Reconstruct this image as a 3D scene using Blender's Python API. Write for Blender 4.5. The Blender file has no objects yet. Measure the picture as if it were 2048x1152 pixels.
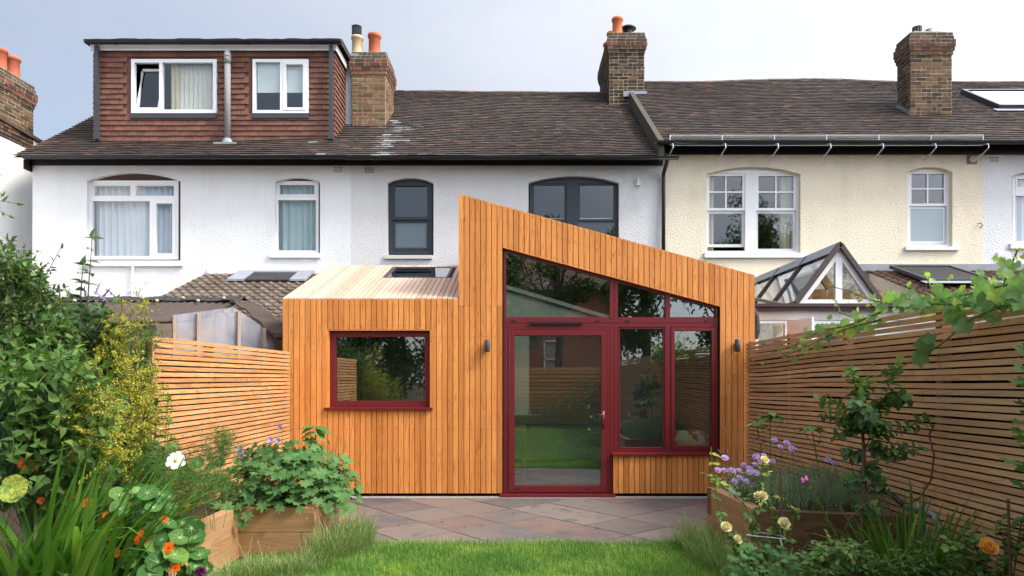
import bpy, bmesh, math, random
import numpy as np
from mathutils import Vector, Matrix
from mathutils.geometry import tessellate_polygon
R = math.radians
random.seed(7)
rnd = random.random
def U(a, b): return a + (b - a) * random.random()

# ---------------------------------------------------------------- camera, world, sun, exposure
scene = bpy.context.scene
COL = scene.collection
F = 1413.0                                   # focal length in pixels of the 2048 wide photograph
EYE = 1.51
cam_d = bpy.data.cameras.new("camera")
cam = bpy.data.objects.new("camera", cam_d)
COL.objects.link(cam)
cam_d.sensor_width = 36.0
cam_d.lens = 36.0 * F / 2048.0
cam_d.shift_x = -10.0 / 2048.0
cam_d.shift_y = 180.0 / 2048.0
cam_d.clip_end = 2000.0
cam_d.clip_start = 0.05
cam.location = (0, 0, EYE)
cam.rotation_euler = (R(90), 0, 0)
scene.camera = cam

SUN_EL, SUN_AZ = R(47), R(112)               # azimuth clockwise from +Y
SUND = Vector((math.sin(SUN_AZ) * math.cos(SUN_EL), math.cos(SUN_AZ) * math.cos(SUN_EL), math.sin(SUN_EL)))
world = bpy.data.worlds.new("World")
scene.world = world
world.use_nodes = True
nt = world.node_tree
nt.nodes.clear()
def wn(t, **k):
    n = nt.nodes.new(t)
    for a, b in k.items(): setattr(n, a, b)
    return n
wo = wn('ShaderNodeOutputWorld'); bg = wn('ShaderNodeBackground'); bg.inputs['Strength'].default_value = 0.1
sky = wn('ShaderNodeTexSky', sky_type='NISHITA', sun_disc=False)
sky.sun_elevation = SUN_EL; sky.sun_rotation = SUN_AZ
sky.air_density = 1.0; sky.dust_density = 2.0; sky.ozone_density = 1.0
tc = wn('ShaderNodeTexCoord')
dotx = wn('ShaderNodeVectorMath', operation='DOT_PRODUCT'); dotx.inputs[1].default_value = (0.85, 0.30, 0.20)
nt.links.new(tc.outputs['Generated'], dotx.inputs[0])
cn = wn('ShaderNodeTexNoise'); cn.inputs['Scale'].default_value = 3.2; cn.inputs['Detail'].default_value = 7.0; cn.inputs['Roughness'].default_value = 0.6
cmp_ = wn('ShaderNodeMapping'); cmp_.inputs['Scale'].default_value = (1, 1, 2.2); cmp_.inputs['Location'].default_value = (0.3, 1.7, 0.2)
nt.links.new(tc.outputs['Generated'], cmp_.inputs['Vector']); nt.links.new(cmp_.outputs[0], cn.inputs['Vector'])
cr = wn('ShaderNodeMapRange'); cr.inputs['From Min'].default_value = 0.40; cr.inputs['From Max'].default_value = 0.75
cr.inputs['To Min'].default_value = -0.05; cr.inputs['To Max'].default_value = 0.14
nt.links.new(cn.outputs['Fac'], cr.inputs['Value'])
dr = wn('ShaderNodeMapRange'); dr.inputs['From Min'].default_value = -0.35; dr.inputs['From Max'].default_value = 0.75
dr.inputs['To Min'].default_value = 0.45; dr.inputs['To Max'].default_value = 1.0
nt.links.new(dotx.outputs['Value'], dr.inputs['Value'])
ad = wn('ShaderNodeMath', operation='ADD', use_clamp=True)
nt.links.new(cr.outputs[0], ad.inputs[0]); nt.links.new(dr.outputs[0], ad.inputs[1])
ds = wn('ShaderNodeVectorMath', operation='DOT_PRODUCT'); ds.inputs[1].default_value = SUND
nt.links.new(tc.outputs['Generated'], ds.inputs[0])
g0 = wn('ShaderNodeMapRange'); g0.inputs['From Min'].default_value = -0.45; g0.inputs['From Max'].default_value = 1.0
nt.links.new(ds.outputs['Value'], g0.inputs['Value'])
g1 = wn('ShaderNodeValToRGB'); e_ = g1.color_ramp.elements
while len(e_) < 6: e_.new(0.5)
for el_, (p_, v_) in zip(e_, ((0.0, .345), (.07, .37), (.35, .60), (.62, .76), (.80, 2.1), (1.0, 3.4))): el_.position = p_; el_.color = (v_/4, v_/4, v_/4, 1)
nt.links.new(g0.outputs[0], g1.inputs[0])
gl = wn('ShaderNodeMath', operation='MULTIPLY'); gl.inputs[1].default_value = 4.0; nt.links.new(g1.outputs[0], gl.inputs[0])
cc = wn('ShaderNodeVectorMath', operation='SCALE'); cc.inputs[0].default_value = (6.3, 6.45, 6.9)
nt.links.new(gl.outputs[0], cc.inputs['Scale'])
mx = wn('ShaderNodeMix', data_type='RGBA')
nt.links.new(ad.outputs[0], mx.inputs['Factor']); nt.links.new(sky.outputs[0], mx.inputs[6]); nt.links.new(cc.outputs[0], mx.inputs[7])
nt.links.new(mx.outputs[2], bg.inputs['Color']); nt.links.new(bg.outputs[0], wo.inputs['Surface'])

sun_d = bpy.data.lights.new("sun", 'SUN'); sun_d.energy = 1.9; sun_d.angle = R(14); sun_d.color = (1.0, 0.93, 0.82)
sun = bpy.data.objects.new("sun", sun_d); COL.objects.link(sun)
sun.rotation_euler = SUND.to_track_quat('Z', 'Y').to_euler()
sun.location = SUND * 30

scene.view_settings.view_transform = 'Standard'
scene.view_settings.look = 'None'
scene.view_settings.gamma = 1.0
scene.view_settings.exposure = 1.27
scene.render.engine = 'CYCLES'
scene.cycles.use_denoising = True
scene.cycles.max_bounces = 7
scene.cycles.diffuse_bounces = 3
scene.cycles.glossy_bounces = 3
scene.cycles.transmission_bounces = 4
scene.cycles.transparent_max_bounces = 10
scene.cycles.caustics_reflective = False
scene.cycles.caustics_refractive = False
scene.cycles.sample_clamp_indirect = 4.0

# ---------------------------------------------------------------- helpers
def PX(px, D): return (px - 1034.0) * D / F
def PZ(py, D): return EYE - (py - 756.0) * D / F
def P(px, py, D): return Vector((PX(px, D), D, PZ(py, D)))

SMOOTH = {'foliage', 'young_foliage', 'flower', 'bloom', 'inner_foliage'}
class MB:
    def __init__(s): s.v = []; s.f = []; s.m = []
    def add(s, vs, fs, mi=0):
        b = len(s.v); s.v.extend(vs)
        for f in fs: s.f.append([i + b for i in f]); s.m.append(mi)
    def box(s, x0, x1, y0, y1, z0, z1, mi=0):
        s.add([(x0,y0,z0),(x1,y0,z0),(x1,y1,z0),(x0,y1,z0),(x0,y0,z1),(x1,y0,z1),(x1,y1,z1),(x0,y1,z1)],
              [(0,3,2,1),(4,5,6,7),(0,1,5,4),(1,2,6,5),(2,3,7,6),(3,0,4,7)], mi)
    def prism(s, pts, off, mi=0):
        """polygon (3D points) extruded by vector off"""
        n = len(pts); o = Vector(off)
        vs = [tuple(p) for p in pts] + [tuple(Vector(p) + o) for p in pts]
        fs = [tuple(range(n)), tuple(range(2*n-1, n-1, -1))]
        for i in range(n):
            j = (i+1) % n; fs.append((j, i, i+n, j+n))
        s.add(vs, fs, mi)
    def hexa(s, c, mi=0):
        """8 corners: bottom ring 4, top ring 4"""
        s.add([tuple(p) for p in c], [(0,3,2,1),(4,5,6,7),(0,1,5,4),(1,2,6,5),(2,3,7,6),(3,0,4,7)], mi)
    def beam(s, a, b, w, h, mi=0, up=(0,0,1)):
        a = Vector(a); b = Vector(b); d = (b - a).normalized(); upv = Vector(up)
        sx = d.cross(upv)
        if sx.length < 1e-4: sx = d.cross(Vector((0,1,0)))
        sx.normalize(); u = sx.cross(d).normalized()
        sx *= w/2; u *= h/2
        s.hexa([a-sx-u, a+sx-u, b+sx-u, b-sx-u, a-sx+u, a+sx+u, b+sx+u, b-sx+u], mi)
    def tube(s, pts, radii, n=6, mi=0, cap=True):
        pts = [Vector(p) for p in pts]; K = len(pts)
        if not hasattr(radii, '__len__'): radii = [radii]*K
        vs = []; ref = Vector((0.31, 0.52, 0.79))
        for i, p in enumerate(pts):
            d = (pts[min(i+1,K-1)] - pts[max(i-1,0)])
            if d.length < 1e-9: d = Vector((0,0,1))
            d.normalize()
            a = d.cross(ref)
            if a.length < 0.05: a = d.cross(Vector((1,0,0)))
            a.normalize(); b = d.cross(a)
            for k in range(n):
                t = 2*math.pi*k/n
                vs.append(tuple(p + (a*math.cos(t) + b*math.sin(t))*radii[i]))
        fs = []
        for i in range(K-1):
            for k in range(n):
                fs.append((i*n+k, i*n+(k+1)%n, (i+1)*n+(k+1)%n, (i+1)*n+k))
        if cap: fs.append(tuple(range(n-1,-1,-1))); fs.append(tuple(range((K-1)*n, K*n)))
        s.add(vs, fs, mi)
    def lathe(s, c, prof, n=14, mi=0, axis=None):
        """prof: [(r,h)] about axis through c"""
        ax = Vector(axis or (0,0,1)).normalized(); a = ax.orthogonal().normalized(); b = ax.cross(a); c = Vector(c)
        vs = []
        for r, h in prof:
            for k in range(n):
                t = 2*math.pi*k/n
                vs.append(tuple(c + ax*h + (a*math.cos(t)+b*math.sin(t))*r))
        fs = []
        for i in range(len(prof)-1):
            for k in range(n): fs.append((i*n+k, i*n+(k+1)%n, (i+1)*n+(k+1)%n, (i+1)*n+k))
        fs.append(tuple(range(n-1,-1,-1))); fs.append(tuple(range((len(prof)-1)*n, len(prof)*n)))
        s.add(vs, fs, mi)
    def build(s, name, mats, parent=None, smooth=False):
        me = bpy.data.meshes.new(name)
        off = Vector((0,0,0))
        q = parent
        while q is not None: off += q.location; q = q.parent
        if off.length > 0:
            ox, oy, oz = off
            vs = [(v[0]-ox, v[1]-oy, v[2]-oz) for v in s.v]
        else: vs = [tuple(v) for v in s.v]
        me.from_pydata(vs, [], s.f)
        if not isinstance(mats, (list, tuple)): mats = [mats]
        for m in mats: me.materials.append(m)
        if len(mats) > 1: me.polygons.foreach_set('material_index', s.m)
        if smooth or name in SMOOTH: me.polygons.foreach_set('use_smooth', [True]*len(s.f))
        me.update()
        o = bpy.data.objects.new(name, me); COL.objects.link(o)
        if parent is not None: o.parent = parent
        return o

def thing(name, label, cat, loc=(0,0,0), group=None):
    o = bpy.data.objects.new(name, None); COL.objects.link(o); o.location = loc
    o.empty_display_size = 0.1
    o['label'] = label; o['category'] = cat
    if group: o['group'] = group
    return o
def tag(o, label=None, cat=None, group=None, kind=None):
    if label: o['label'] = label
    if cat: o['category'] = cat
    if group: o['group'] = group
    if kind: o['kind'] = kind
    return o
def dup_part(o, parent, mat4):
    c = o.copy(); COL.objects.link(c); c.parent = parent; c.matrix_local = mat4
    for ch in list(o.children):
        d = ch.copy(); COL.objects.link(d); d.parent = c
    return c

# ---------------------------------------------------------------- materials
class NT:
    def __init__(s, name):
        s.mat = bpy.data.materials.new(name); s.mat.use_nodes = True
        s.t = s.mat.node_tree; s.t.nodes.clear()
        s.out = s.n('ShaderNodeOutputMaterial')
    def n(s, typ, ins=None, **k):
        x = s.t.nodes.new(typ)
        for a, b in k.items(): setattr(x, a, b)
        for a, b in (ins or {}).items():
            if isinstance(b, bpy.types.NodeSocket): s.t.links.new(b, x.inputs[a])
            else: x.inputs[a].default_value = b
        return x
    def mixc(s, fac, a, b, blend='MIX'):
        x = s.t.nodes.new('ShaderNodeMix'); x.data_type = 'RGBA'; x.blend_type = blend
        for i, v in ((0, fac), (6, a), (7, b)):
            if isinstance(v, bpy.types.NodeSocket): s.t.links.new(v, x.inputs[i])
            else: x.inputs[i].default_value = v if i == 0 or len(v) == 4 else (*v, 1)
        return x.outputs[2]
    def ramp(s, fac, stops):
        x = s.t.nodes.new('ShaderNodeValToRGB'); e = x.color_ramp.elements
        while len(e) < len(stops): e.new(0.5)
        for el, (p, c) in zip(e, stops): el.position = p; el.color = c if len(c) == 4 else (*c, 1)
        s.t.links.new(fac, x.inputs[0]); return x.outputs[0]
    def math(s, op, a, b=0.5):
        x = s.t.nodes.new('ShaderNodeMath'); x.operation = op
        for i, v in ((0, a), (1, b)):
            if isinstance(v, bpy.types.NodeSocket): s.t.links.new(v, x.inputs[i])
            else: x.inputs[i].default_value = v
        return x.outputs[0]
    def noise(s, scale, detail=4, vec=None, rough=0.55, dist=0.0):
        x = s.n('ShaderNodeTexNoise', {'Scale': scale, 'Detail': detail, 'Roughness': rough, 'Distortion': dist})
        if vec is None: vec = s.obj()
        s.t.links.new(vec, x.inputs['Vector']); return x.outputs['Fac']
    def obj(s):
        if not hasattr(s, '_o'): s._o = s.n('ShaderNodeTexCoord').outputs['Object']
        return s._o
    def island(s):
        if not hasattr(s, '_i'): s._i = s.n('ShaderNodeNewGeometry').outputs['Random Per Island']
        return s._i
    def mapped(s, scale, add_island=0.0):
        v = s.obj()
        if add_island:
            cx = s.n('ShaderNodeCombineXYZ', {0: s.math('MULTIPLY', s.island(), add_island), 1: s.math('MULTIPLY', s.island(), add_island*1.7), 2: s.math('MULTIPLY', s.island(), add_island*2.3)})
            v = s.n('ShaderNodeVectorMath', {0: v, 1: cx.outputs[0]}, operation='ADD').outputs[0]
        return s.n('ShaderNodeVectorMath', {0: v, 1: scale}, operation='MULTIPLY').outputs[0]
    def finish(s, col, rough=0.6, spec=0.3, bump=None, bdist=0.01, bstr=0.6, metal=0.0, coat=0.0):
        b = s.n('ShaderNodeBsdfPrincipled', {'Roughness': rough, 'Specular IOR Level': spec, 'Metallic': metal, 'Coat Weight': coat})
        if isinstance(col, bpy.types.NodeSocket): s.t.links.new(col, b.inputs['Base Color'])
        else: b.inputs['Base Color'].default_value = (*col, 1)
        if bump is not None:
            bp = s.n('ShaderNodeBump', {'Height': bump, 'Distance': bdist, 'Strength': bstr})
            s.t.links.new(bp.outputs[0], b.inputs['Normal'])
        s.t.links.new(b.outputs[0], s.out.inputs['Surface'])
        return s.mat

def sc(c, k): return tuple(min(1, max(0, x*k)) for x in c)
def plain(name, c, rough=0.5, spec=0.35, var=0.12, scale=6.0, bump=0.0, bscale=60.0, metal=0.0, island=0.0):
    t = NT(name)
    f = t.noise(scale, 5)
    col = t.mixc(f, sc(c, 1-var), sc(c, 1+var))
    if island:
        k = t.math('ADD', t.math('MULTIPLY', t.island(), 2*island), 1-island)
        cb = t.n('ShaderNodeCombineXYZ', {0: k, 1: k, 2: k})
        col = t.mixc(1.0, col, cb.outputs[0], 'MULTIPLY')
    return t.finish(col, rough, spec, t.noise(bscale, 3) if bump else None, bump, 0.5, metal)

def wood(name, light, dark, axis, grain=1.0, isl=0.22, rough=0.55, spec=0.25, grey=None, knots=True):
    t = NT(name)
    a = [26.0*grain]*3; a[axis] = 1.5*grain
    v = t.mapped(tuple(a), 7.0)
    n1 = t.noise(1.0, 3, v, 0.5, 0.9)
    a2 = [9.0*grain]*3; a2[axis] = 0.55*grain
    v2 = t.mapped(tuple(a2), 13.0)
    w = t.n('ShaderNodeTexNoise', {'Scale': 1.0, 'Detail': 1.0, 'Roughness': 0.4, 'Distortion': 1.6}); t.t.links.new(v2, w.inputs['Vector'])
    rings = t.math('FRACT', t.math('MULTIPLY', w.outputs['Fac'], 9.0))
    ring = t.math('POWER', rings, 2.5)
    f = t.math('ADD', t.math('MULTIPLY', n1, 0.75), t.math('MULTIPLY', ring, 0.42))
    col = t.ramp(f, [(0.22, light), (0.85, dark)])
    # board to board tone
    k = t.ramp(t.island(), [(0.0, (1-isl, 1-isl*1.25, 1-isl*1.5)), (0.45, (1, 1, 1)), (1.0, (1+isl*0.35, 1+isl*0.45, 1+isl*0.6))])
    col = t.mixc(1.0, col, k, 'MULTIPLY')
    if knots:
        a3 = [11.0]*3; a3[axis] = 3.0
        vo = t.n('ShaderNodeTexVoronoi', {'Scale': 1.0}); t.t.links.new(t.mapped(tuple(a3), 19.0), vo.inputs['Vector'])
        kn = t.ramp(vo.outputs['Distance'], [(0.05, (1,1,1)), (0.13, (0,0,0))])
        col = t.mixc(t.math('MULTIPLY', kn, 0.65), col, sc(dark, 0.45))
    if grey is not None:
        g = t.ramp(t.noise(1.3, 5), [(0.35, (0,0,0)), (0.7, (1,1,1))])
        col = t.mixc(t.math('MULTIPLY', g, 0.5), col, grey)
    return t.finish(col, rough, spec, f, 0.002, 0.4)

def render_wall(name, c, stain=(0.45, 0.40, 0.33), amt=0.12, rust=0.0):
    t = NT(name)
    big = t.noise(0.8, 6, None, 0.65)
    streak = t.noise(1.0, 5, t.mapped((3.0, 3.0, 0.5)), 0.6)
    f = t.math('MULTIPLY', t.ramp(t.math('MULTIPLY', big, streak), [(0.24, (0,0,0)), (0.48, (1,1,1))]), amt)
    col = t.mixc(f, c, stain)
    fine = t.noise(55.0, 3)
    col = t.mixc(t.math('MULTIPLY', t.ramp(fine, [(0.3, (1,1,1)), (0.5, (0,0,0))]), 0.18), col, sc(c, 0.62))
    if rust:
        r = t.ramp(t.noise(1.0, 6, t.mapped((1.6, 1.6, 0.45)), 0.65), [(0.5, (0,0,0)), (0.72, (1,1,1))])
        col = t.mixc(t.math('MULTIPLY', r, rust), col, (0.62, 0.40, 0.20))
    vo = t.n('ShaderNodeTexVoronoi', {'Scale': 56.0, 'Randomness': 1.0}, feature='SMOOTH_F1'); t.t.links.new(t.obj(), vo.inputs['Vector'])
    h = t.math('ADD', t.math('MULTIPLY', vo.outputs['Distance'], -0.9), t.math('MULTIPLY', t.noise(33.0, 6, None, 0.65), t.math('ADD', t.math('MULTIPLY', t.noise(1.7, 3), 1.6), 0.3)))
    return t.finish(col, 0.85, 0.15, h, 0.015, 0.6)

def leafmat(name, c1, c2, trans=0.28, rough=0.45, spec=0.35, c3=None):
    t = NT(name)
    st = [(0.0, c1), (0.75, c2)] + ([(0.97, c3)] if c3 else [])
    col = t.ramp(t.island(), st)
    col = t.mixc(t.math('MULTIPLY', t.noise(35.0, 3), 0.35), col, sc(c1, 0.55))
    b = t.n('ShaderNodeBsdfPrincipled', {'Base Color': col, 'Roughness': rough, 'Specular IOR Level': spec})
    bright = t.mixc(1.0, col, (1.5, 1.6, 0.7), 'MULTIPLY')
    tr = t.n('ShaderNodeBsdfTranslucent', {'Color': bright})
    m = t.n('ShaderNodeMixShader', {0: trans, 1: b.outputs[0], 2: tr.outputs[0]})
    t.t.links.new(m.outputs[0], t.out.inputs['Surface'])
    return t.mat

def glassmat(name, base=0.1, tint=(0.93, 0.95, 0.95), wob=0.012):
    t = NT(name)
    lw = t.n('ShaderNodeLayerWeight', {'Blend': 0.5})
    p = t.math('POWER', lw.outputs['Facing'], 5.0)
    fac = t.math('ADD', t.math('MULTIPLY', p, 1-base), base)
    tr = t.n('ShaderNodeBsdfTransparent', {'Color': (*tint, 1)})
    gs = t.n('ShaderNodeBsdfGlossy', {'Color': (0.95, 0.97, 1, 1), 'Roughness': 0.0})
    bp = t.n('ShaderNodeBump', {'Height': t.noise(1.1, 1), 'Distance': wob, 'Strength': 0.25})
    t.t.links.new(bp.outputs[0], gs.inputs['Normal'])
    m = t.n('ShaderNodeMixShader', {0: fac, 1: tr.outputs[0], 2: gs.outputs[0]})
    t.t.links.new(m.outputs[0], t.out.inputs['Surface'])
    return t.mat

def tilemat(name, stops, lichen=0.35, rough=0.8):
    t = NT(name)
    col = t.ramp(t.island(), stops)
    n = t.noise(9.0, 6, None, 0.7)
    col = t.mixc(t.math('MULTIPLY', t.ramp(n, [(0.42, (0,0,0)), (0.68, (1,1,1))]), lichen), col, (0.045, 0.043, 0.036))
    n2 = t.noise(31.0, 4, None, 0.7)
    col = t.mixc(t.math('MULTIPLY', t.ramp(n2, [(0.66, (0,0,0)), (0.74, (1,1,1))]), lichen*0.8), col, (0.24, 0.21, 0.15))
    return t.finish(col, rough, 0.2, t.noise(60, 4), 0.004, 0.5)

M = {}
LARCH_L, LARCH_D = (0.70, 0.295, 0.080), (0.50, 0.158, 0.033)
M['larch'] = wood('larch_boards', LARCH_L, LARCH_D, 2, isl=0.25)
M['larch_roof'] = wood('larch_roof_boards', (0.55, 0.40, 0.305), (0.43, 0.29, 0.21), 1, isl=0.2, knots=False, rough=0.75)
M['slat'] = wood('fence_slats', (0.60, 0.330, 0.145), (0.37, 0.155, 0.055), 1, isl=0.2)
M['slat_x'] = wood('fence_slats_across', (0.60, 0.31, 0.12), (0.40, 0.16, 0.05), 0, isl=0.2)
M['slat_old'] = wood('fence_slats_weathered', (0.69, 0.41, 0.205), (0.42, 0.20, 0.088), 1, isl=0.3, grey=(0.40, 0.27, 0.17))
M['post'] = wood('fence_post', (0.26, 0.14, 0.07), (0.13, 0.06, 0.03), 2)
M['sleeper'] = wood('sleeper_timber', (0.40, 0.225, 0.095), (0.23, 0.11, 0.045), 0, grain=0.6, isl=0.22, grey=(0.33, 0.22, 0.13))
M['sleeper_shade'] = wood('shade_tinted_sleeper_timber', (0.17, 0.092, 0.045), (0.09, 0.045, 0.022), 0, grain=0.6, isl=0.22)  # shade from the plants in front is put into this timber colour
M['sleeper_y'] = wood('sleeper_timber_side', (0.43, 0.245, 0.105), (0.25, 0.12, 0.05), 1, grain=0.6, isl=0.22, grey=(0.33, 0.22, 0.13))
M['beam'] = wood('interior_timber', (0.45, 0.24, 0.09), (0.3, 0.14, 0.05), 0)
M['oldwood'] = wood('old_stud_timber', (0.36, 0.25, 0.18), (0.2, 0.13, 0.09), 2, grey=(0.42, 0.38, 0.33))
M['membrane'] = plain('black_membrane', (0.008, 0.007, 0.006), 0.9, 0.1)
M['red'] = plain('red_painted_aluminium', (0.135, 0.0125, 0.0160), 0.38, 0.4, var=0.05, bump=0.0004, bscale=300)
M['steel'] = plain('dull_steel', (0.30, 0.30, 0.30), 0.45, 0.5, metal=0.6)
M['galv'] = plain('galvanised_metal', (0.55, 0.56, 0.57), 0.5, 0.5, metal=0.5)
M['black'] = plain('black_plastic', (0.012, 0.012, 0.014), 0.4, 0.4)
M['darkgrey'] = plain('anthracite_paint', (0.028, 0.036, 0.045), 0.45, 0.4)
M['lampgrey'] = plain('graphite_metal', (0.05, 0.053, 0.06), 0.4, 0.4)
M['upvc'] = plain('white_frame', (0.80, 0.81, 0.82), 0.35, 0.4, var=0.04)
M['whitewood'] = plain('white_painted_timber', (0.80, 0.80, 0.80), 0.5, 0.3, var=0.06)
M['brownwood'] = plain('brown_stained_timber', (0.06, 0.028, 0.022), 0.5, 0.3)
M['wall_white'] = render_wall('white_roughcast', (0.745, 0.755, 0.77), stain=(0.46, 0.44, 0.40), amt=0.3)
M['wall_grey'] = render_wall('pale_grey_roughcast', (0.655, 0.65, 0.645), stain=(0.42, 0.40, 0.37), amt=0.28)
M['wall_cream'] = render_wall('cream_roughcast', (0.82, 0.74, 0.575), stain=(0.5, 0.43, 0.33), amt=0.3, rust=0.25)
M['wall_flank'] = render_wall('white_flank_render', (0.78, 0.775, 0.76), amt=0.25)
M['sill'] = plain('painted_stone_sill', (0.74, 0.74, 0.74), 0.7, 0.2, bump=0.004, bscale=25)
M['sill_warm'] = plain('warm_stone_sill', (0.60, 0.56, 0.52), 0.75, 0.2, bump=0.004, bscale=25)
M['roof'] = tilemat('weathered_clay_tiles', [(0, (0.040, 0.033, 0.029)), (0.3, (0.060, 0.048, 0.041)), (0.6, (0.073, 0.056, 0.049)), (0.93, (0.088, 0.063, 0.054)), (0.995, (0.17, 0.090, 0.065))])
M['roof_white'] = tilemat('lime_stained_tiles', [(0, (0.08, 0.078, 0.076)), (0.5, (0.16, 0.158, 0.155)), (1, (0.36, 0.36, 0.35))], 0.6)
M['ridge'] = tilemat('ridge_tiles', [(0, (0.10, 0.070, 0.058)), (0.6, (0.16, 0.095, 0.070)), (1, (0.24, 0.125, 0.090))])
M['hung'] = tilemat('hung_tiles', [(0, (0.130, 0.058, 0.042)), (0.5, (0.165, 0.076, 0.055)), (1, (0.20, 0.094, 0.068))], 0.06, 0.7)
M['pantile'] = tilemat('concrete_pantiles', [(0, (0.11, 0.085, 0.065)), (0.5, (0.15, 0.115, 0.09)), (1, (0.19, 0.145, 0.11))], 0.55)
M['pantile_dark'] = tilemat('dark_pantiles', [(0, (0.075, 0.045, 0.035)), (0.5, (0.11, 0.06, 0.048)), (1, (0.17, 0.08, 0.06))], 0.7)
M['felt'] = plain('roofing_felt', (0.05, 0.05, 0.05), 0.9, 0.1, 0.4, 12, 0.003)
M['lead'] = plain('lead_flashing', (0.26, 0.28, 0.31), 0.55, 0.4, 0.25, 4, 0.002, 20)
def brickmat(name, stops, soot):
    t = NT(name)
    col = t.ramp(t.island(), stops)
    col = t.mixc(t.math('MULTIPLY', t.ramp(t.noise(22, 5, None, 0.7), [(0.4, (0,0,0)), (0.7, (1,1,1))]), 0.5), col, (0.05, 0.04, 0.03))
    col = t.mixc(t.math('MULTIPLY', t.ramp(t.noise(1.6, 4), [(0.4, (0,0,0)), (0.65, (1,1,1))]), soot), col, (0.03, 0.026, 0.022))
    return t.finish(col, 0.9, 0.15, t.noise(70, 4), 0.006, 0.6)
M['brick_y'] = brickmat('yellow_stock_brick', [(0, (0.09, 0.065, 0.045)), (0.25, (0.19, 0.125, 0.07)), (0.6, (0.29, 0.195, 0.10)), (0.85, (0.24, 0.135, 0.08)), (1, (0.31, 0.14, 0.085))], 0.25)
M['brick_d'] = brickmat('sooty_brick', [(0, (0.028, 0.025, 0.022)), (0.5, (0.060, 0.045, 0.036)), (0.78, (0.12, 0.085, 0.055)), (0.95, (0.17, 0.11, 0.065)), (1, (0.24, 0.10, 0.06))], 0.4)
M['brick_m'] = brickmat('mixed_brick', [(0, (0.042, 0.036, 0.034)), (0.35, (0.10, 0.070, 0.048)), (0.65, (0.19, 0.12, 0.062)), (0.85, (0.16, 0.085, 0.06)), (1, (0.24, 0.15, 0.08))], 0.25)
M['brick_r'] = brickmat('red_corbel_brick', [(0, (0.06, 0.04, 0.032)), (0.5, (0.14, 0.062, 0.045)), (1, (0.26, 0.10, 0.065))], 0.35)
M['brick_g'] = brickmat('weathered_grey_brick', [(0, (0.06, 0.055, 0.046)), (0.5, (0.11, 0.10, 0.08)), (1, (0.15, 0.12, 0.09))], 0.4)
M['brick_o'] = brickmat('orange_brick', [(0, (0.42, 0.155, 0.08)), (1, (0.52, 0.20, 0.11))], 0.0)
M['mortar'] = plain('mortar', (0.42, 0.34, 0.24), 0.95, 0.1, 0.3, 15, 0.006, 80)
M['mortar_d'] = plain('grey_mortar', (0.28, 0.26, 0.22), 0.95, 0.1, 0.3, 15, 0.006, 80)
M['terracotta'] = plain('terracotta', (0.40, 0.115, 0.06), 0.7, 0.2, 0.2, 10, 0.001)
M['orange_pot'] = plain('orange_terracotta', (0.56, 0.17, 0.07), 0.7, 0.2, 0.15, 10, 0.001)
M['buff_pot'] = plain('buff_clay', (0.52, 0.40, 0.24), 0.75, 0.2, 0.15, 10, 0.001)
M['pipe_grey'] = plain('grey_plastic_pipe', (0.25, 0.25, 0.25), 0.75, 0.15, 0.12)
M['glass'] = glassmat('window_glass', 0.062)
M['glass_ext'] = glassmat('extension_glass', 0.195, (0.84, 0.89, 0.87), 0.003)
M['glass_roof'] = glassmat('roof_glass', 0.28, (0.62, 0.66, 0.68))
M['net'] = plain('net_curtain', (0.66, 0.70, 0.78), 0.9, 0.1, 0.08, 3)
M['net_green'] = plain('pale_green_curtain', (0.40, 0.52, 0.52), 0.9, 0.1, 0.08, 3)
M['blind'] = plain('pale_roller_blind', (0.72, 0.78, 0.78), 0.9, 0.1, 0.03)
M['blind_v'] = plain('cream_vertical_blind', (0.72, 0.69, 0.60), 0.9, 0.1, 0.06)
M['curtain_cream'] = plain('cream_curtain', (0.60, 0.54, 0.38), 0.9, 0.1, 0.12, 4)
M['frosted'] = plain('frosted_film', (0.30, 0.37, 0.40), 0.6, 0.2, 0.03)
M['frosted_dark'] = plain('frosted_film_dark', (0.10, 0.135, 0.15), 0.6, 0.2, 0.1)
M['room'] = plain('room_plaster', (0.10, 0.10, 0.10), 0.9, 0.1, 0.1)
M['plaster'] = plain('white_plaster', (0.70, 0.70, 0.66), 0.8, 0.15, 0.04)
M['ifloor'] = plain('grey_floor_tiles', (0.09, 0.09, 0.09), 0.5, 0.3, 0.2)
M['soil'] = plain('garden_soil', (0.045, 0.030, 0.018), 0.95, 0.1, 0.5, 14, 0.02, 30)
M['poly'] = None
t = NT('translucent_sheeting')
cl = t.mixc(t.ramp(t.noise(2.2, 5, t.mapped((1,1,0.6)), 0.6, 1.5), [(0.35, (0,0,0)), (0.7, (1,1,1))]), (0.34, 0.36, 0.43), (0.62, 0.63, 0.70))
pb = t.n('ShaderNodeBsdfPrincipled', {'Base Color': cl, 'Roughness': 0.35, 'Specular IOR Level': 0.4})
tp = t.n('ShaderNodeBsdfTransparent', {'Color': (0.8, 0.82, 0.86, 1)})
m_ = t.n('ShaderNodeMixShader', {0: 0.62, 1: pb.outputs[0], 2: tp.outputs[0]}); t.t.links.new(m_.outputs[0], t.out.inputs['Surface'])
M['poly'] = t.mat
M['corrugated'] = plain('corrugated_bitumen', (0.070, 0.053, 0.047), 0.85, 0.15, 0.35, 9, 0.003)
M['conc'] = plain('cement_board', (0.33, 0.30, 0.24), 0.9, 0.1, 0.2, 5)
M['aubergine'] = plain('brown_gutter', (0.060, 0.030, 0.033), 0.45, 0.35)
M['brownpvc'] = plain('brown_rafter', (0.065, 0.048, 0.047), 0.45, 0.35)
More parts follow.
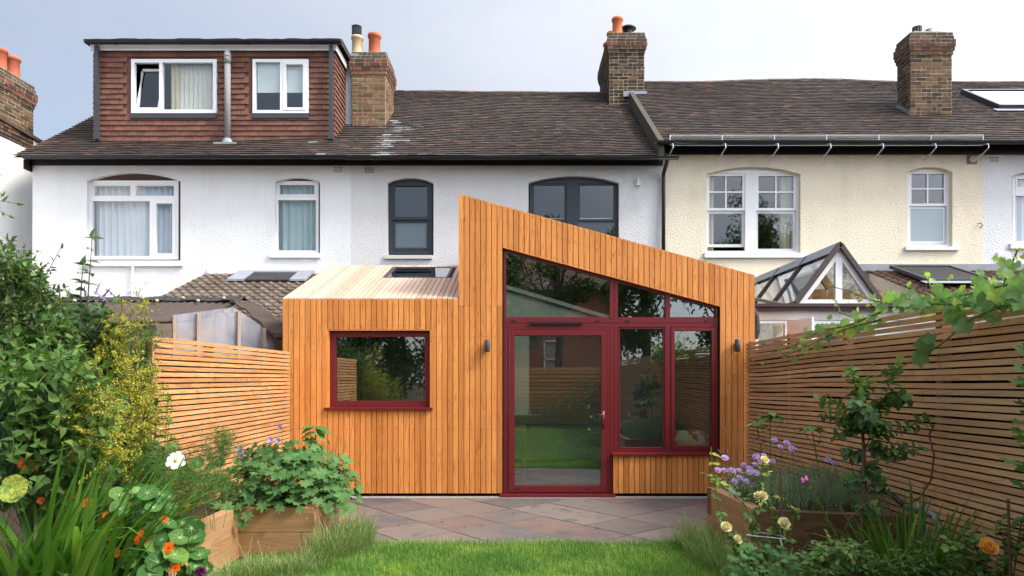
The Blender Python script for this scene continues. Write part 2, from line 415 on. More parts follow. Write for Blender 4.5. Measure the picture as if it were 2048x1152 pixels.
# ================================================================ ground
HY = 13.0                                     # rear wall plane of the terrace
def ring(x0, x1, y0, y1, t):                  # frame rectangle in pixels, butted
    return [(x0, x1, y0, y0+t), (x0, x1, y1-t, y1), (x0, x0+t, y0+t, y1-t), (x1-t, x1, y0+t, y1-t)]
def pxbox(mb, r, D, dep, mi=0, off=0.0):
    x0, x1, y0, y1 = r
    mb.box(PX(x0, D), PX(x1, D), D+off, D+off+dep, PZ(y1, D), PZ(y0, D), mi)

def arch_pts(x0, x1, zs, zt, n=12):           # springing zs, crown zt : list from right to left over the top
    w = (x1-x0)/2; h = zt-zs; cx = (x0+x1)/2
    if h < 1e-3: return [(x1, zs), (x0, zs)]
    r = (w*w+h*h)/(2*h); cz = zt-r; a = math.asin(min(1, w/r))
    return [(cx + r*math.sin(a-2*a*i/n), cz + r*math.cos(a-2*a*i/n)) for i in range(n+1)]
def hole_loop(x0, x1, z0, zs, zt, jit=0.0):
    pts = [(x0, z0), (x1, z0)] + arch_pts(x0, x1, zs, zt)
    return pts
def wall_panel(mb, outer, holes, y0, depth=0.12, mi=0, jit=0.0):
    loops = [[Vector((x, 0, z)) for x, z in outer]] + [[Vector((x, 0, z)) for x, z in h] for h in holes]
    flat = [(v.x, y0, v.z) for l in loops for v in l]
    tris = tessellate_polygon([[Vector((v.x, v.z, 0)) for v in l] for l in loops])
    fs = []
    for a, b, c in tris:
        A, B, C = Vector(flat[a]), Vector(flat[b]), Vector(flat[c])
        if (B-A).cross(C-A).y > 0: a, c = c, a
        fs.append((a, b, c))
    mb.add(flat, fs, mi)
    for h in holes:
        n = len(h); vs = [(x, y0, z) for x, z in h] + [(x, y0+depth, z) for x, z in h]
        mb.add(vs, [(i, (i+1) % n, (i+1) % n+n, i+n) for i in range(n)], mi)

def curtain_mesh(mb, x0, x1, z0, z1, y, amp=0.03, pitch=0.09, mi=0, seed=0):
    rs = random.Random(seed); n = max(8, int((x1-x0)/pitch*7)); vs = []
    ph = 0
    for i in range(n+1):
        u = i/n; x = x0+(x1-x0)*u
        ph += 2*math.pi/7*rs.uniform(0.55, 1.5)
        a = amp*(0.6+0.4*math.sin(u*9+seed))
        vs.append((x, y+a*math.sin(ph), z0)); vs.append((x+0.01*math.sin(u*40), y+a*0.8*math.sin(ph), z1))
    mb.add(vs, [(2*i, 2*i+2, 2*i+3, 2*i+1) for i in range(n)], mi)

def window(parent, D, frames, panes, fm, fdep=0.07, sill=None, sillm=None, curtains=(), head=None, headm=None, glass='glass', open_bits=None, name='window'):
    """frames: [(rect px, extra offset)], panes: rect px, curtains: (kind, rect px, dist, matname)"""
    Dw = D + 0.09
    mb = MB()
    for i, (r, off) in enumerate(frames): pxbox(mb, r, Dw, fdep, 0, off)
    if head is not None: mb.prism([(x, Dw+0.004, z) for x, z in head], (0, fdep, 0), 1)
    w = mb.build(name, [fm] + ([headm] if headm else []), parent)
    gb = MB()
    for r in panes: pxbox(gb, r, Dw, 0.006, 0, 0.028)
    gb.build('pane', M[glass], w)
    for k, (kind, r, dist, mt) in enumerate(curtains):
        x0, x1, y0, y1 = r; cb = MB(); Dc = Dw+dist
        X0, X1, Z0, Z1 = PX(x0, Dw), PX(x1, Dw), PZ(y1, Dw), PZ(y0, Dw)
        if kind == 'flat': cb.box(X0, X1, Dc, Dc+0.006, Z0, Z1); nm = 'blind'
        elif kind == 'vert':
            n = max(3, int((X1-X0)/0.09))
            for i in range(n):
                a = X0+(X1-X0)*i/n
                cb.add([(a, Dc, Z0), (a+0.085, Dc+0.02, Z0), (a+0.085, Dc+0.02, Z1), (a, Dc, Z1)], [(0,1,2,3)])
            nm = 'blind'
        else: curtain_mesh(cb, X0, X1, Z0, Z1, Dc, 0.045, kind*1.25, 0, int(x0)); nm = 'curtain'
        cb.build(nm, M[mt], w, smooth=(nm == 'curtain'))
    if sill:
        x0, x1, y0, y1 = sill; sb = MB()
        sb.hexa([(PX(x0,D), D-0.05, PZ(y1,D)), (PX(x1,D), D-0.05, PZ(y1,D)), (PX(x1,D), D+0.10, PZ(y1,D)), (PX(x0,D), D+0.10, PZ(y1,D)),
                 (PX(x0,D), D-0.05, PZ(y0,D)-0.008), (PX(x1,D), D-0.05, PZ(y0,D)-0.008), (PX(x1,D), D+0.10, PZ(y0,D)+0.012), (PX(x0,D), D+0.10, PZ(y0,D)+0.012)])
        sb.build('sill', sillm, w)
    return w

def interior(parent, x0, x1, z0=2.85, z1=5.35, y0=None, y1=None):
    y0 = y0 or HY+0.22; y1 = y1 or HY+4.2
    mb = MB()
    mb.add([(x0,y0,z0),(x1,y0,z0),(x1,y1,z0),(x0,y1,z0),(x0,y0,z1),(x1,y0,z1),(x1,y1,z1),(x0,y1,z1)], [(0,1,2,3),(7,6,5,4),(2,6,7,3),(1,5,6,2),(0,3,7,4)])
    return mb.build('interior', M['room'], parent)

def tile_roof(mb, x0, x1, E, Rg, gauge=0.127, tw=0.167, sag=None, stain=None, smi=1, seed=1, skip=None):
    rs = random.Random(seed)
    ye, ze = E; yr, zr = Rg
    L = math.hypot(yr-ye, zr-ze); n = int(L/gauge); dy, dz = (yr-ye)/L, (zr-ze)/L
    ny, nz = -dz, dy                      # outward normal
    tl = gauge*1.75; th = 0.012
    for j in range(n+1):
        s0 = j*gauge
        off = (tw/2 if j % 2 else 0) + rs.uniform(-.012, .012)
        k = int((x1-x0)/tw)+2
        for i in range(k):
            a = x0 - tw/2 + off + i*tw + rs.uniform(-.003, .003); b = a+tw-0.004
            a = max(a, x0); b = min(b, x1)
            if b-a < 0.03: continue
            xm = (a+b)/2
            if skip and skip(xm, s0/L): continue
            lift = 0.036 + rs.uniform(-.002, .003); s = s0 + rs.uniform(-.004, .004)
            if rs.random() < 0.02: s -= rs.uniform(0.01, 0.03)
            sg = sag if sag else (lambda x_, u_: 0.0)
            tilt = rs.uniform(-.0015, .0015)
            def pt(x, sv, h, sg=sg): return (x, ye+dy*sv+ny*h, ze+dz*sv+nz*h+sg(x, sv/L))
            e1 = min(s+tl, L+0.04)
            m = smi if (stain and stain(xm, s0/L, rs)) else 0
            l1, l2 = lift+tilt, lift-tilt
            vs = [pt(a,s,l1-th), pt(b,s,l2-th), pt(b,s,l2), pt(a,s,l1), pt(a,e1,0.004), pt(b,e1,0.004)]
            mb.add(vs, [(0,1,2,3), (3,2,5,4), (0,3,4), (1,5,2)], m)
    # underlay sheet
    h = -0.012
    K = 12
    for q in range(K):
        xa, xb = x0+(x1-x0)*q/K, x0+(x1-x0)*(q+1)/K
        g = lambda x, u: (sag(x, u) if sag else 0)
        vs = []
        for u in (0, .5, 1):
            for x in (xa, xb): vs.append((x, ye+(yr-ye)*u+ny*h, ze+(zr-ze)*u+nz*h+g(x, u)))
        mb.add(vs, [(0,1,3,2), (2,3,5,4)], 0)

def ridge_tiles(mb, x0, x1, y, z, sag=None, seed=3, mi=0):
    rs = random.Random(seed); x = x0
    while x < x1:
        w = min(0.44+rs.uniform(-.02,.02), x1-x); r = 0.085+rs.uniform(-.004,.004); zz = z - .02 + (sag(x+w/2, 1.0) if sag else 0) + rs.uniform(-.008,.008)
        vs = []; n = 7
        for xx in (x+0.006, x+w-0.004):
            for k in range(n+1):
                a = math.pi*k/n; vs.append((xx, y-math.cos(a)*r*1.05, zz-0.07+math.sin(a)*r))
        fs = [(k, k+1, k+n+2, k+n+1) for k in range(n)] + [tuple(range(n, -1, -1)), tuple(range(n+1, 2*n+2))]
        mb.add(vs, fs, mi); x += w

def gutter(parent, x0, x1, y, z, r=0.055, m='black', brackets=1.0):
    mb = MB(); n = 8; vs = []
    for xx in (x0, x1):
        for k in range(n+1):
            a = math.pi*k/n; vs.append((xx, y-math.cos(a)*r, z-math.sin(a)*r*1.0))
        for k in range(n, -1, -1):
            a = math.pi*k/n; vs.append((xx, y-math.cos(a)*(r-.006), z-math.sin(a)*(r-.006)))
    q = 2*(n+1)
    fs = [(k, (k+1) % q, (k+1) % q+q, k+q) for k in range(q)] + [tuple(range(q-1,-1,-1)), tuple(range(q, 2*q))]
    mb.add(vs, fs)
    x = x0+0.5; i = 0
    while x < x1:
        w = 0.022 if i % 3 else 0.06
        pts = []
        for k in range(n+1):
            a = math.pi*k/n; pts.append((x, y-math.cos(a)*(r+.008), z-math.sin(a)*(r+.008)))
        mb.prism(pts, (w, 0, 0)); x += brackets*U(0.8, 1.2); i += 1
    return mb.build('gutter', M[m], parent)

def chimney(parent, x0, x1, y0, y1, z0, ztop, corb, bm, cm, cap=True, mort='mortar', seed=5):
    """corb: number of courses in the oversailing head"""
    rs = random.Random(seed); mb = MB(); ch = 0.076
    n = int((ztop-z0)/ch)
    def off(k):
        t = n-1-k
        if t >= corb: return 0.0
        prof = [0.015, 0.03, 0.055, 0.055, 0.04, 0.02, 0.0]
        return prof[min(t, len(prof)-1)]
    def brickf(A, B, k, nrm, m):
        A = Vector(A); B = Vector(B); L = (B-A).length; d = (B-A)/L; s = 0.0; first = k % 2
        while s < L-0.01:
            w = 0.103 if (first or rs.random() < .4) else 0.215
            first = 0
            e = min(s+w, L)
            if L-e < 0.05: e = L
            z = z0+k*ch; p = rs.uniform(0.003, 0.011); jz = rs.uniform(-.003,.003)
            a = A+d*(s+0.008); b = A+d*(e-0.008); o = Vector(nrm)*p; bk = Vector(nrm)*-0.03
            if b.x == b.x and (b-a).length > 0.02:
                c = [a+bk, b+bk, b+o, a+o]
                mb.hexa([(q.x, q.y, z+0.009+jz) for q in c] + [(q.x, q.y, z+ch-0.009+jz) for q in c], m)
            s = e
    for k in range(n):
        o = off(k); m = 2 if 2 <= n-1-k <= 4 else 3 if n-1-k < 2 else 0
        X0, X1, Y0, Y1 = x0-o, x1+o, y0-o, y1+o; z = z0+k*ch
        mb.box(X0, X1, Y0, Y1, z, z+ch, 1)
        brickf((X0, Y0, 0), (X1, Y0, 0), k, (0,-1,0), m)
        brickf((X0, Y1, 0), (X0, Y0, 0), k, (-1,0,0), m)
        brickf((X1, Y0, 0), (X1, Y1, 0), k, (1,0,0), m)
    zt = z0+n*ch
    c = mb.build('chimney', [M[bm], M[mort], M[cm], M['brick_g']], parent)
    # mortar flaunching: an uneven low mound
    fb = MB(); g = 7; vs = []
    for i in range(g+1):
        for j in range(g+1):
            u, v = i/g, j/g; e = min(u, 1-u, v, 1-v)
            vs.append((x0-.01+(x1-x0+.02)*u+(rs.uniform(-.015,.015) if e > 0 else 0), y0-.01+(y1-y0+.02)*v, zt-0.02+0.11*min(1, e*4)**.6+rs.uniform(-.012,.012)))
    fb.add(vs, [(i*(g+1)+j, (i+1)*(g+1)+j, (i+1)*(g+1)+j+1, i*(g+1)+j+1) for i in range(g) for j in range(g)])
    fb.build('flaunching', M['mortar_d'], c)
    return c, zt
M['verge'] = plain('mossy_mortar', (0.085, 0.075, 0.06), 0.9, 0.1, 0.4, 14, 0.006, 40)
def pot(chim, x, y, z, h, r, m, label=None):
    mb = MB(); mb.lathe((x, y, z), [(r*1.08, 0), (r*1.05, h*.05), (r*.98, h*.1), (r*.93, h*.82), (r*1.1, h*.85), (r*1.12, h*.93), (r*1.02, h), (r*.85, h), (r*.8, h*.8)], 18)
    o = mb.build('chimney_pot', M[m], chim, True)
    if label: o['label'] = label
    return o
def cowl(chim, x, y, z, h, r, m, slots=False):
    mb = MB()
    if slots:
        mb.lathe((x, y, z), [(r*.8, 0), (r*.8, h*.2), (r*1.0, h*.25)], 14)
        for k in range(10):
            a = 2*math.pi*k/10; mb.box(x+math.cos(a)*r-.012, x+math.cos(a)*r+.012, y+math.sin(a)*r-.012, y+math.sin(a)*r+.012, z+h*.2, z+h*.9)
        mb.lathe((x, y, z+h*.88), [(r*1.15, 0), (r*1.2, h*.05), (r*.7, h*.12)], 14)
        mb.lathe((x, y, z), [(r*.7, 0.01), (r*.7, h*.9)], 10)
    else:
        for k in range(4): mb.lathe((x, y, z+h*k/4), [(r*.9, 0), (r*1.1, h*.04), (r*1.1, h*.14), (r*.9, h*.18)], 14)
        mb.lathe((x, y, z), [(r*.8, 0), (r*.8, h)], 14); mb.lathe((x, y, z+h), [(r*1.1, 0), (r*.3, h*.12)], 14)
    return mb.build('cowl', M[m], chim)
def airbrick(parent, x, z, m='upvc', D=HY):
    mb = MB(); w, h = 0.20, 0.13
    mb.box(x, x+w, D-0.012, D+0.01, z, z+h, 0)
    for i in range(6):
        for j in range(4): mb.box(x+.018+i*.029, x+.018+i*.029+.018, D-.014, D-.0125, z+.016+j*.028, z+.016+j*.028+.016, 1)
    return mb.build('air_brick', [M[m], M['membrane']], parent)

def shell(parent, x0, x1, ztop, holes, wm, zbot=-0.1, back=21.0):
    mb = MB()
    wall_panel(mb, [(x0, zbot), (x1, zbot), (x1, ztop), (x0, ztop)], holes, HY, 0.16, 0)
    mb.add([(x0,HY,zbot),(x0,back,zbot),(x0,back,ztop),(x0,HY,ztop)], [(0,3,2,1)])
    mb.add([(x1,HY,zbot),(x1,back,zbot),(x1,back,ztop),(x1,HY,ztop)], [(0,1,2,3)])
    mb.add([(x0,back,zbot),(x1,back,zbot),(x1,back,ztop),(x0,back,ztop)], [(0,3,2,1)])
    return mb.build('wall', M[wm], parent)
def gable(mb, x, zt, ze, zr, yr, back=21.0, sgn=1, mi=0):
    f = [(x, HY-.2, zt), (x, HY-.2, ze), (x, yr, zr), (x, back+.2, ze), (x, back+.2, zt)]
    mb.add(f, [tuple(range(5))], mi)
def hole(px0, px1, pyb, pys, pyt, D=HY): return hole_loop(PX(px0,D), PX(px1,D), PZ(pyb,D), PZ(pys,D), PZ(pyt,D))

RY, RZ = 17.0, 8.40
EY, EZ = 12.66, 5.475
R3Z, E3Z = 8.62, 5.715
XA, XB, XC, XD = PX(65,HY), PX(702,HY), PX(1327,HY), PX(1965,HY)
def sag12(x, u):
    b = -0.05*math.sin(math.pi*u)*math.sin((x+9)*.8) - 0.035*math.sin(math.pi*min(1,u*1.2))
    r = 0.05*u*((-2.2-x)/5.0) if x > -3.2 else 0.05*u*.2
    return b + r + 0.005*math.sin(x*3.1+u*7)
def sag3(x, u): return -0.06*math.sin(math.pi*u)*(.6+.4*math.sin(x*1.1)) + 0.07*u*math.exp(-((x-6.9)/1.6)**2) + 0.005*math.sin(x*2.7+u*6)

# ---------------------------------------------------------------- house with the tile-hung dormer
h1 = thing('terraced_house', 'white roughcast end terrace house with a brown tile-hung dormer on its roof', 'house', ((XA+XB)/2, HY, 0))
W1 = (174, 361, 523, 362, 345); W2 = (550, 640, 508, 364, 355)
shell(h1, XA, XB, 5.46, [hole(*W1), hole(*W2)], 'wall_white')
interior(h1, XA+.15, XB-.1)
Dw = HY+.09
fr = [(r, 0) for r in ring(178, 357, 361, 519, 7)] + [((185, 350, 394, 402), .003), ((263, 269, 368, 394), .004), ((299, 308, 402, 512), .004)]
fr += [(r, .012) for r in ring(185, 263, 368, 394, 3)+ring(269, 350, 368, 394, 3)] + [(r, -.008) for r in ring(308, 350, 402, 512, 5)]
hd = [(PX(174,Dw), PZ(361,Dw)), (PX(360,Dw), PZ(361,Dw))] + arch_pts(PX(174,Dw), PX(360,Dw), PZ(360,Dw), PZ(346,Dw))
w = window(h1, HY, fr, [(184, 351, 367, 513)], M['upvc'], sill=(165, 367, 521, 533), sillm=M['sill'], head=hd, headm=M['brownwood'],
           curtains=[(0.10, (182, 353, 365, 514), 0.16, 'net')])
tb = MB()
for r in [(173.5, 177, 360, 522), (358, 361.5, 360, 522), (177, 358, 519.5, 522)]: pxbox(tb, r, Dw, .05, 0, -.01)
tb.build('trim', M['brownwood'], w)
fr = [(r, 0) for r in ring(551, 637, 362, 506, 5)] + [((556, 632, 392, 400), .003)] + [(r, -.008) for r in ring(556, 632, 367, 392, 3)]
hd = [(PX(549,Dw), PZ(362,Dw)), (PX(639,Dw), PZ(362,Dw))] + arch_pts(PX(549,Dw), PX(639,Dw), PZ(361,Dw), PZ(355,Dw))
window(h1, HY, fr, [(555, 633, 366, 502)], M['upvc'], sill=(540, 642, 506, 516), sillm=M['sill'], head=hd, headm=M['brownwood'],
       curtains=[(0.10, (554, 634, 365, 503), 0.14, 'net_green')])
mb = MB()
def dormskip(x, u): return -8.05 < x < -3.55 and 0.235 < u < 1.2
tile_roof(mb, XA-.12, XB+.02, (EY, EZ), (RY, RZ), sag=sag12, seed=11, skip=dormskip,
          stain=lambda x, u, rs: (rs.random() < .10 and u < .16 and x > -4.0))
mb.add([(XA-.12, RY, RZ), (XB, RY, RZ), (XB, 21.3, 5.5), (XA-.12, 21.3, 5.5)], [(0,1,2,3)], 0)
gable(mb, XA-.03, 5.3, 5.46, 8.36, RY, mi=0)
rf = mb.build('roof', [M['roof'], M['roof_white']], h1)
rb = MB(); ridge_tiles(rb, XA-.12, -8.2, RY, RZ+.03, sag12); rb.build('ridge_tiles', M['ridge'], rf)
mb = MB(); mb.box(XA-.02, XB, HY-.035, HY-.005, 5.415, 5.55); mb.build('fascia', M['black'], h1)
gutter(h1, PX(47,12.6), XB, 12.60, 5.47)
airbrick(h1, PX(666,HY), PZ(347,HY))
mb = MB(); mb.tube([(PX(265,12.95), 12.95, PZ(533,12.95)), (PX(265,12.95), 12.95, 2.4)], .018, 8); mb.build('waste_pipe', M['upvc'], h1)
# dormer
DY = 13.56
DX0, DX1 = PX(191, DY), PX(668, DY)
DZ0, DZ1 = PZ(283, DY), PZ(104, DY)
def hung(mb, o, u, n, W, z0, z1, skip, seed, g=0.101, tw=0.166):
    rs = random.Random(seed); o = Vector(o); u = Vector(u); n = Vector(n); k = 0; z = z0
    while z < z1-.02:
        x = -tw/2 if k % 2 else 0.0
        while x < W:
            a, b = max(0, x), min(W, x+tw-.005); x += tw
            if b-a < .02: continue
            zt = min(z+g*1.35, z1)
            if skip and (skip(a, z+.03) or skip(b, z+.03)):
                if skip((a+b)/2, z+.03): continue
                # trim against the opening
                if skip(a, z+.03):
                    while skip(a, z+.03) and a < b: a += .005
                else:
                    while skip(b, z+.03) and b > a: b -= .005
                if b-a < .02: continue
            l = .034+rs.uniform(-.003,.005); j = rs.uniform(-.003,.003)
            p = [o+u*a+n*(l-.012), o+u*b+n*(l-.012), o+u*b+n*l, o+u*a+n*l]
            q = [o+u*a+n*.006, o+u*b+n*.006]
            vs = [(v.x, v.y, z+j) for v in p] + [(v.x, v.y, zt) for v in q]
            mb.add(vs, [(0,1,2,3), (3,2,5,4), (0,3,4), (1,5,2)])
        z += g; k += 1
dw1 = (PX(259,DY), PX(434,DY), PZ(236,DY), PZ(115,DY)); dw2 = (PX(502,DY), PX(620,DY), PZ(236,DY), PZ(115,DY))
mb = MB()
def dskip(a, z):
    x = DX0+a
    return any(w[0]-.0 < x < w[1] and w[2]-.01 < z < w[3]-.03 for w in (dw1, dw2))
hl = [[(w[0]+.01, w[2]+.06), (w[1]-.01, w[2]+.06), (w[1]-.01, w[3]-.02), (w[0]+.01, w[3]-.02)] for w in (dw1, dw2)]
wall_panel(mb, [(DX0, DZ0-.25), (DX1, DZ0-.25), (DX1, DZ1+.1), (DX0, DZ1+.1)], hl, DY, .1)
for x in (DX0, DX1): mb.add([(x, DY, DZ0-.25), (x, 17.5, DZ0-.25), (x, 17.5, DZ1+.1), (x, DY, DZ1+.1)], [(0,1,2,3)])
hung(mb, (DX0-.03, DY, 0), (1,0,0), (0,-1,0), DX1-DX0+.06, DZ0-.1, DZ1+.01, dskip, 21)
hung(mb, (DX1, DY-.02, 0), (0,1,0), (1,0,0), 3.4, DZ0-.1, DZ1+.01, None, 22)
hung(mb, (DX0, DY-.02, 0), (0,1,0), (-1,0,0), 3.4, DZ0-.1, DZ1+.01, None, 23)
dm = mb.build('dormer', [M['hung']], h1)
mb = MB()
mb.box(DX0-.06, DX1+.06, DY-.075, DY-.045, PZ(104,DY), PZ(93,DY)); mb.box(DX1+.045, DX1+.065, DY-.045, 17.4, PZ(104,DY), PZ(93,DY)+.02)
mb.build('fascia', M['upvc'], dm)
mb = MB()
rs = random.Random(4); n = 40; X0, X1 = DX0-.15, DX1+.15
vs = []
for i in range(n+1):
    x = X0+(X1-X0)*i/n; j = rs.uniform(-.008,.012)
    vs += [(x, DY-.13, PZ(92,DY)+.01), (x, DY-.135, PZ(84,DY)+j), (x, DY+.05, PZ(79,DY)+.02+j), (x, 17.6, PZ(79,DY)+.06)]
mb.add(vs, [(4*i+k, 4*i+4+k, 4*i+5+k, 4*i+1+k) for i in range(n) for k in range(3)])
mb.add([vs[0], vs[1], vs[2], vs[3]], [(0,1,2,3)]); mb.add(vs[-4:], [(3,2,1,0)])
mb.build('flat_roof', M['felt'], dm)
g = gutter(h1, PX(171,13.3), PX(681,13.3), 13.36, PZ(85,13.36)+.03, .06, brackets=.7); g.parent = dm; g.location = (0,0,0)
for px in (193, 662):
    mb = MB(); x = PX(px, 13.42)
    mb.box(x-.034, x+.034, 13.40, 13.465, PZ(270,13.42), PZ(91,13.42)); mb.box(x-.045, x+.045, 13.38, 13.475, PZ(279,13.42), PZ(268,13.42))
    mb.build('downpipe', M['lampgrey'], dm)
mb = MB(); x = PX(455, 13.42)
mb.tube([(x, 13.42, PZ(284,13.42)), (x, 13.42, PZ(103,13.42))], .057, 12); mb.tube([(x, 13.42, PZ(128,13.42)), (x, 13.42, PZ(108,13.42))], .066, 12)
mb.tube([(x, 13.42, PZ(114,13.42)), (x, 13.42, PZ(111,13.42))], .071, 12)
mb.build('soil_pipe', M['pipe_grey'], dm, True)
mb = MB(); mb.box(x-.22, x+.2, 13.30, 13.36, PZ(290,13.3), PZ(284,13.3)); mb.lathe((x, 13.42, PZ(287,13.42)), [(.11, 0), (.065, .09)], 10)
mb.build('flashing', M['lead'], dm)
# dormer windows (frames stand proud of the tiles)
def dwin(fr, panes, cur, sashtilt=None):
    mb = MB(); Dq = DY-.045
    for r, o in fr: pxbox(mb, r, Dq, .07, 0, o)
    w = mb.build('window', M['upvc'], h1)
    g = MB()
    for r in panes: pxbox(g, r, Dq, .006, 0, .03)
    g.build('pane', M['glass'], w)
    for kind, r, dist, mt in cur:
        X0, X1, Z0, Z1 = PX(r[0],Dq), PX(r[1],Dq), PZ(r[3],Dq), PZ(r[2],Dq); cb = MB()
        if kind == 'flat': cb.box(X0, X1, Dq+dist, Dq+dist+.006, Z0, Z1); nm = 'blind'
        elif kind == 'vert':
            n = int((X1-X0)/.085)
            for i in range(n):
                a = X0+(X1-X0)*i/n; cb.add([(a,Dq+dist,Z0),(a+.082,Dq+dist+.022,Z0),(a+.082,Dq+dist+.022,Z1),(a,Dq+dist,Z1)], [(0,1,2,3)])
            nm = 'blind'
        else: curtain_mesh(cb, X0, X1, Z0, Z1, Dq+dist, .03, kind, 0, 5); nm = 'curtain'
        cb.build(nm, M[mt], w)
    return w
fr = [(r, 0) for r in ring(262, 433, 118, 226, 7)] + [((318, 325, 125, 219), .003)]
w = dwin(fr, [(324, 427, 124, 220)], [('vert', (345, 427, 124, 220), .14, 'blind_v'), (.08, (336, 352, 124, 220), .12, 'curtain_cream')])
# the open, tilted sash
sb = MB(); Dq = DY-.045
def tilt(r, o, mi, mbx, dep):
    x0, x1, y0, y1 = r; c = []
    zb = PZ(218, Dq); zt = PZ(131, Dq)
    for yy, zz in ((0, PZ(y1,Dq)), (1, PZ(y0,Dq))):
        lean = .13*(zz-zb)/(zt-zb); xl = .07*(zz-zb)/(zt-zb)
        c += [(PX(x0,Dq)+xl, Dq+.02+lean+o, zz), (PX(x1,Dq), Dq+.02+lean+o, zz), (PX(x1,Dq), Dq+.02+lean+o+dep, zz), (PX(x0,Dq)+xl, Dq+.02+lean+o+dep, zz)]
    mbx.hexa(c, mi)
for r in ring(270, 318, 131, 219, 5): tilt(r, 0, 0, sb, .05)
s_ = sb.build('sash', M['upvc'], w); gb = MB(); tilt((275, 313, 136, 214), .02, 0, gb, .006); gb.build('pane', M['glass'], w)
fr = [(r, 0) for r in ring(505, 617, 118, 226, 6)] + [((560, 567, 124, 220), .003)] + [(r, -.01) for r in ring(567, 611, 124, 220, 5)]
dwin(fr, [(511, 611, 124, 220)], [('flat', (512, 561, 124, 182), .08, 'blind'), ('flat', (571, 609, 124, 182), .08, 'blind')])
mb = MB()
for r in ((260, 433, 227, 236), (503, 618, 227, 236)): pxbox(mb, r, DY-.05, .04)
mb.build('apron_flashing', M['lampgrey'], dm)
mb = MB(); mb.add([(DX0+.1,DY+.25,DZ0),(DX1-.1,DY+.25,DZ0),(DX1-.1,16.5,DZ0),(DX0+.1,16.5,DZ0),(DX0+.1,DY+.25,DZ1),(DX1-.1,DY+.25,DZ1),(DX1-.1,16.5,DZ1),(DX0+.1,16.5,DZ1)], [(0,1,2,3),(7,6,5,4),(2,6,7,3),(1,5,6,2),(0,3,7,4)])
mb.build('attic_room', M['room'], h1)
# party wall chimney beside the dormer
c, zt = chimney(h1, -3.33, -2.66, 14.3, 15.2, 5.9, 8.16, 6, 'brick_y', 'brick_r', seed=31)
pot(c, PX(714,14.5), 14.52, zt, .42, .112, 'buff_pot', 'buff clay pot carrying a slotted dark cowl')
cowl(c, PX(713,14.5), 14.52, zt+.40, .24, .088, 'lampgrey', True)
pot(c, PX(748,14.5), 14.55, zt, .48, .125, 'terracotta', 'tall plain terracotta pot')
mb = MB(); mb.box(-3.48, -3.345, 14.35, 15.1, 6.5, 7.95); mb.box(-3.5, -3.2, 14.28, 14.9, 8.02, 8.07); mb.build('lead_soaker', M['lead'], c)

# ---------------------------------------------------------------- house with the timber extension
h2 = thing('terraced_house', 'pale grey roughcast mid terrace house with dark framed sash windows behind the timber extension', 'house', ((XB+XC)/2, HY, 0))
W3 = (775, 867, 511, 366, 356); W4 = (1057, 1238, 520, 366, 352)
shell(h2, XB, XC, 5.46, [hole(*W3), hole(*W4)], 'wall_grey')
interior(h2, XB+.1, XC-.1)
fr = [(r, 0) for r in ring(778, 865, 362, 508, 7)] + [(r, -.012) for r in ring(785, 858, 368, 439, 4)] + [((785, 858, 434, 440), -.02)] + [(r, .012) for r in ring(785, 858, 440, 500, 5)]
hd = [(PX(776,Dw), PZ(366,Dw)), (PX(866,Dw), PZ(366,Dw))] + arch_pts(PX(776,Dw), PX(866,Dw), PZ(365,Dw), PZ(356.5,Dw))
window(h2, HY, fr, [(784, 859, 368, 500)], M['darkgrey'], sill=(770, 865, 510, 518), sillm=M['sill_warm'], head=hd, headm=M['darkgrey'],
       curtains=[('flat', (786, 857, 440, 494), 0.05, 'frosted_dark')])
fr = [(r, 0) for r in ring(1059, 1236, 362, 520, 5)] + [((1133, 1156, 366, 515), -.02)]
fr += [(r, .01) for r in ring(1064, 1133, 366, 442, 4)+ring(1156, 1231, 366, 442, 4)] + [((1064, 1133, 438, 443), -.004), ((1156, 1231, 438, 443), -.004)] + [(r, .03) for r in ring(1064, 1133, 443, 515, 5)+ring(1156, 1231, 443, 515, 5)]
hd = [(PX(1058,Dw), PZ(366,Dw)), (PX(1237,Dw), PZ(366,Dw))] + arch_pts(PX(1058,Dw), PX(1237,Dw), PZ(365,Dw), PZ(352.5,Dw))
w = window(h2, HY, fr, [(1064, 1134, 366, 515), (1156, 1231, 366, 515)], M['darkgrey'], sill=(1050, 1245, 520, 528), sillm=M['sill_warm'], head=hd, headm=M['darkgrey'])
mb = MB()
for x0, x1 in ((1160, 1227), (1068, 1130)): pxbox(mb, (x0, x1, 433.5, 436), Dw, .02, 0, .12)
mb.build('blind_rail', M['upvc'], w)
mb = MB()
tile_roof(mb, XB+.02, XC+.02, (EY, EZ), (RY, RZ), sag=sag12, seed=12,
          stain=lambda x, u, rs: (rs.random() < (.8 if -2.62 < x-.25*u < -2.32 else .3 if -2.8 < x-.25*u < -2.1 else 0.0) and u < .44))
mb.add([(XB, RY, RZ), (XC, RY, RZ), (XC, 21.3, 5.5), (XB, 21.3, 5.5)], [(0,1,2,3)], 0)
rf = mb.build('roof', [M['roof'], M['roof_white']], h2)
rb = MB(); ridge_tiles(rb, -2.7, XC-.6, RY, RZ+.03, sag12); rb.build('ridge_tiles', M['ridge'], rf)
mb = MB(); mb.box(XB, XC-.02, HY-.035, HY-.005, 5.415, 5.55); mb.build('fascia', M['black'], h2)
gutter(h2, XB, PX(1357,12.6), 12.60, 5.455)
airbrick(h2, PX(728,HY), PZ(348,HY), 'wall_grey')
mb = MB(); x = PX(1327, 12.93); mb.tube([(x, 12.62, 5.40), (x, 12.66, 5.36), (x, 12.92, 5.25), (x, 12.93, 5.15), (x, 12.93, 2.6)], .036, 10); mb.build('downpipe', M['black'], h2, True)
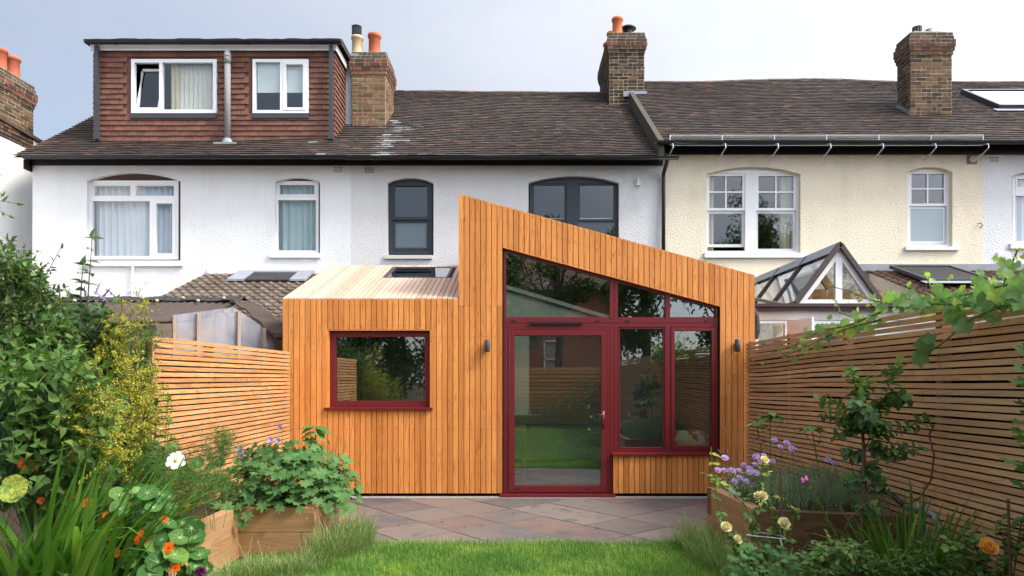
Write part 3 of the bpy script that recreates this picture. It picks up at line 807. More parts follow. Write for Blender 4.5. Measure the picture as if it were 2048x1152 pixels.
mb = MB(); mb.prism([(PX(1272,HY), HY, PZ(372,HY)), (PX(1280,HY), HY, PZ(372,HY)), (PX(1280,HY), HY, PZ(366,HY)), (PX(1275,HY), HY, PZ(356,HY))], (0,-.06,0)); mb.build('vent_cover', M['sill'], h2)
c, zt = chimney(h2, 2.09, 2.88, 16.0, 17.8, 7.2, 9.36, 7, 'brick_d', 'brick_r', seed=32)
pot(c, PX(1235,16.2), 16.22, zt, .44, .12, 'orange_pot'); pot(c, 2.27, 16.85, zt, .42, .12, 'orange_pot'); pot(c, 2.25, 17.4, zt, .42, .12, 'orange_pot')
mb = MB(); cx = PX(1256,16.3); mb.lathe((cx, 16.3, zt+.02), [(.13, 0), (.13, .06), (.1, .08)], 14); mb.lathe((cx, 16.3, zt+.2), [(.09, -.14), (.09, 0), (.19, .03), (.15, .07), (.05, .10)], 16); mb.build('cowl', M['black'], c)
mb = MB(); mb.box(2.40, 2.93, 15.93, 15.985, 7.86, 7.98); mb.build('flashing', M['lead'], c)

# ---------------------------------------------------------------- cream house
h3 = thing('terraced_house', 'cream roughcast terrace house with white sash windows and a wire snow guard on its eaves', 'house', ((XC+XD)/2, HY, 0))
W5 = (1413, 1601, 507, 348, 333); W6 = (1815, 1905, 497, 344, 334)
shell(h3, XC, XD, 5.66, [hole(*W5), hole(*W6)], 'wall_cream')
interior(h3, XC+.1, XD-.1, z1=5.6)
bars = []
def sash(x0, x1, y0, ym, y1, vb=True):
    a = [(r, .0) for r in ring(x0, x1, y0, ym, 5)]
    mx_, my_ = (x0+x1)/2, (y0+ym)/2
    a += [((mx_-1.5, mx_+1.5, y0+5, ym-5), .004), ((x0+5, mx_-1.5, my_-1.5, my_+1.5), .004), ((mx_+1.5, x1-5, my_-1.5, my_+1.5), .004)]
    a += [(r, .03) for r in ring(x0, x1, ym, y1, 5)]
    return a
fr = [(r, -.01) for r in ring(1409, 1597, 342, 507, 5)] + [((1490, 1512, 347, 502), -.015)] + sash(1414, 1490, 347, 421, 493) + sash(1512, 1592, 347, 421, 502)
hd = [(PX(1410,Dw), PZ(347,Dw)), (PX(1597,Dw), PZ(347,Dw))] + arch_pts(PX(1410,Dw), PX(1597,Dw), PZ(346,Dw), PZ(334,Dw))
w = window(h3, HY, fr, [(1415, 1489, 348, 492), (1513, 1591, 348, 501)], M['whitewood'], sill=(1408, 1612, 505, 516), sillm=M['sill'], head=hd, headm=M['whitewood'],
       curtains=[(.06, (1414, 1432, 348, 500), .15, 'curtain_cream'), (.05, (1566, 1592, 348, 500), .15, 'curtain_cream')])
mb = MB(); Dm = Dw+.25
for (cx, cy, r) in ((1552, 452, 6), (1560, 450, 7), (1566, 453, 5), (1558, 467, 4), (1565, 468, 4), (1560, 484, 5)):
    mb.lathe(P(cx, cy, Dm)+Vector((0,-.01,0)), [(r/110, 0), (r/110, .015)], 12, 0, (0,1,0))
mb.tube([P(1557,430,Dm), P(1553,450,Dm)], .002, 4); mb.tube([P(1557,430,Dm), P(1566,450,Dm)], .002, 4); mb.tube([P(1560,455,Dm), P(1560,484,Dm)], .002, 4)
mb.build('hanging_mobile', M['blind'], w)
fr = [(r, -.01) for r in ring(1812, 1899, 338, 495, 6)] + sash(1818, 1893, 343, 412, 487)
hd = [(PX(1813,Dw), PZ(343,Dw)), (PX(1900,Dw), PZ(343,Dw))] + arch_pts(PX(1813,Dw), PX(1900,Dw), PZ(342,Dw), PZ(334,Dw))
window(h3, HY, fr, [(1819, 1892, 344, 486)], M['whitewood'], sill=(1809, 1917, 493, 501), sillm=M['sill'], head=hd, headm=M['whitewood'],
       curtains=[('flat', (1822, 1889, 415, 483), .045, 'frosted')])
mb = MB()
def c3skip(x, u): return False
tile_roof(mb, XC-.10, XD+.0, (EY, E3Z), (RY, R3Z), sag=sag3, seed=13)
mb.add([(XC-.10, RY, R3Z), (XD, RY, R3Z), (XD, 21.3, 5.7), (XC-.1, 21.3, 5.7)], [(0,1,2,3)], 0)
rf = mb.build('roof', [M['roof'], M['roof_white']], h3)
mb = MB()   # mortared verge standing above the lower neighbouring roof
mb.prism([(XC-.16, EY-.02, E3Z+.045), (XC-.16, RY, R3Z+.045), (XC-.16, RY, R3Z-.26), (XC-.16, EY-.02, E3Z-.26)], (.10, 0, 0)); mb.build('verge', M['verge'], rf)
rb = MB(); ridge_tiles(rb, XC+.3, XD, RY, R3Z+.03, sag3, 8); rb.build('ridge_tiles', M['ridge'], rf)
mb = MB(); mb.box(XC+.02, XD, HY-.035, HY-.005, 5.615, 5.79); mb.build('fascia', M['black'], h3)
gutter(h3, PX(1312,12.6), XD, 12.60, 5.735)
# wire snow guard on brackets
sg = MB(); ys = 12.62; z0g, z1g = PZ(291, ys), PZ(270, ys); xg0, xg1 = PX(1340, ys), PX(1966, ys)
for z in (z0g, z1g): sg.tube([(xg0, ys, z), (xg1, ys, z)], .005, 5)
k = int((xg1-xg0)/.055)
for i in range(k):
    a = xg0+(xg1-xg0)*i/k; b = a+(xg1-xg0)/k
    zz = [z0g+(z1g-z0g)*q/4 for q in range(5)]
    sg.tube([(a if q % 2 else b, ys, zz[q]) for q in range(5)], .0036, 3, 0, False); sg.tube([(b if q % 2 else a, ys, zz[q]) for q in range(5)], .0036, 3, 0, False)
sgo = sg.build('snow_guard', M['galv'], h3)
for i in range(7):
    x = xg0+(xg1-xg0)*i/6; b = MB(); b.tube([(x, ys, z1g), (x, ys-.005, z0g+.02), (x+.03, ys-.09, z0g), (x+.035, ys-.10, z0g-.07), (x, ys-.02, z0g-.14), (x-.01, ys+.25, z0g-.20)], .011, 6)
    b.build('bracket', M['galv'], sgo)
mb = MB(); p = P(1944, 319, HY); mb.box(p.x-.10, p.x+.09, HY-.006, HY+.004, p.z-.09, p.z+.09, 1); mb.tube([(p.x, HY+.02, p.z), (p.x, HY-.06, p.z)], .062, 14); mb.tube([(p.x, HY-.05, p.z), (p.x+.09, HY-.12, p.z+.03)], .032, 10); mb.build('flue_outlet', [M['sill_warm'], M['mortar_d']], h3)
mb = MB(); p = P(1957, 452, HY); mb.tube([(p.x, HY+.01, p.z+.04), (p.x+.01, HY-.05, p.z+.05), (p.x+.03, HY-.07, p.z), (p.x-.01, HY-.06, p.z-.05)], .009, 6); mb.build('wall_hook', M['black'], h3)
mb = MB(); x = PX(1360, HY)
c, zt = chimney(h3, 8.0, 8.83, 14.35, 14.86, 6.4, 8.58, 7, 'brick_m', 'brick_r', seed=33)
cowl(c, PX(1834,14.5), 14.5, zt+.03, .16, .075, 'lampgrey', True); cowl(c, PX(1861,14.5), 14.55, zt+.03, .12, .07, 'galv')
mb = MB()
mb.prism([(8.03, 14.325, 6.76), (8.52, 14.325, 6.74), (8.5, 14.20, 6.66), (8.05, 14.20, 6.67)], (0, .02, -.012))
for q in range(4):
    y = 14.36+q*.12; z = 6.84+.67*(y-14.36); mb.prism([(7.985, y, z-.05), (7.985, y+.14, z+.04), (7.985, y+.14, z+.16), (7.985, y, z+.12)], (.008, 0, 0))
mb.build('lead_flashing', M['lead'], c)

# ---------------------------------------------------------------- last white house
h4 = thing('terraced_house', 'white roughcast terrace house with a roof window, past the cream house', 'house', (11, HY, 0))
XE = 14.5
W7 = (2024, 2118, 492, 352, 343)
shell(h4, XD, XE, 5.66, [hole(*W7)], 'wall_white'); interior(h4, XD+.1, XE-.1, z1=5.6)
fr = [(r, 0) for r in ring(2025, 2117, 349, 488, 6)] + [((2031, 2111, 377, 392), -.004)] + [(r, -.008) for r in ring(2031, 2111, 355, 377, 3)]
hd = [(PX(2023,Dw), PZ(349,Dw)), (PX(2119,Dw), PZ(349,Dw))] + arch_pts(PX(2023,Dw), PX(2119,Dw), PZ(348,Dw), PZ(343,Dw))
window(h4, HY, fr, [(2030, 2112, 354, 484)], M['upvc'], sill=(2018, 2124, 487, 498), sillm=M['sill'], head=hd, headm=M['conc'], curtains=[(.10, (2030, 2112, 354, 484), .12, 'net')])
mb = MB(); tile_roof(mb, XD, XE, (EY, E3Z), (RY, R3Z), sag=sag3, seed=14); mb.add([(XD, RY, R3Z), (XE, RY, R3Z), (XE, 21.3, 5.7), (XD, 21.3, 5.7)], [(0,1,2,3)], 0); gable(mb, XE, 5.5, 5.68, 8.58, RY)
rf = mb.build('roof', [M['roof'], M['roof_white']], h4)
rb = MB(); ridge_tiles(rb, XD, XE, RY, R3Z+.03, sag3, 9); rb.build('ridge_tiles', M['ridge'], rf)
mb = MB(); mb.box(XD, XE, HY-.035, HY-.005, 5.615, 5.79); mb.build('fascia', M['black'], h4)
gutter(h4, XD, XE, 12.60, 5.735)
airbrick(h4, PX(1977,HY), PZ(327,HY))
mb = MB(); p = P(2006, 512, HY); mb.box(p.x-.12, p.x+.12, HY-.03, HY, p.z-.07, p.z+.07)
for q in range(5): mb.box(p.x-.105, p.x-.005, HY-.036, HY-.03, p.z-.055+q*.024, p.z-.045+q*.024); mb.box(p.x+.005, p.x+.105, HY-.036, HY-.03, p.z-.055+q*.024, p.z-.045+q*.024)
mb.build('vent_grille', M['upvc'], h4)
# roof window in the slope
def onroof(x, u, h, E=(EY, E3Z), Rg=(RY, R3Z)):
    L = math.hypot(Rg[0]-E[0], Rg[1]-E[1]); ny, nz = -(Rg[1]-E[1])/L, (Rg[0]-E[0])/L
    return Vector((x, E[0]+(Rg[0]-E[0])*u+ny*h, E[1]+(Rg[1]-E[1])*u+nz*h))
def roofwin(parent, x0, x1, u0, u1, E, Rg, fm, t=.07, fh=.11):
    mb = MB()
    def slab(xa, xb, ua, ub, h0, h1, mbx, mi=0):
        mbx.hexa([onroof(xa,ua,h0,E,Rg), onroof(xb,ua,h0,E,Rg), onroof(xb,ub,h0,E,Rg), onroof(xa,ub,h0,E,Rg), onroof(xa,ua,h1,E,Rg), onroof(xb,ua,h1,E,Rg), onroof(xb,ub,h1,E,Rg), onroof(xa,ub,h1,E,Rg)], mi)
    L = math.hypot(Rg[0]-E[0], Rg[1]-E[1]); tu = t/L
    slab(x0, x1, u0, u0+tu, .0, fh, mb); slab(x0, x1, u1-tu, u1, 0, fh, mb); slab(x0, x0+t, u0+tu, u1-tu, 0, fh, mb); slab(x1-t, x1, u0+tu, u1-tu, 0, fh, mb)
    slab(x0-.12, x1+.12, u0-.16/L, u0, .03, .036, mb, 1)
    w = mb.build('roof_window', [fm, M['lead']], parent)
    g = MB(); slab(x0+t, x1-t, u0+tu, u1-tu, fh-.03, fh-.02, g); g.build('pane', M['skyglass'], w)
    b = MB(); slab(x0+t, x1-t, u0+tu, u1-tu, .035, .04, b); b.build('blind', M['room'], w)
    return w
M['skyglass'] = glassmat('roof_window_glass', 0.72, (0.5, 0.52, 0.55))
roofwin(h4, PX(1952,15.4), PX(2085,15.4), .47, .76, (EY, E3Z), (RY, R3Z), M['lampgrey'])

# ---------------------------------------------------------------- neighbouring flank beyond the end house
h0 = thing('neighbouring_house', 'white flank of a neighbouring house with a brick chimney and terracotta pots', 'house', (-11.5, 11, 0))
mb = MB(); fx = -9.6
mb.hexa([(-14,8,-.1),(fx,8,-.1),(fx,14.3,-.1),(-14,14.3,-.1),(-14,8,6.6),(fx,8,6.6),(fx,14.3,6.22),(-14,14.3,6.22)])
mb.build('wall', M['wall_flank'], h0)
mb = MB(); mb.hexa([(-14.1,8,6.61),(fx+.04,8,6.61),(fx+.04,14.4,6.225),(-14.1,14.4,6.225),(-14.1,8,6.68),(fx+.04,8,6.68),(fx+.04,14.4,6.29),(-14.1,14.4,6.29)]); mb.build('roof', M['pantile_dark'], h0)
c, zt = chimney(h0, -10.3, fx, 11.2, 14.02, 6.0, 7.36, 6, 'brick_m', 'brick_r', seed=34)
for px_, y_ in ((14, 13.0), (32, 13.4), (52, 13.75), (-6, 12.7)): pot(c, -9.82, y_, zt, .46, .13, 'terracotta')
# ================================================================ timber extension
FY = 9.0
ext = thing('garden_extension', 'larch clad single storey extension with a sloping roof and red framed glazing', 'extension', (0, FY, 0))
def x9(px): return PX(px, FY)
def z9(py): return PZ(py, FY)
def lerp(a, b, t): return a+(b-a)*t
ZB = z9(986.5)
TL = (x9(917), z9(387)); TR = (x9(1510), z9(550.5))
def ztop(x):
    return z9(597) if x < TL[0]-1e-6 else lerp(TL[1], TR[1], (x-TL[0])/(TR[0]-TL[0]))
OL = (x9(1005), z9(495)); OR = (x9(1440), z9(613))
def zop(x): return lerp(OL[1], OR[1], (x-OL[0])/(OR[0]-OL[0]))
GAP = 0.0075
cb = MB(); nb = MB()
def board(xa, xb, zba, zbb, zta, ztb, mb=cb):
    y = FY + U(-.0012, .0012); t = .022
    a, b = xa+GAP/2, xb-GAP/2; c = .0016
    mb.add([(a,y,zba),(b,y,zbb),(b,y,ztb),(a,y,zta),(a,y+t,zba),(b,y+t,zbb),(b,y+t,ztb),(a,y+t,zta)],
           [(0,1,2,3),(1,5,6,2),(5,4,7,6),(4,0,3,7),(3,2,6,7),(0,4,5,1)], 0)
def nails(xa, xb, z):
    for f in (.27, .73):
        x = lerp(xa, xb, f); r = .0042; y = FY-.0016
        vs = [(x+r*math.cos(k*math.pi/3), y, z+r*math.sin(k*math.pi/3)) for k in range(6)]
        nb.add(vs, [(5,4,3,2,1,0)])
def zone(p0, p1, n, zb, zt, rows=(), cut=None):
    for i in range(n):
        xa, xb = x9(lerp(p0, p1, i/n)), x9(lerp(p0, p1, (i+1)/n))
        f = lambda g, x: g(x) if callable(g) else g
        ba, bb, ta, tb = f(zb, xa), f(zb, xb), f(zt, xa+1e-5), f(zt, xb-1e-5)
        segs = [(ba, bb, ta, tb)]
        if cut and random.random() < cut[0]:
            zc = cut[1]; segs = [(ba, bb, zc-.001, zc-.001), (zc+.001, zc+.001, ta, tb)]
        for s in segs: board(xa, xb, *s)
        for z in rows:
            if ba+.02 < z < min(ta, tb)-.02: nails(xa, xb, z)
        if callable(zt) and not callable(zb): nails(xa, xb, (ta+tb)/2-.035); 
        if callable(zb): nails(xa, xb, (ba+bb)/2+.04); nails(xa, xb, (ta+tb)/2-.04); nails(xa, xb, (ba+bb+ta+tb)/4+.05)
rows = [z9(p) for p in (612, 673, 738, 798, 858, 925, 985, 560, 500, 440)]
zone(565, 655, 8, ZB, z9(597), rows)
zone(655, 862, 19, z9(659), z9(597), [z9(612), z9(651)])
zone(655, 862, 19, ZB, z9(817), [z9(858), z9(925), z9(985), z9(825)])
zone(862, 917, 5, ZB, z9(597), rows)
zone(917, 1005, 8, ZB, ztop, rows, cut=(.5, z9(612)))
zone(1005, 1440, 40, zop, ztop)
zone(1440, 1510, 6, ZB, ztop, rows)
zone(1226, 1440, 20, ZB, z9(909), [z9(985), z9(917)])
clad = cb.build('cladding', M['larch'], ext)
tag(nb.build('nail_heads', M['lampgrey'], clad))
# timber returns into the openings + side walls
mb = MB()
mb.box(x9(655)-.004, x9(655)+.014, FY+.003, FY+.10, z9(817), z9(659)); mb.box(x9(862)-.014, x9(862)+.004, FY+.003, FY+.10, z9(817), z9(659))
mb.box(x9(655)+.014, x9(862)-.014, FY+.003, FY+.10, z9(661), z9(658))
mb.prism([(OL[0], FY+.003, zop(OL[0])+.012), (OR[0], FY+.003, zop(OR[0])+.012), (OR[0], FY+.003, zop(OR[0])-.002), (OL[0], FY+.003, zop(OL[0])-.002)], (0, .10, 0))
mb.build('reveal', M['larch'], clad)
sb = MB(); n = 58
for i in range(n):
    y0, y1 = FY+.03+i*.068, FY+.03+(i+1)*.068-.005
    zf = lambda y: 2.523+.342*(y-FY) if y < 11.3 else 3.31
    xa = x9(565)
    if y1 < 12.95: sb.hexa([(xa,y0,ZB),(xa+.02,y0,ZB),(xa+.02,y1,ZB),(xa,y1,ZB),(xa,y0,zf(y0)-.02),(xa+.02,y0,zf(y0)-.02),(xa+.02,y1,zf(y1)-.02),(xa,y1,zf(y1)-.02)])
    xb = x9(1510)
    if y1 < 12.95: sb.box(xb-.02, xb, y0, y1, ZB, TR[1]-.03)
    if y1 < 12.95: sb.box(TL[0]+.001, TL[0]+.021, y0, y1, 2.6, TL[1]-.02)
sb.build('side_cladding', M['larch'], ext)
# membrane and structural walls behind the boards (with openings)
kb = MB()
lwin = [(x9(657), z9(815)), (x9(860), z9(815)), (x9(860), z9(661)), (x9(657), z9(661))]
gl = [(x9(1007), z9(991)), (x9(1226), z9(991)), (x9(1226), z9(907)), (x9(1438), z9(907)), (x9(1438), zop(x9(1438))+.004), (x9(1007), zop(x9(1007))+.004)]
outer = [(x9(566), .005), (x9(1509), .005), (x9(1509), TR[1]-.01), (TL[0]+.004, TL[1]-.01), (TL[0]+.004, z9(598)), (x9(566), z9(598))]
wall_panel(kb, outer, [lwin, gl], FY+.024, .14)
kb.build('membrane', M['membrane'], ext)
ra0, ra1 = (TL[0]+.01, TL[1]-.05), (TR[0]-.01, TR[1]-.05)
M['plaster_in'] = plain('sage_plaster', (0.62, 0.66, 0.58), 0.85, 0.15, 0.04)
wb = MB()
def quad(*p): wb.add([tuple(q) for q in p], [(0,1,2,3)])
iy = FY+.17
wall_panel(wb, [(x9(568), .0), (x9(1507), .0), (x9(1507), TR[1]-.2), (TL[0]+.02, TL[1]-.2), (TL[0]+.02, z9(612)), (x9(568), z9(612))], [lwin, gl], iy, .01)
X0, X1, Xm = x9(568)+.12, x9(1507)-.12, TL[0]+.1
quad((X0, iy, 0), (X0, 13.9, 0), (X0, 13.9, 3.2), (X0, iy, 2.45))
quad((X1, iy, 0), (X1, 13.9, 0), (X1, 13.9, 2.7), (X1, iy, 2.7))
quad((X0, 13.9, 0), (X1, 13.9, 0), (X1, 13.9, 3.9), (X0, 13.9, 3.9))
quad((X0, iy, 2.43), (Xm, iy, 2.43), (Xm, 11.3, 3.2), (X0, 11.3, 3.2)); quad((X0, 11.3, 3.2), (Xm, 11.3, 3.2), (Xm, 13.9, 3.2), (X0, 13.9, 3.2))
quad((Xm, iy, TL[1]-.18), (X1, iy, TR[1]-.16), (X1, 10.7, TR[1]-.16), (Xm, 10.7, TL[1]-.18)); quad((Xm, 11.4, TL[1]-.18), (X1, 11.4, TR[1]-.16), (X1, 13.9, TR[1]-.16), (Xm, 13.9, TL[1]-.18))
quad((Xm, iy, 2.43), (Xm, 13.9, 3.2), (Xm, 13.9, 3.7), (Xm, iy, 3.7))
# partition beam and interior pier
pb_ = MB(); pb_.box(-.30, .20, 11.62, 11.8, .9, 2.34); pb_.prism([(-.62, 11.6, 2.35), (1.75, 11.6, 2.35), (1.75, 11.6, 2.40), (-.62, 11.6, 3.10)], (0, .2, 0)); pb_.prism([(-.62, 11.57, 3.10), (1.75, 11.57, 2.40), (1.75, 11.57, 2.46), (-.62, 11.57, 3.17)], (0, .26, 0))
pb_.build('bulkhead', M['plaster_in'], ext)
rl_ = MB(); rl_.add([(ra0[0], 10.7, ra0[1]), (ra1[0], 10.7, ra1[1]), (ra1[0], 11.4, ra1[1]), (ra0[0], 11.4, ra0[1])], [(0,1,2,3)]); rl_.build('added_rooflight', M['glass_roof'], ext)  # unseen roof opening, added to light the bulkhead and pier
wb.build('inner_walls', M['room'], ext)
mb = MB(); mb.box(X0, X1, FY+.2, 13.9, .001, .02); mb.build('inner_floor', M['ifloor'], ext)
# roofs
rb = MB(); sl = .342; n = 33; xl, xr = x9(565)-.003, TL[0]-.004
sk = (-1.935, -1.003, 10.3, 11.15)
for i in range(n):
    xa, xb = lerp(xl, xr, i/n)+.0045, lerp(xl, xr, (i+1)/n)-.0045
    def seg(ya, yb):
        h = .018; zz = lambda y: z9(597)+.004+sl*(y-FY)+U(-.0005,.0005)
        za, zb_ = zz(ya), zz(yb)
        rb.hexa([(xa,ya,za-h),(xb,ya,za-h),(xb,yb,zb_-h),(xa,yb,zb_-h),(xa,ya,za),(xb,ya,za),(xb,yb,zb_),(xa,yb,zb_)])
    if xb < sk[0] or xa > sk[1]: seg(FY-.001, 11.3)
    else: seg(FY-.001, sk[2]); seg(sk[3], 11.3)
ro = rb.build('roof', M['larch_roof'], ext)
mb = MB()
mb.hexa([(xl+.01, FY+.03, z9(597)-.03), (xr, FY+.03, z9(597)-.03), (xr, 11.29, z9(597)+sl*2.29-.03), (xl+.01, 11.29, z9(597)+sl*2.29-.03),
         (xl+.01, FY+.03, z9(597)-.022), (xr, FY+.03, z9(597)-.022), (xr, 11.29, z9(597)+sl*2.29-.022), (xl+.01, 11.29, z9(597)+sl*2.29-.022)])
mb.box(xl+.01, xr, 11.3, 12.99, 3.27, 3.30)
ra = [(TL[0]+.01, TL[1]-.035), (TR[0]-.01, TR[1]-.035)]
for ya_, yb_ in ((FY+.03, 10.7), (11.4, 12.99)):
    mb.hexa([(ra[0][0],ya_,ra[0][1]-.03),(ra[1][0],ya_,ra[1][1]-.03),(ra[1][0],yb_,ra[1][1]-.03),(ra[0][0],yb_,ra[0][1]-.03),
         (ra[0][0],ya_,ra[0][1]),(ra[1][0],ya_,ra[1][1]),(ra[1][0],yb_,ra[1][1]),(ra[0][0],yb_,ra[0][1])])
mb.build('roof_membrane', M['felt'], ext)
zs = lambda y, h=0: z9(597)+.004+sl*(y-FY)+h
skb = MB(); t_ = .035
for (a, b, c, d) in ((sk[0], sk[1], sk[2], sk[2]+t_), (sk[0], sk[1], sk[3]-t_, sk[3]), (sk[0], sk[0]+t_, sk[2]+t_, sk[3]-t_), (sk[1]-t_, sk[1], sk[2]+t_, sk[3]-t_)):
    skb.hexa([(a,c,zs(c,-.09)),(b,c,zs(c,-.09)),(b,d,zs(d,-.09)),(a,d,zs(d,-.09)),(a,c,zs(c,.004)),(b,c,zs(c,.004)),(b,d,zs(d,.004)),(a,d,zs(d,.004))])
so = skb.build('roof_window', M['lampgrey'], ext)
g = MB(); a, b, c, d = sk[0]+t_, sk[1]-t_, sk[2]+t_, sk[3]-t_
g.hexa([(a,c,zs(c,-.012)),(b,c,zs(c,-.012)),(b,d,zs(d,-.012)),(a,d,zs(d,-.012)),(a,c,zs(c,-.003)),(b,c,zs(c,-.003)),(b,d,zs(d,-.003)),(a,d,zs(d,-.003))])
g.build('pane', M['skyglass2'] if 'skyglass2' in M else M['skyglass'], so)

# --- fixed square window in the low part
GY = FY+.075
def rbox(mb, r, y0, dep): mb.box(x9(r[0]), x9(r[1]), y0, y0+dep, z9(r[3]), z9(r[2]))
mb = MB()
for r in ring(657, 860, 661, 814, 4): rbox(mb, r, GY-.02, .08)
for r in ring(661, 856, 665, 810, 8): rbox(mb, r, GY-.008, .06)
w = mb.build('window', M['red'], ext)
g = MB(); rbox(g, (669, 848, 673, 802), GY+.022, .006); g.build('pane', M['glass_ext'], w)
mb = MB(); mb.hexa([(x9(649), FY-.035, z9(819.5)), (x9(865), FY-.035, z9(819.5)), (x9(865), FY+.08, z9(819.5)), (x9(649), FY+.08, z9(819.5)), (x9(649), FY-.035, z9(815.5)), (x9(865), FY-.035, z9(815.5)), (x9(865), FY+.08, z9(814.2)), (x9(649), FY+.08, z9(814.2))]); mb.build('sill', M['red'], w)

# --- glazed screen: fixed frame, fanlights, side lights
mb = MB(); y0 = GY-.03
rbox(mb, (1007, 1012, 501, 991), y0, .09)                         # outer jamb
mb.box(x9(1433), x9(1438), y0, y0+.09, z9(907), zop(x9(1438))-.01)
rbox(mb, (1012, 1433, 637.5, 645), y0+.004, .08); rbox(mb, (1012, 1433, 645.6, 653), y0+.007, .08)
rbox(mb, (1221, 1229, 653, 991), y0+.002, .085); rbox(mb, (1229.6, 1237, 653, 900), y0+.004, .085)
mb.box(x9(1221), x9(1229), y0+.002, y0+.087, z9(637.5), zop(x9(1225))-.012); mb.box(x9(1229.6), x9(1237), y0+.004, y0+.087, z9(637.5), zop(x9(1233))-.012)
mb.box(x9(1333), x9(1342), y0+.004, y0+.087, z9(637.5), zop(x9(1338))-.012)
rbox(mb, (1332, 1343, 653, 900), y0+.004, .08)
def headbar(p0, p1, y, dep, h, o=.0):
    a, b = x9(p0), x9(p1); mb.prism([(a, y, zop(a)-o), (b, y, zop(b)-o), (b, y, zop(b)-o-h), (a, y, zop(a)-o-h)], (0, dep, 0))
headbar(1012, 1433, y0+.001, .088, .034)
rbox(mb, (1229.6, 1438, 899.5, 907), y0-.001, .09)
# lower beads of the fanlights / sidelight beads
for r in ((1013, 1220, 633.5, 637.4), (1238, 1332, 633.5, 637.4), (1343, 1432, 633.5, 637.4)): rbox(mb, r, y0+.012, .06)
for r in ring(1344, 1432.5, 654, 899, 7): rbox(mb, r, y0-.004, .07)
for r in ring(1238, 1331.5, 654, 899, 3): rbox(mb, r, y0+.014, .06)
scr = mb.build('glazed_screen', M['red'], ext)
g = MB(); yg = GY+.012
def fan(p0, p1):
    a, b = x9(p0), x9(p1); g.prism([(a, yg, z9(638)), (b, yg, z9(638)), (b, yg, zop(b)-.02), (a, yg, zop(a)-.02)], (0, .006, 0))
for q in ((1010, 1222), (1236, 1334), (1341, 1434)):
    g = MB(); fan(*q); g.build('pane', M['glass_ext'], scr)
for q in ((1238, 1331, 655, 898), (1350, 1427, 660, 893)):
    g = MB(); rbox(g, q, yg+.001, .006); g.build('pane', M['glass_ext'], scr)
mb = MB(); mb.hexa([(x9(1224), FY-.035, z9(910.5)), (x9(1447), FY-.035, z9(910.5)), (x9(1447), FY+.06, z9(910.5)), (x9(1224), FY+.06, z9(910.5)), (x9(1224), FY-.035, z9(907)), (x9(1447), FY-.035, z9(907)), (x9(1447), FY+.06, z9(905.5)), (x9(1224), FY+.06, z9(905.5))]); mb.build('sill', M['red'], scr)
mb = MB(); mb.box(x9(1060), x9(1166), y0-.028, y0-.001, z9(648), z9(643.5))
for p in (1027, 1196, 1256, 1415): mb.box(x9(p-4), x9(p+4), y0-.003, y0+.004, z9(642), z9(640))
mb.build('trickle_vent', M['black'], scr)
# --- door
mb = MB(); yd = y0-.002
for r in ring(1012.6, 1220.4, 653.6, 990, 5): rbox(mb, r, yd, .08)
for r in ring(1018.2, 1214.8, 659.2, 984.5, 11): rbox(mb, r, yd-.012, .07)
for r in ring(1022, 1208, 668, 976, 3.5): rbox(mb, r, yd-.004, .05)
dr_ = mb.build('door', M['red'], ext)
g = MB(); rbox(g, (1025, 1204, 671, 973), yg, .006); g.build('pane', M['glass_ext'], dr_)
mb = MB(); rbox(mb, (1203.5, 1209.5, 822, 856), yd-.022, .01); hz = z9(830); hx = x9(1206.5)
mb.tube([(hx, yd-.02, hz), (hx, yd-.062, hz), (hx-.02, yd-.07, hz), (hx-.115, yd-.07, hz)], [.009, .009, .009, .008], 8)
mb.lathe((hx, yd-.024, z9(848)), [(.008, 0), (.008, .006)], 10, 0, (0,1,0))
mb.build('handle', M['red'], dr_, True)
mb = MB(); mb.box(x9(1000), x9(1229), FY-.10, FY-.012, .008, .034); mb.build('threshold', M['red'], dr_)
mb = MB(); mb.box(x9(1010), x9(1222), FY-.01, FY+.06, z9(993.2), z9(990.5)); mb.build('weather_bar', M['galv'], dr_)
mb = MB()
for p in (1034, 1178): mb.box(x9(p-5), x9(p+5), yd-.0145, yd-.012, z9(979.5), z9(977.5))
mb.build('drain_cap', M['black'], dr_)
# --- wall lamps
def wall_lamp(px, py0, py1, label):
    x = x9(px); zc = (z9(py0)+z9(py1))/2; h = z9(py0)-z9(py1)
    t = thing('wall_lamp', label, 'lamp', (x, FY, zc), 'wall lamps on the timber extension')
    mb = MB(); mb.lathe((x, FY-.065, zc-h/2), [(.030, 0), (.033, .004), (.033, h-.004), (.030, h), (.027, h), (.027, h-.02)], 20); mb.build('lamp_body', M['lampgrey'], t, True)
    mb = MB(); mb.box(x-.02, x+.02, FY-.036, FY-.003, zc-.035, zc+.035); mb.build('bracket', M['lampgrey'], t)
wall_lamp(975, 680, 704, 'graphite tube wall lamp between the square window and the glass door')
wall_lamp(1472, 679, 704, 'graphite tube wall lamp by the top end of the vine covered fence')
# --- seen inside
def cushion_mat():
    t = NT('patchwork_fabric')
    ck = t.n('ShaderNodeTexVoronoi', {'Scale': 1.0}, feature='F1', distance='MANHATTAN'); t.t.links.new(t.mapped((14, 14, 14)), ck.inputs['Vector'])
    col = t.ramp(t.n('ShaderNodeSeparateColor', {0: ck.outputs['Color']}).outputs[0], [(0, (0.35,0.10,0.09)), (.25, (0.75,0.62,0.22)), (.45, (0.62,0.55,0.42)), (.65, (0.22,0.30,0.26)), (.85, (0.80,0.45,0.36)), (1, (0.15,0.14,0.2))])
    t.t.nodes[-1].color_ramp.interpolation = 'CONSTANT' if t.t.nodes[-1].type == 'VALTORGB' else 'LINEAR' if False else None or 'CONSTANT'
    return t.finish(col, 0.9, 0.1)
try: M['patch'] = cushion_mat()
except Exception: M['patch'] = plain('patchwork_fabric_plain', (0.5,0.4,0.3), 0.9, 0.1, 0.4, 10)
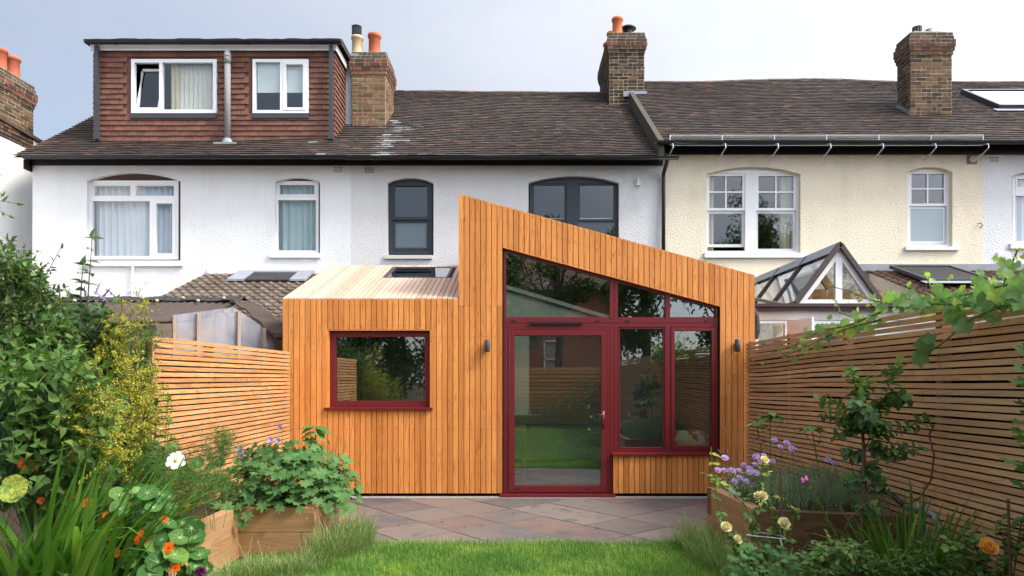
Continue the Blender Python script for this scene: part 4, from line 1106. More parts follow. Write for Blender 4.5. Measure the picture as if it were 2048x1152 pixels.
t = thing('window_seat', 'window seat with patchwork bolster cushion behind the tall red framed pane', 'seat', (2.2, FY+.5, 0))
mb = MB(); mb.box(1.25, 2.62, FY+.24, FY+.80, .02, .50); mb.build('bench', M['beam'], t)
mb = MB(); 
pts = [(1.98+k*.08, FY+.42+.01*math.sin(k*2), .66) for k in range(8)]
mb.tube(pts, [.10,.145,.155,.155,.155,.155,.145,.10], 18); mb.build('bolster_cushion', M['patch'], t, True)
mb = MB(); mb.box(X1-.03, X1-.01, FY+1.0, FY+1.35, 1.05, 1.75); tag(mb.build('wall_picture', M['brick_o']), 'red picture hanging on the side wall inside the extension', 'picture')
t = thing('dining_table', 'pale table standing inside the extension behind the door', 'table', (.5, 11, 0))
mb = MB(); mb.box(-.5, .15, 10.2, 11.5, .72, .75); mb.build('tabletop', M['oldwood'], t)
for x in (-.48, .08):
    for y in (10.25, 11.4): mb = MB(); mb.box(x, x+.05, y, y+.05, .02, .72); mb.build('leg', M['oldwood'], t)

# ================================================================ ground, patio, lawn bed
mb = MB(); mb.box(-300, 300, -200, 400, -.30, -.02); tag(mb.build('ground', M['soil']), kind='structure')
def slate():
    t = NT('riven_slate')
    base = t.ramp(t.island(), [(0, (0.070,0.071,0.077)), (.14, (0.125,0.102,0.092)), (.3, (0.175,0.140,0.12)), (.45, (0.085,0.080,0.078)), (.62, (0.205,0.112,0.075)), (.78, (0.045,0.054,0.066)), (.92, (0.15,0.125,0.11))])
    n = t.noise(2.4, 7, t.mapped((1,1,1), 5.0), 0.68, 1.2)
    col = t.mixc(t.math('MULTIPLY', t.ramp(n, [(0.42, (0,0,0)), (0.62, (1,1,1))]), 0.6), base, (0.17, 0.125, 0.105))
    n2 = t.noise(2.0, 6, t.mapped((1,1,1), 9.0), 0.7, 1.6)
    col = t.mixc(t.math('MULTIPLY', t.ramp(n2, [(0.56, (0,0,0)), (0.64, (1,1,1))]), 0.75), col, (0.060, 0.072, 0.080))
    n3 = t.noise(9, 6, t.mapped((1,1,1), 3.0), 0.75)
    col = t.mixc(t.math('MULTIPLY', t.ramp(n3, [(0.6, (0,0,0)), (0.75, (1,1,1))]), 0.4), col, (0.30, 0.26, 0.23))
    return t.finish(col, 0.62, 0.3, n3, 0.006, 0.5)
M['slate'] = slate()
mb = MB(); S = .60; a = R(40); ca, sa = math.cos(a), math.sin(a); g_ = .006
poly_lim = (-2.95, 2.95, 6.38, 8.86)
def clip(poly):
    def cl(pts, ax, v, sgn):
        out = []
        for i in range(len(pts)):
            p, q = pts[i], pts[(i+1) % len(pts)]; dp, dq = sgn*(p[ax]-v), sgn*(q[ax]-v)
            if dp >= 0: out.append(p)
            if dp*dq < 0:
                t = dp/(dp-dq); out.append((p[0]+(q[0]-p[0])*t, p[1]+(q[1]-p[1])*t))
        return out
    for ax, v, s in ((0, poly_lim[0], 1), (0, poly_lim[1], -1), (1, poly_lim[2], 1), (1, poly_lim[3], -1)):
        if poly: poly = cl(poly, ax, v, s)
    return poly
for i in range(-14, 15):
    for j in range(-14, 15):
        c = [(i*S+g_, j*S+g_), ((i+1)*S-g_, j*S+g_), ((i+1)*S-g_, (j+1)*S-g_), (i*S+g_, (j+1)*S-g_)]
        c = [(x*ca-y*sa+.3, x*sa+y*ca+7.7) for x, y in c]
        c = clip(c)
        if len(c) >= 3:
            z = U(-.002, .002); mb.prism([(x, y, -.02) for x, y in c], (0, 0, .022+z), 0)
pt_ = mb.build('patio', [M['slate']]); tag(pt_, kind='structure')
mb = MB(); mb.box(-2.95, 2.95, 6.38, 9.3, -.03, -.003); tag(mb.build('patio_bedding', plain('grout', (0.20, 0.165, 0.14), 0.9, 0.1)), kind='structure')
# drain channel
t = thing('drain_channel', 'galvanised slotted drain channel along the foot of the timber cladding', 'drain', (0, 8.93, 0))
mb = MB(); mb.box(-2.85, 2.80, 8.865, 8.985, -.02, -.004, 1)
n = int(5.6/.03)
for i in range(n): x = -2.84+i*.03; mb.box(x, x+.014, 8.875, 8.975, -.002, .006, 0)
mb.box(-2.85, 2.80, 8.865, 8.875, -.003, .006, 0); mb.box(-2.85, 2.80, 8.975, 8.985, -.003, .006, 0)
mb.build('grating', [M['galv'], M['black']], t)

# ================================================================ slatted fences
def slat_fence(name, label, x, y0, y1, top, face, m, posts, bow=None, seed=1):
    """face = +1: slats face +X, -1: face -X"""
    rs = random.Random(seed); t = thing(name, label, 'fence', (x, (y0+y1)/2, 0))
    mb = MB(); p = .0475; n = int(top/p)+1; joins = [y0+(y1-y0)*k for k in (0, .36, .70, 1)]
    for k in range(n):
        z1 = top-k*p; z0 = z1-.035
        if z0 < .01: break
        js = [y0] + sorted(rs.sample([joins[1], joins[2]], rs.choice([0, 1, 1]))) + [y1]
        for a, b in zip(js[:-1], js[1:]):
            o = rs.uniform(-.0015, .0015); yy = [a+.001+(b-a-.002)*q/8 for q in range(9)]
            w = rs.uniform(-.0015, .0015)
            vs = []
            for y in yy:
                dz = (bow(y) if bow else 0) + w*math.sin((y-a)/(b-a)*math.pi)
                xf, xb = x+face*o, x+face*o-face*.02
                vs += [(xf, y, z0+dz), (xf, y, z1+dz), (xb, y, z1+dz), (xb, y, z0+dz)]
            fs = []
            for q in range(8):
                b4 = 4*q
                for e in range(4): fs.append((b4+e, b4+(e+1) % 4, b4+4+(e+1) % 4, b4+4+e))
            fs += [(3,2,1,0), (32,33,34,35)]
            mb.add(vs, fs)
    mb.build('slat_panel', M[m], t)
    for y in posts:
        q = MB(); q.box(min(x-face*.022, x-face*.085), max(x-face*.022, x-face*.085), y-.04, y+.04, -.05, top-.02); q.build('post', M['post'], t)
    q = MB(); q.box(min(x-face*.10, x-face*.105), max(x-face*.10, x-face*.105), y0+.02, y1-.02, .0, top-.13); q.build('backing_boards', M['membrane'], t)
    return t
lf = slat_fence('slatted_fence', 'light larch slatted fence beside the plastic sided shed', -2.87, 5.6, 8.93, 1.84, 1, 'slat', (5.65, 6.7, 7.9, 8.85), seed=2)
mb = MB(); mb.box(-2.905, -2.872, 5.56, 5.598, 0, 1.84); mb.build('end_board', M['slat'], lf)
slat_fence('slatted_fence', 'weathered brown slatted fence with a grapevine trailing along its top', 2.905, -4.1, 8.97, 1.985, -1, 'slat_old', (-4, -2.2, -.4, 1.4, 3.2, 4.9, 6.3, 7.6, 8.9), bow=lambda y: -.04+.055*max(0, min(1, (9-y)/3.4))+.008*math.sin(y*2.1), seed=3)

# ================================================================ raised beds of sleepers
def sleeper_bed(name, label, path, top, courses, seed, closed=False, soil=None, mx='sleeper'):
    rs = random.Random(seed); t = thing(name, label, 'planter', (*path[0], 0)); th = .10; H = top/courses
    for c in range(courses):
        z0, z1 = c*H+.002, (c+1)*H-.002
        for i in range(len(path)-1):
            a, b = Vector((*path[i], 0)), Vector((*path[i+1], 0)); d = (b-a).normalized(); nrm = Vector((d.y, -d.x, 0))
            def conv(k):
                if k <= 0 or k >= len(path)-1: return False
                p0, p1, p2 = path[k-1], path[k], path[k+1]; return (p1[0]-p0[0])*(p2[1]-p1[1])-(p1[1]-p0[1])*(p2[0]-p1[0]) > 0
            e0 = th if ((c+i) % 2 == 0 and conv(i)) else 0; e1 = th if ((c+i) % 2 == 0 and conv(i+1)) else 0
            a2 = a+d*e0*1.02; b2 = b-d*e1*1.02; j = nrm*rs.uniform(-.004, .004)
            mb = MB(); q = [a2+j, b2+j, b2-nrm*th+j, a2-nrm*th+j]
            r = .006
            vs = []
            for p in q: vs.append((p.x, p.y, z0))
            for p in q: vs.append((p.x, p.y, z1-r))
            cen = (q[0]+q[1]+q[2]+q[3])/4
            for p in q: s_ = p+(cen-p).normalized()*r; vs.append((s_.x, s_.y, z1))
            mb.add(vs, [(0,3,2,1)]+[(k, (k+1)%4, 4+(k+1)%4, 4+k) for k in range(4)]+[(4+k, 4+(k+1)%4, 8+(k+1)%4, 8+k) for k in range(4)]+[(8,9,10,11)])
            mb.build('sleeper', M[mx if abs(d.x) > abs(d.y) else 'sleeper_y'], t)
    mb = MB(); mb.add([(x, y, top-.06) for x, y in soil], [tuple(range(len(soil)))]); mb.build('soil', M['soil'], t)
    return t
sleeper_bed('raised_bed', 'low timber sleeper raised bed in front of the light larch fence', [(-2.86, 4.2), (-2.34, 4.2), (-2.34, 5.94), (-1.71, 5.94), (-1.71, 7.1), (-2.86, 7.1)], .42, 2, 5,
            soil=[(-2.86, 4.25), (-2.4, 4.25), (-2.4, 5.99), (-1.76, 5.99), (-1.76, 7.05), (-2.86, 7.05)])
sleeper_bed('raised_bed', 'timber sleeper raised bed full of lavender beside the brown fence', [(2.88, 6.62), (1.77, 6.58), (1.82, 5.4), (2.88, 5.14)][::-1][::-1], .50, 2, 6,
            soil=[(2.88, 5.2), (1.87, 5.45), (1.82, 6.5), (2.88, 6.55)], mx='sleeper_shade')

# ================================================================ left neighbour's lean-to roof and shed
def pantiles(mb, x0, x1, yt, zt, yb, zb, gauge=.30, pitch=.21, amp=.028, seed=1, left=None):
    rs = random.Random(seed); L = math.hypot(yb-yt, zb-zt); n = int(L/gauge); 
    for j in range(n):
        u0, u1 = j/n, (j+1)/n + .02
        y0, z0, y1, z1 = lerp(yt, yb, u0), lerp(zt, zb, u0), lerp(yt, yb, u1), lerp(zt, zb, u1)
        xa = left(u1) if left else x0
        x = xa
        while x < x1-.02:
            w = min(pitch, x1-x); K = 6; vs = []; jz = rs.uniform(-.006, .006)
            for q in range(K+1):
                xx = x+w*q/K; f = q/K
                h = amp*(max(0, math.sin(2*math.pi*f))*1.2 + .15*math.cos(math.pi*f))
                vs += [(xx, y0, z0+h*.9), (xx, y1, z1+h+.030+jz), (xx, y1+.003, z1+h+.004+jz)]
            mb.add(vs, [(3*q+k, 3*q+3+k, 3*q+4+k, 3*q+1+k) for q in range(K) for k in range(2)]); x += pitch
t = thing('tiled_lean_to', 'neighbouring lean-to with brown pantiles and a flat roof light below the white house', 'outbuilding', (-4.5, 12, 0))
mb = MB(); pantiles(mb, -6.0, -3.02, 12.98, 3.42, 10.6, 2.42, seed=3, gauge=.175, pitch=.155, amp=.018, left=lambda u: lerp(PX(418,13), PX(245,10.6), u)); mb.build('roof', M['pantile'], t)
mb = MB(); mb.box(-5.6, -3.06, 10.9, 12.9, -.05, 2.40); mb.build('wall', M['wall_white'], t)
mb = MB(); mb.box(-5.7, -3.05, 10.52, 10.60, 2.34, 2.43); mb.build('gutter', M['black'], t)
mb = MB(); mb.box(PX(415,12.97), -3.06, 12.955, 12.99, 3.42, 3.54); mb.build('flashing', M['sill'], t)
mb = MB()
def lt(x, y, h): return (x, y, lerp(3.42, 2.42, (12.98-y)/2.38)+h)
def lslab(xa, xb, ya, yb, h0, h1, mi): mb.hexa([lt(xa,ya,h0), lt(xb,ya,h0), lt(xb,yb,h0), lt(xa,yb,h0), lt(xa,ya,h1), lt(xb,ya,h1), lt(xb,yb,h1), lt(xa,yb,h1)], mi)
lslab(-5.08, -4.78, 12.36, 12.92, .05, .085, 0); lslab(-3.98, -3.70, 12.36, 12.92, .05, .085, 0); lslab(-4.78, -3.98, 12.84, 12.92, .05, .085, 0); lslab(-4.78, -3.98, 12.38, 12.84, .05, .07, 1)
mb.build('roof_light', [M['lead'], M['felt']], t)
t = thing('garden_shed', 'ramshackle shed with corrugated roof and cloudy plastic sheet sides behind the larch fence', 'shed', (-4.2, 9, 0))
mb = MB()   # corrugated sheets: ridge along the back, front eave, skewed right verge
n = 150; K = 8
vs = []
for i in range(n+1):
    s_ = i/n
    top = Vector((lerp(-7.4, -3.76, s_), 9.6, 2.56+.01*math.sin(s_*9)))
    bot = Vector((lerp(-7.4, -4.28, s_**.92), lerp(8.7, 8.3, s_), 2.22-.05*s_+.015*math.sin(s_*14)))
    c = .022*math.sin(2*math.pi*s_*38)
    for k in range(K+1):
        u = k/K; p = top.lerp(bot, u); p.z += c - .10*math.sin(math.pi*u)*s_**6 + .0
        vs.append((p.x, p.y, p.z)) 
vs2 = [(x, y, z-.012) for x, y, z in vs]; W = K+1
fs = [(i*W+k, i*W+k+1, (i+1)*W+k+1, (i+1)*W+k) for i in range(n) for k in range(K)]; N = len(vs)
fs2 = [tuple(N+q for q in f[::-1]) for f in fs]
ed = [(i*W+K, i*W+K+N, (i+1)*W+K+N, (i+1)*W+K) for i in range(n)] + [(n*W+k, n*W+k+1, n*W+k+1+N, n*W+k+N) for k in range(K)]
mb.add(vs+vs2, fs+fs2+ed)
rf = mb.build('roof', M['corrugated'], t)
mb = MB(); vs = []
for i in range(13):     # falling sheet at the right-hand end
    u = i/12; x = lerp(-3.78, -3.17, u); z = 2.54-.50*u**1.25; c = .018*math.sin(u*22)
    vs += [(x, 9.30, z+c), (x, 10.2, z+c+.05), (x, 9.30, z+c-.03), (x, 10.2, z+c+.02)]
fs = []
for i in range(12): b = 4*i; fs += [(b, b+4, b+5, b+1), (b+2, b+3, b+7, b+6), (b, b+2, b+6, b+4)]
mb.add(vs, fs); mb.build('roof_sheet', M['corrugated'], rf)
mb = MB()
for i in range(60):
    xa, xb = lerp(-7.4, -3.7, i/60), lerp(-7.4, -3.7, (i+1)/60); z = 2.60+.008*math.sin(i*.8)
    mb.add([(xa, 9.46, z-.05), (xb, 9.46, z-.05), (xb, 9.6, z+.015), (xa, 9.6, z+.015), (xb, 9.72, z-.03), (xa, 9.72, z-.03)], [(0,1,2,3), (3,2,4,5)])
mb.build('ridge_cap', M['felt'], rf)
for q in range(9):
    s_ = .35+q*.075; mb = MB(); x = lerp(-7.4, -3.76, s_); mb.lathe((x-.02*(q % 2), 9.50-.12*(q % 2), 2.575-.05*(q % 2)), [(.02, 0), (.026, .012), (.014, .03)], 8); mb.build('fixing_cap', M['buff_pot'], rf)
A, B = Vector((-4.17, 8.55, 0)), Vector((-3.25, 9.42, 0))
def sp(u, z, o=0.0): p = A.lerp(B, u); nrm = Vector((B-A).to_tuple()).cross(Vector((0,0,1))).normalized(); p = p+nrm*o; return (p.x, p.y, z)
ht = lambda u: 2.27 + .14*min(1, u/.55) - (.32*((u-.58)/.42)**1.1 if u > .58 else 0)
mb = MB()
for i in range(20):
    u0, u1 = i/20, (i+1)/20; w0, w1 = .012*math.sin(i*1.7), .012*math.sin((i+1)*1.7)
    mb.add([sp(u0, 1.2, w0), sp(u1, 1.2, w1), sp(u1, ht(u1), w1*.3), sp(u0, ht(u0), w0*.3)], [(0,1,2,3)])
mb.build('plastic_sheet', M['poly'], t)
for u in (.015, .22, .62, .88):
    mb = MB(); mb.beam(sp(u, 1.0, .03), sp(u+U(-.01,.01), ht(u)-.02, .03), .05, .04); mb.build('stud', M['oldwood'], t)
mb = MB()
mb.beam(sp(.02, 2.02, -.05), sp(.98, 1.78, -.05), .03, .10); mb.beam(sp(.12, 2.02, -.16), sp(.5, 2.12, -.2), .03, .1); mb.beam(sp(.5, 1.6, -.2), sp(.95, 1.75, -.2), .03, .09)
mb.build('rail', M['beam'], t)
mb = MB(); mb.add([(-5.3, 8.8, 1.2), (-4.25, 8.40, 1.2), (-4.25, 8.40, 1.86), (-4.3, 8.42, 2.14), (-5.3, 8.8, 2.14)], [(0,1,2,3,4)]); mb.add([(-4.22,8.36,1.2),(-4.22,8.36,1.88),(-4.32,8.33,2.15),(-4.36,8.36,2.15),(-4.26,8.40,1.88),(-4.26,8.4,1.2)],[(0,1,2,3,4,5)])
mb.build('cement_panel', M['conc'], t)
mb = MB(); mb.box(-7.0, -3.3, 10.25, 10.3, 0, 2.4); mb.box(-7.2, -4.4, 8.9, 8.95, 0, 1.9); mb.build('back_wall', M['oldwood'], t)
mb = MB()
for k in range(6):
    p0 = Vector(sp(.87+k*.012, 2.1-.03*k, .05)); pts = [p0]
    for q in range(6): p0 = p0+Vector((U(-.03,.035), U(-.03,.03), -U(.06,.12))); pts.append(p0)
    mb.tube(pts, .005, 4)
mb.build('dead_creeper', M['oldwood'], t)

# ================================================================ right neighbour: conservatory and tiled lean-to
t = thing('conservatory', 'white conservatory with a steep glazed gable and brown rafters beyond the vine fence', 'conservatory', (4.4, 9.6, 0))
CY = 9.6; xl_, xr_, xm_ = PX(1590,CY), PX(1763,CY), PX(1678,CY); ze_, zr_ = PZ(607,CY), PZ(489,CY)
mb = MB()
def tri_bar(a, b, w, dep, y): 
    d = (Vector((b[0],0,b[1]))-Vector((a[0],0,a[1]))).normalized(); n_ = Vector((-d.z,0,d.x))*w
    mb.prism([(a[0],y,a[1]), (b[0],y,b[1]), (b[0]+n_.x,y,b[1]+n_.z), (a[0]+n_.x,y,a[1]+n_.z)], (0,dep,0))
mb.box(xm_-.045, xm_+.045, CY, CY+.06, ze_, zr_-.16); 
tri_bar((xl_+.07, ze_), (xm_, zr_-.08), -.075, .058, CY+.001) if False else None
mb.prism([(xl_+.03,CY+.001,ze_), (xl_+.125,CY+.001,ze_), (xm_-.0,CY+.001,zr_-.165), (xm_-.0,CY+.001,zr_-.03)], (0,.058,0))
mb.prism([(xr_-.03,CY+.001,ze_), (xm_+.0,CY+.001,zr_-.03), (xm_+.0,CY+.001,zr_-.165), (xr_-.125,CY+.001,ze_)], (0,.058,0))
mb.box(xl_+.1, xr_-.1, CY+.003, CY+.055, ze_, ze_+.055)
fr_ = mb.build('gable_frame', M['upvc'], t)
g = MB(); g.prism([(xl_+.1,CY+.03,ze_), (xr_-.1,CY+.03,ze_), (xm_,CY+.03,zr_-.12)], (0,.006,0)); g.build('pane', M['glass'], fr_)
def slope(side, y, u):   # u 0 eave ..1 ridge
    xe = xl_ if side < 0 else xr_; return Vector((lerp(xe, xm_, u), y, lerp(ze_, zr_, u)))
mb = MB()
for side in (-1, 1):
    for y in (CY-.02, 10.65, 11.75, 12.9): mb.beam(slope(side, y, 0), slope(side, y, 1), .075 if y < 10 else .05, .06, up=(0,1,0) if False else (side*.7,0,.7))
mb.beam(slope(-1, CY-.02, 0), slope(-1, 12.95, 0), .05, .05); mb.beam(slope(1, CY-.02, 0), slope(1, 12.95, 0), .05, .05)
mb.build('rafter', M['brownpvc'], t)
g = MB()
for side in (-1, 1): g.add([slope(side, CY, .0), slope(side, 12.95, .0), slope(side, 12.95, 1), slope(side, CY, 1)], [(0,1,2,3)])
g.add([(3.08, CY, ze_-.05), (xl_, CY, ze_-.02), (xl_, 12.95, ze_+.3), (3.08, 12.95, ze_+.45)], [(0,1,2,3)])
g.build('glazed_roof', M['glass_roof'], t)
mb = MB()
for y in (10.4, 11.6): mb.beam((3.1, y+.5, ze_+.33), (xl_, y-.5, ze_+.0), .045, .05)
mb.build('flat_rafter', M['pipe_grey'], t)
mb = MB(); q = 26
for i in range(q):
    y0_, y1_ = lerp(CY-.05, 12.97, i/q), lerp(CY-.05, 12.97, (i+1)/q); z = zr_+.035
    mb.add([(xm_-.12, y0_, z-.15), (xm_, y0_, z), (xm_+.12, y0_, z-.15), (xm_-.12, y1_, z-.15), (xm_, y1_, z), (xm_+.12, y1_, z-.15)], [(0,1,4,3), (1,2,5,4)])
mb.build('ridge_flashing', M['lead'], t)
mb = MB(); mb.box(3.04, 6.2, CY-.06, CY+.02, PZ(622,CY), PZ(615,CY)); mb.box(3.04, 6.2, CY-.09, CY-.0, PZ(614.5,CY), PZ(608,CY)); mb.build('gutter', M['aubergine'], t)
mb = MB(); mb.box(3.04, 6.2, CY, CY+.1, PZ(640,CY), PZ(622.5,CY)); mb.build('header', M['sill_warm'], t)
mb = MB()
for r in ring(1511, 1576, 641, 760, 6): pxbox(mb, r, CY+.01, .06)
pxbox(mb, (1580, 1640, 641, 648), CY+.01, .06); pxbox(mb, (1628, 1634, 648, 760), CY+.01, .06); pxbox(mb, (1635, 1900, 690, 760), CY+.012, .06); pxbox(mb, (1635, 1900, 641, 648), CY+.012, .06)
wf = mb.build('window', M['upvc'], t)
g = MB(); pxbox(g, (1516, 1571, 646, 756), CY+.03, .006); pxbox(g, (1640, 1895, 648, 690), CY+.03, .006); g.build('pane', M['glass'], wf)
mb = MB(); x0_, x1_ = PX(1573,9.4), PX(1625,9.0)
def dleaf(u, v, o): return (lerp(PX(1574,9.55), PX(1624,8.95), u)+o*.6, lerp(9.55, 8.95, u)+o*.4, lerp(.05, 2.28, v))
def dbox(u0, u1, v0, v1): mb.hexa([dleaf(u0,v0,0), dleaf(u1,v0,0), dleaf(u1,v0,.05), dleaf(u0,v0,.05), dleaf(u0,v1,0), dleaf(u1,v1,0), dleaf(u1,v1,.05), dleaf(u0,v1,.05)])
dbox(0,.18,0,1); dbox(.82,1,0,1); dbox(.18,.82,.87,1); dbox(.18,.82,0,.4)
d_ = mb.build('door', M['upvc'], t)
g = MB(); g.hexa([dleaf(.18,.4,.02), dleaf(.82,.4,.02), dleaf(.82,.4,.026), dleaf(.18,.4,.026), dleaf(.18,.87,.02), dleaf(.82,.87,.02), dleaf(.82,.87,.026), dleaf(.18,.87,.026)]); g.build('pane', M['glass'], d_)
mb = MB(); mb.hexa([dleaf(.03,.84,-.03), dleaf(.13,.84,-.03), dleaf(.13,.84,0), dleaf(.03,.84,0), dleaf(.03,.92,-.03), dleaf(.13,.92,-.03), dleaf(.13,.92,0), dleaf(.03,.92,0)]); mb.build('lock', M['buff_pot'], d_)
mb = MB(); mb.beam(P(1602,588,10), P(1765,596,10), .06, .15); mb.beam(P(1640,548,10.05), P(1680,604,10.05), .06, .10); mb.build('tie_beam', M['beam'], t)
mb = MB(); mb.add([(3.1, 12.9, 0), (6.3, 12.9, 0), (6.3, CY+.1, 0), (3.1, CY+.1, 0), (3.1, 12.9, 2.2), (6.3, 12.9, 2.2)], [(0,1,2,3), (0,4,5,1)]); mb.build('inner_walls', M['room'], t)
t = thing('tiled_lean_to', 'lean-to extension with dark mossy pantiles below the cream house', 'outbuilding', (8, 12, 0))
mb = MB(); pantiles(mb, 6.4, 14, 12.97, 3.47, 10.3, 2.52, seed=8, gauge=.19, pitch=.16, amp=.02); rf = mb.build('roof', M['pantile_dark'], t)
mb = MB(); mb.box(6.50, 14, 10.45, 12.95, -.05, 2.5); mb.prism([(6.46, 10.4, 2.3), (6.46, 12.96, 2.3), (6.46, 12.96, 3.44), (6.46, 10.4, 2.54)], (.03, 0, 0)); mb.build('wall', M['wall_cream'], t)
mb = MB(); mb.box(PX(1690,12.97), 14, 12.95, 12.99, 3.47, 3.60); mb.build('flashing', M['lead'], t)
mb = MB()
for i in range(14):
    u0, u1 = i/14, (i+1)/14; y0_, y1_ = lerp(12.95, 10.2, u0), lerp(12.95, 10.2, u1); za, zb_ = lerp(3.2, 2.15, u0), lerp(3.2, 2.15, u1)
    mb.add([(6.45, y0_, za), (6.45, y1_, zb_), (6.15, y1_, zb_-.22), (6.15, y0_, za-.22), (5.6, y1_, zb_-.30), (5.6, y0_, za-.30)], [(0,1,2,3), (3,2,4,5)])
mb.build('lead_valley', M['lead'], t)
roofwin(t, 6.76, 7.86, .50, .95, (10.3, 2.60), (12.97, 3.55), M['lampgrey'], .045, .06)
mb = MB()
mb.prism([(3.05, 12.97, 3.2), (3.75, 12.97, 3.2), (3.75, 12.97, 3.42), (3.05, 12.97, 3.42)], (0, .02, 0)); mb.prism([(2.72,12.97,3.30),(3.05,12.97,3.30),(3.05,12.97,3.6),(2.72,12.97,3.6)],(0,.02,0))
mb.build('wall_flashing', M['lead'], t)
# rolled felt hanging at the boundary beside the extension
mb = MB(); mb.tube([(3.07+.02*math.sin(k), 9.15, 2.02+k*.1) for k in range(5)], [.05,.06,.055,.06,.03], 8); tag(mb.build('rolled_felt', M['felt']), 'black rolled roofing felt stuffed behind the end of the timber cladding', 'roofing felt')
# chain link fence on the left
t = thing('chain_link_fence', 'green plastic coated chain link fence overgrown by the shrubs', 'fence', (-2.93, 3, 0))
mb = MB(); s_ = .065; y0_, y1_ = 2.2, 5.55; H = 1.46
k0 = int(H/s_); n = int((y1_-y0_)/s_)
for i in range(-k0, n):
    for sg_ in (1, -1):
        ya = y0_+i*s_ if sg_ > 0 else y0_+(i+k0)*s_
        a = Vector((-2.93, ya, 0)); b = Vector((-2.93, ya+sg_*H, H))
        def cut(p, q):
            pts = [p, q]; out = []
            t0, t1 = 0, 1
            dy = q.y-p.y
            for lim, sn in ((y0_, 1), (y1_, -1)):
                f0, f1 = sn*(p.y-lim), sn*(q.y-lim)
                if f0 < 0 and f1 < 0: return None
                if f0 < 0: t0 = max(t0, f0/(f0-f1))
                if f1 < 0: t1 = min(t1, f0/(f0-f1))
            if t1 <= t0: return None
            return p.lerp(q, t0), p.lerp(q, t1)
        c = cut(a, b)
        if c: mb.tube(c, .0015, 3, 0, False)
mb.tube([(-2.93, y0_, H), (-2.93, y1_, H)], .003, 4)
M['greenwire'] = plain('green_coated_wire', (0.03, 0.085, 0.065), 0.45, 0.4)
mb.build('wire_mesh', M['greenwire'], t)
for y in (2.3, 5.5): mb = MB(); mb.tube([(-2.95, y, 0), (-2.95, y, 1.5)], .03, 8); mb.build('post', M['post'], t)
# ================================================================ behind the camera (seen in the glass)
slat_fence_z = None
t = thing('slatted_fence', 'end of garden slatted fence reflected in the door glass', 'fence', (0, -4.15, 0))
mb = MB()
for k in range(15): z1 = 1.84-k*.12; mb.box(-2.9, 2.9, -4.15, -4.13, z1-.098, z1)
mb.box(-2.9, 2.9, -4.25, -4.24, 0, 1.7, 1); mb.build('slat_panel', [M['slat_x'], M['membrane']], t)
t = thing('brick_house', 'orange brick house reflected in the door glass', 'house', (1, -17, 0))
mb = MB()
for k in range(60):
    for i in range(36):
        x = -3+i*.225+(.11 if k % 2 else 0)
        if 1.2 < x < 2.0 and (14 < k < 34 or 44 < k < 58): continue
        mb.box(x, x+.215, -17, -16.9, k*.1, k*.1+.09, 0)
mb.box(-3, 5.2, -17.1, -16.95, 0, 6, 1); mb.build('wall', [M['brick_o'], M['mortar']], t)
mb = MB(); mb.prism([(-3.3,-16.6,5.9),(5.5,-16.6,5.9),(5.5,-20,8),(-3.3,-20,8)], (0,0,-.1)); mb.build('roof', M['pantile_dark'], t)
for z in (1.5, 4.4):
    mb = MB()
    for (a,b,c,d) in ((1.3,2.1,z,z+.08),(1.3,2.1,z+1.8,z+1.88),(1.3,1.38,z,z+1.88),(2.02,2.1,z,z+1.88),(1.3,2.1,z+.9,z+.97)): mb.box(a,b,-16.92,-16.86,c,d)
    w = mb.build('window', M['whitewood'], t)
# ================================================================ planting
L = {}
L['dark'] = leafmat('leaf_dark_glossy', (0.030, 0.075, 0.016), (0.080, 0.160, 0.030), 0.25, 0.4, 0.3, (0.16, 0.25, 0.06))
L['mid'] = leafmat('leaf_mid_green', (0.045, 0.105, 0.020), (0.105, 0.195, 0.040), 0.28, 0.55, 0.2)
L['budd'] = leafmat('leaf_buddleia', (0.040, 0.085, 0.035), (0.085, 0.15, 0.060), 0.25, 0.6, 0.25)
L['bind'] = leafmat('leaf_bindweed', (0.045, 0.110, 0.026), (0.115, 0.21, 0.050), 0.3, 0.55, 0.2, (0.19, 0.28, 0.06))
L['gold'] = leafmat('leaf_golden', (0.16, 0.19, 0.03), (0.44, 0.40, 0.045), 0.3, 0.6, 0.15, (0.62, 0.54, 0.08))
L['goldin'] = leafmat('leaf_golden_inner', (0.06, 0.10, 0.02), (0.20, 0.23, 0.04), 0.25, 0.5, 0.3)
L['sword'] = leafmat('leaf_sword', (0.045, 0.125, 0.016), (0.11, 0.235, 0.035), 0.35, 0.5, 0.25, (0.22, 0.32, 0.06))
L['nast'] = leafmat('leaf_nasturtium', (0.040, 0.120, 0.030), (0.085, 0.20, 0.050), 0.30, 0.65, 0.12, (0.17, 0.28, 0.05))
L['yellowing'] = leafmat('leaf_yellowing', (0.20, 0.22, 0.04), (0.35, 0.32, 0.06), 0.3, 0.55, 0.25)
def yellowing():
    t = NT('leaf_mottled_yellowing')
    f = t.ramp(t.noise(38.0, 5, None, 0.6, 0.8), [(0.44, (0.09, 0.17, 0.03)), (0.55, (0.36, 0.34, 0.05)), (0.66, (0.12, 0.20, 0.04))])
    return t.finish(f, 0.6, 0.2)
L['mottled'] = yellowing()
L['ger'] = leafmat('leaf_geranium', (0.055, 0.135, 0.040), (0.115, 0.22, 0.070), 0.25, 0.7, 0.1)
L['fresh'] = leafmat('leaf_fresh', (0.075, 0.155, 0.030), (0.16, 0.27, 0.06), 0.35, 0.5, 0.3)
L['feather'] = leafmat('leaf_feathery', (0.06, 0.14, 0.03), (0.12, 0.23, 0.06), 0.3, 0.6, 0.2)
L['vine'] = leafmat('leaf_vine', (0.11, 0.21, 0.085), (0.19, 0.32, 0.11), 0.42, 0.65, 0.15, (0.32, 0.42, 0.08))
L['vineyoung'] = leafmat('leaf_vine_young', (0.20, 0.30, 0.05), (0.34, 0.42, 0.08), 0.4, 0.5, 0.25)
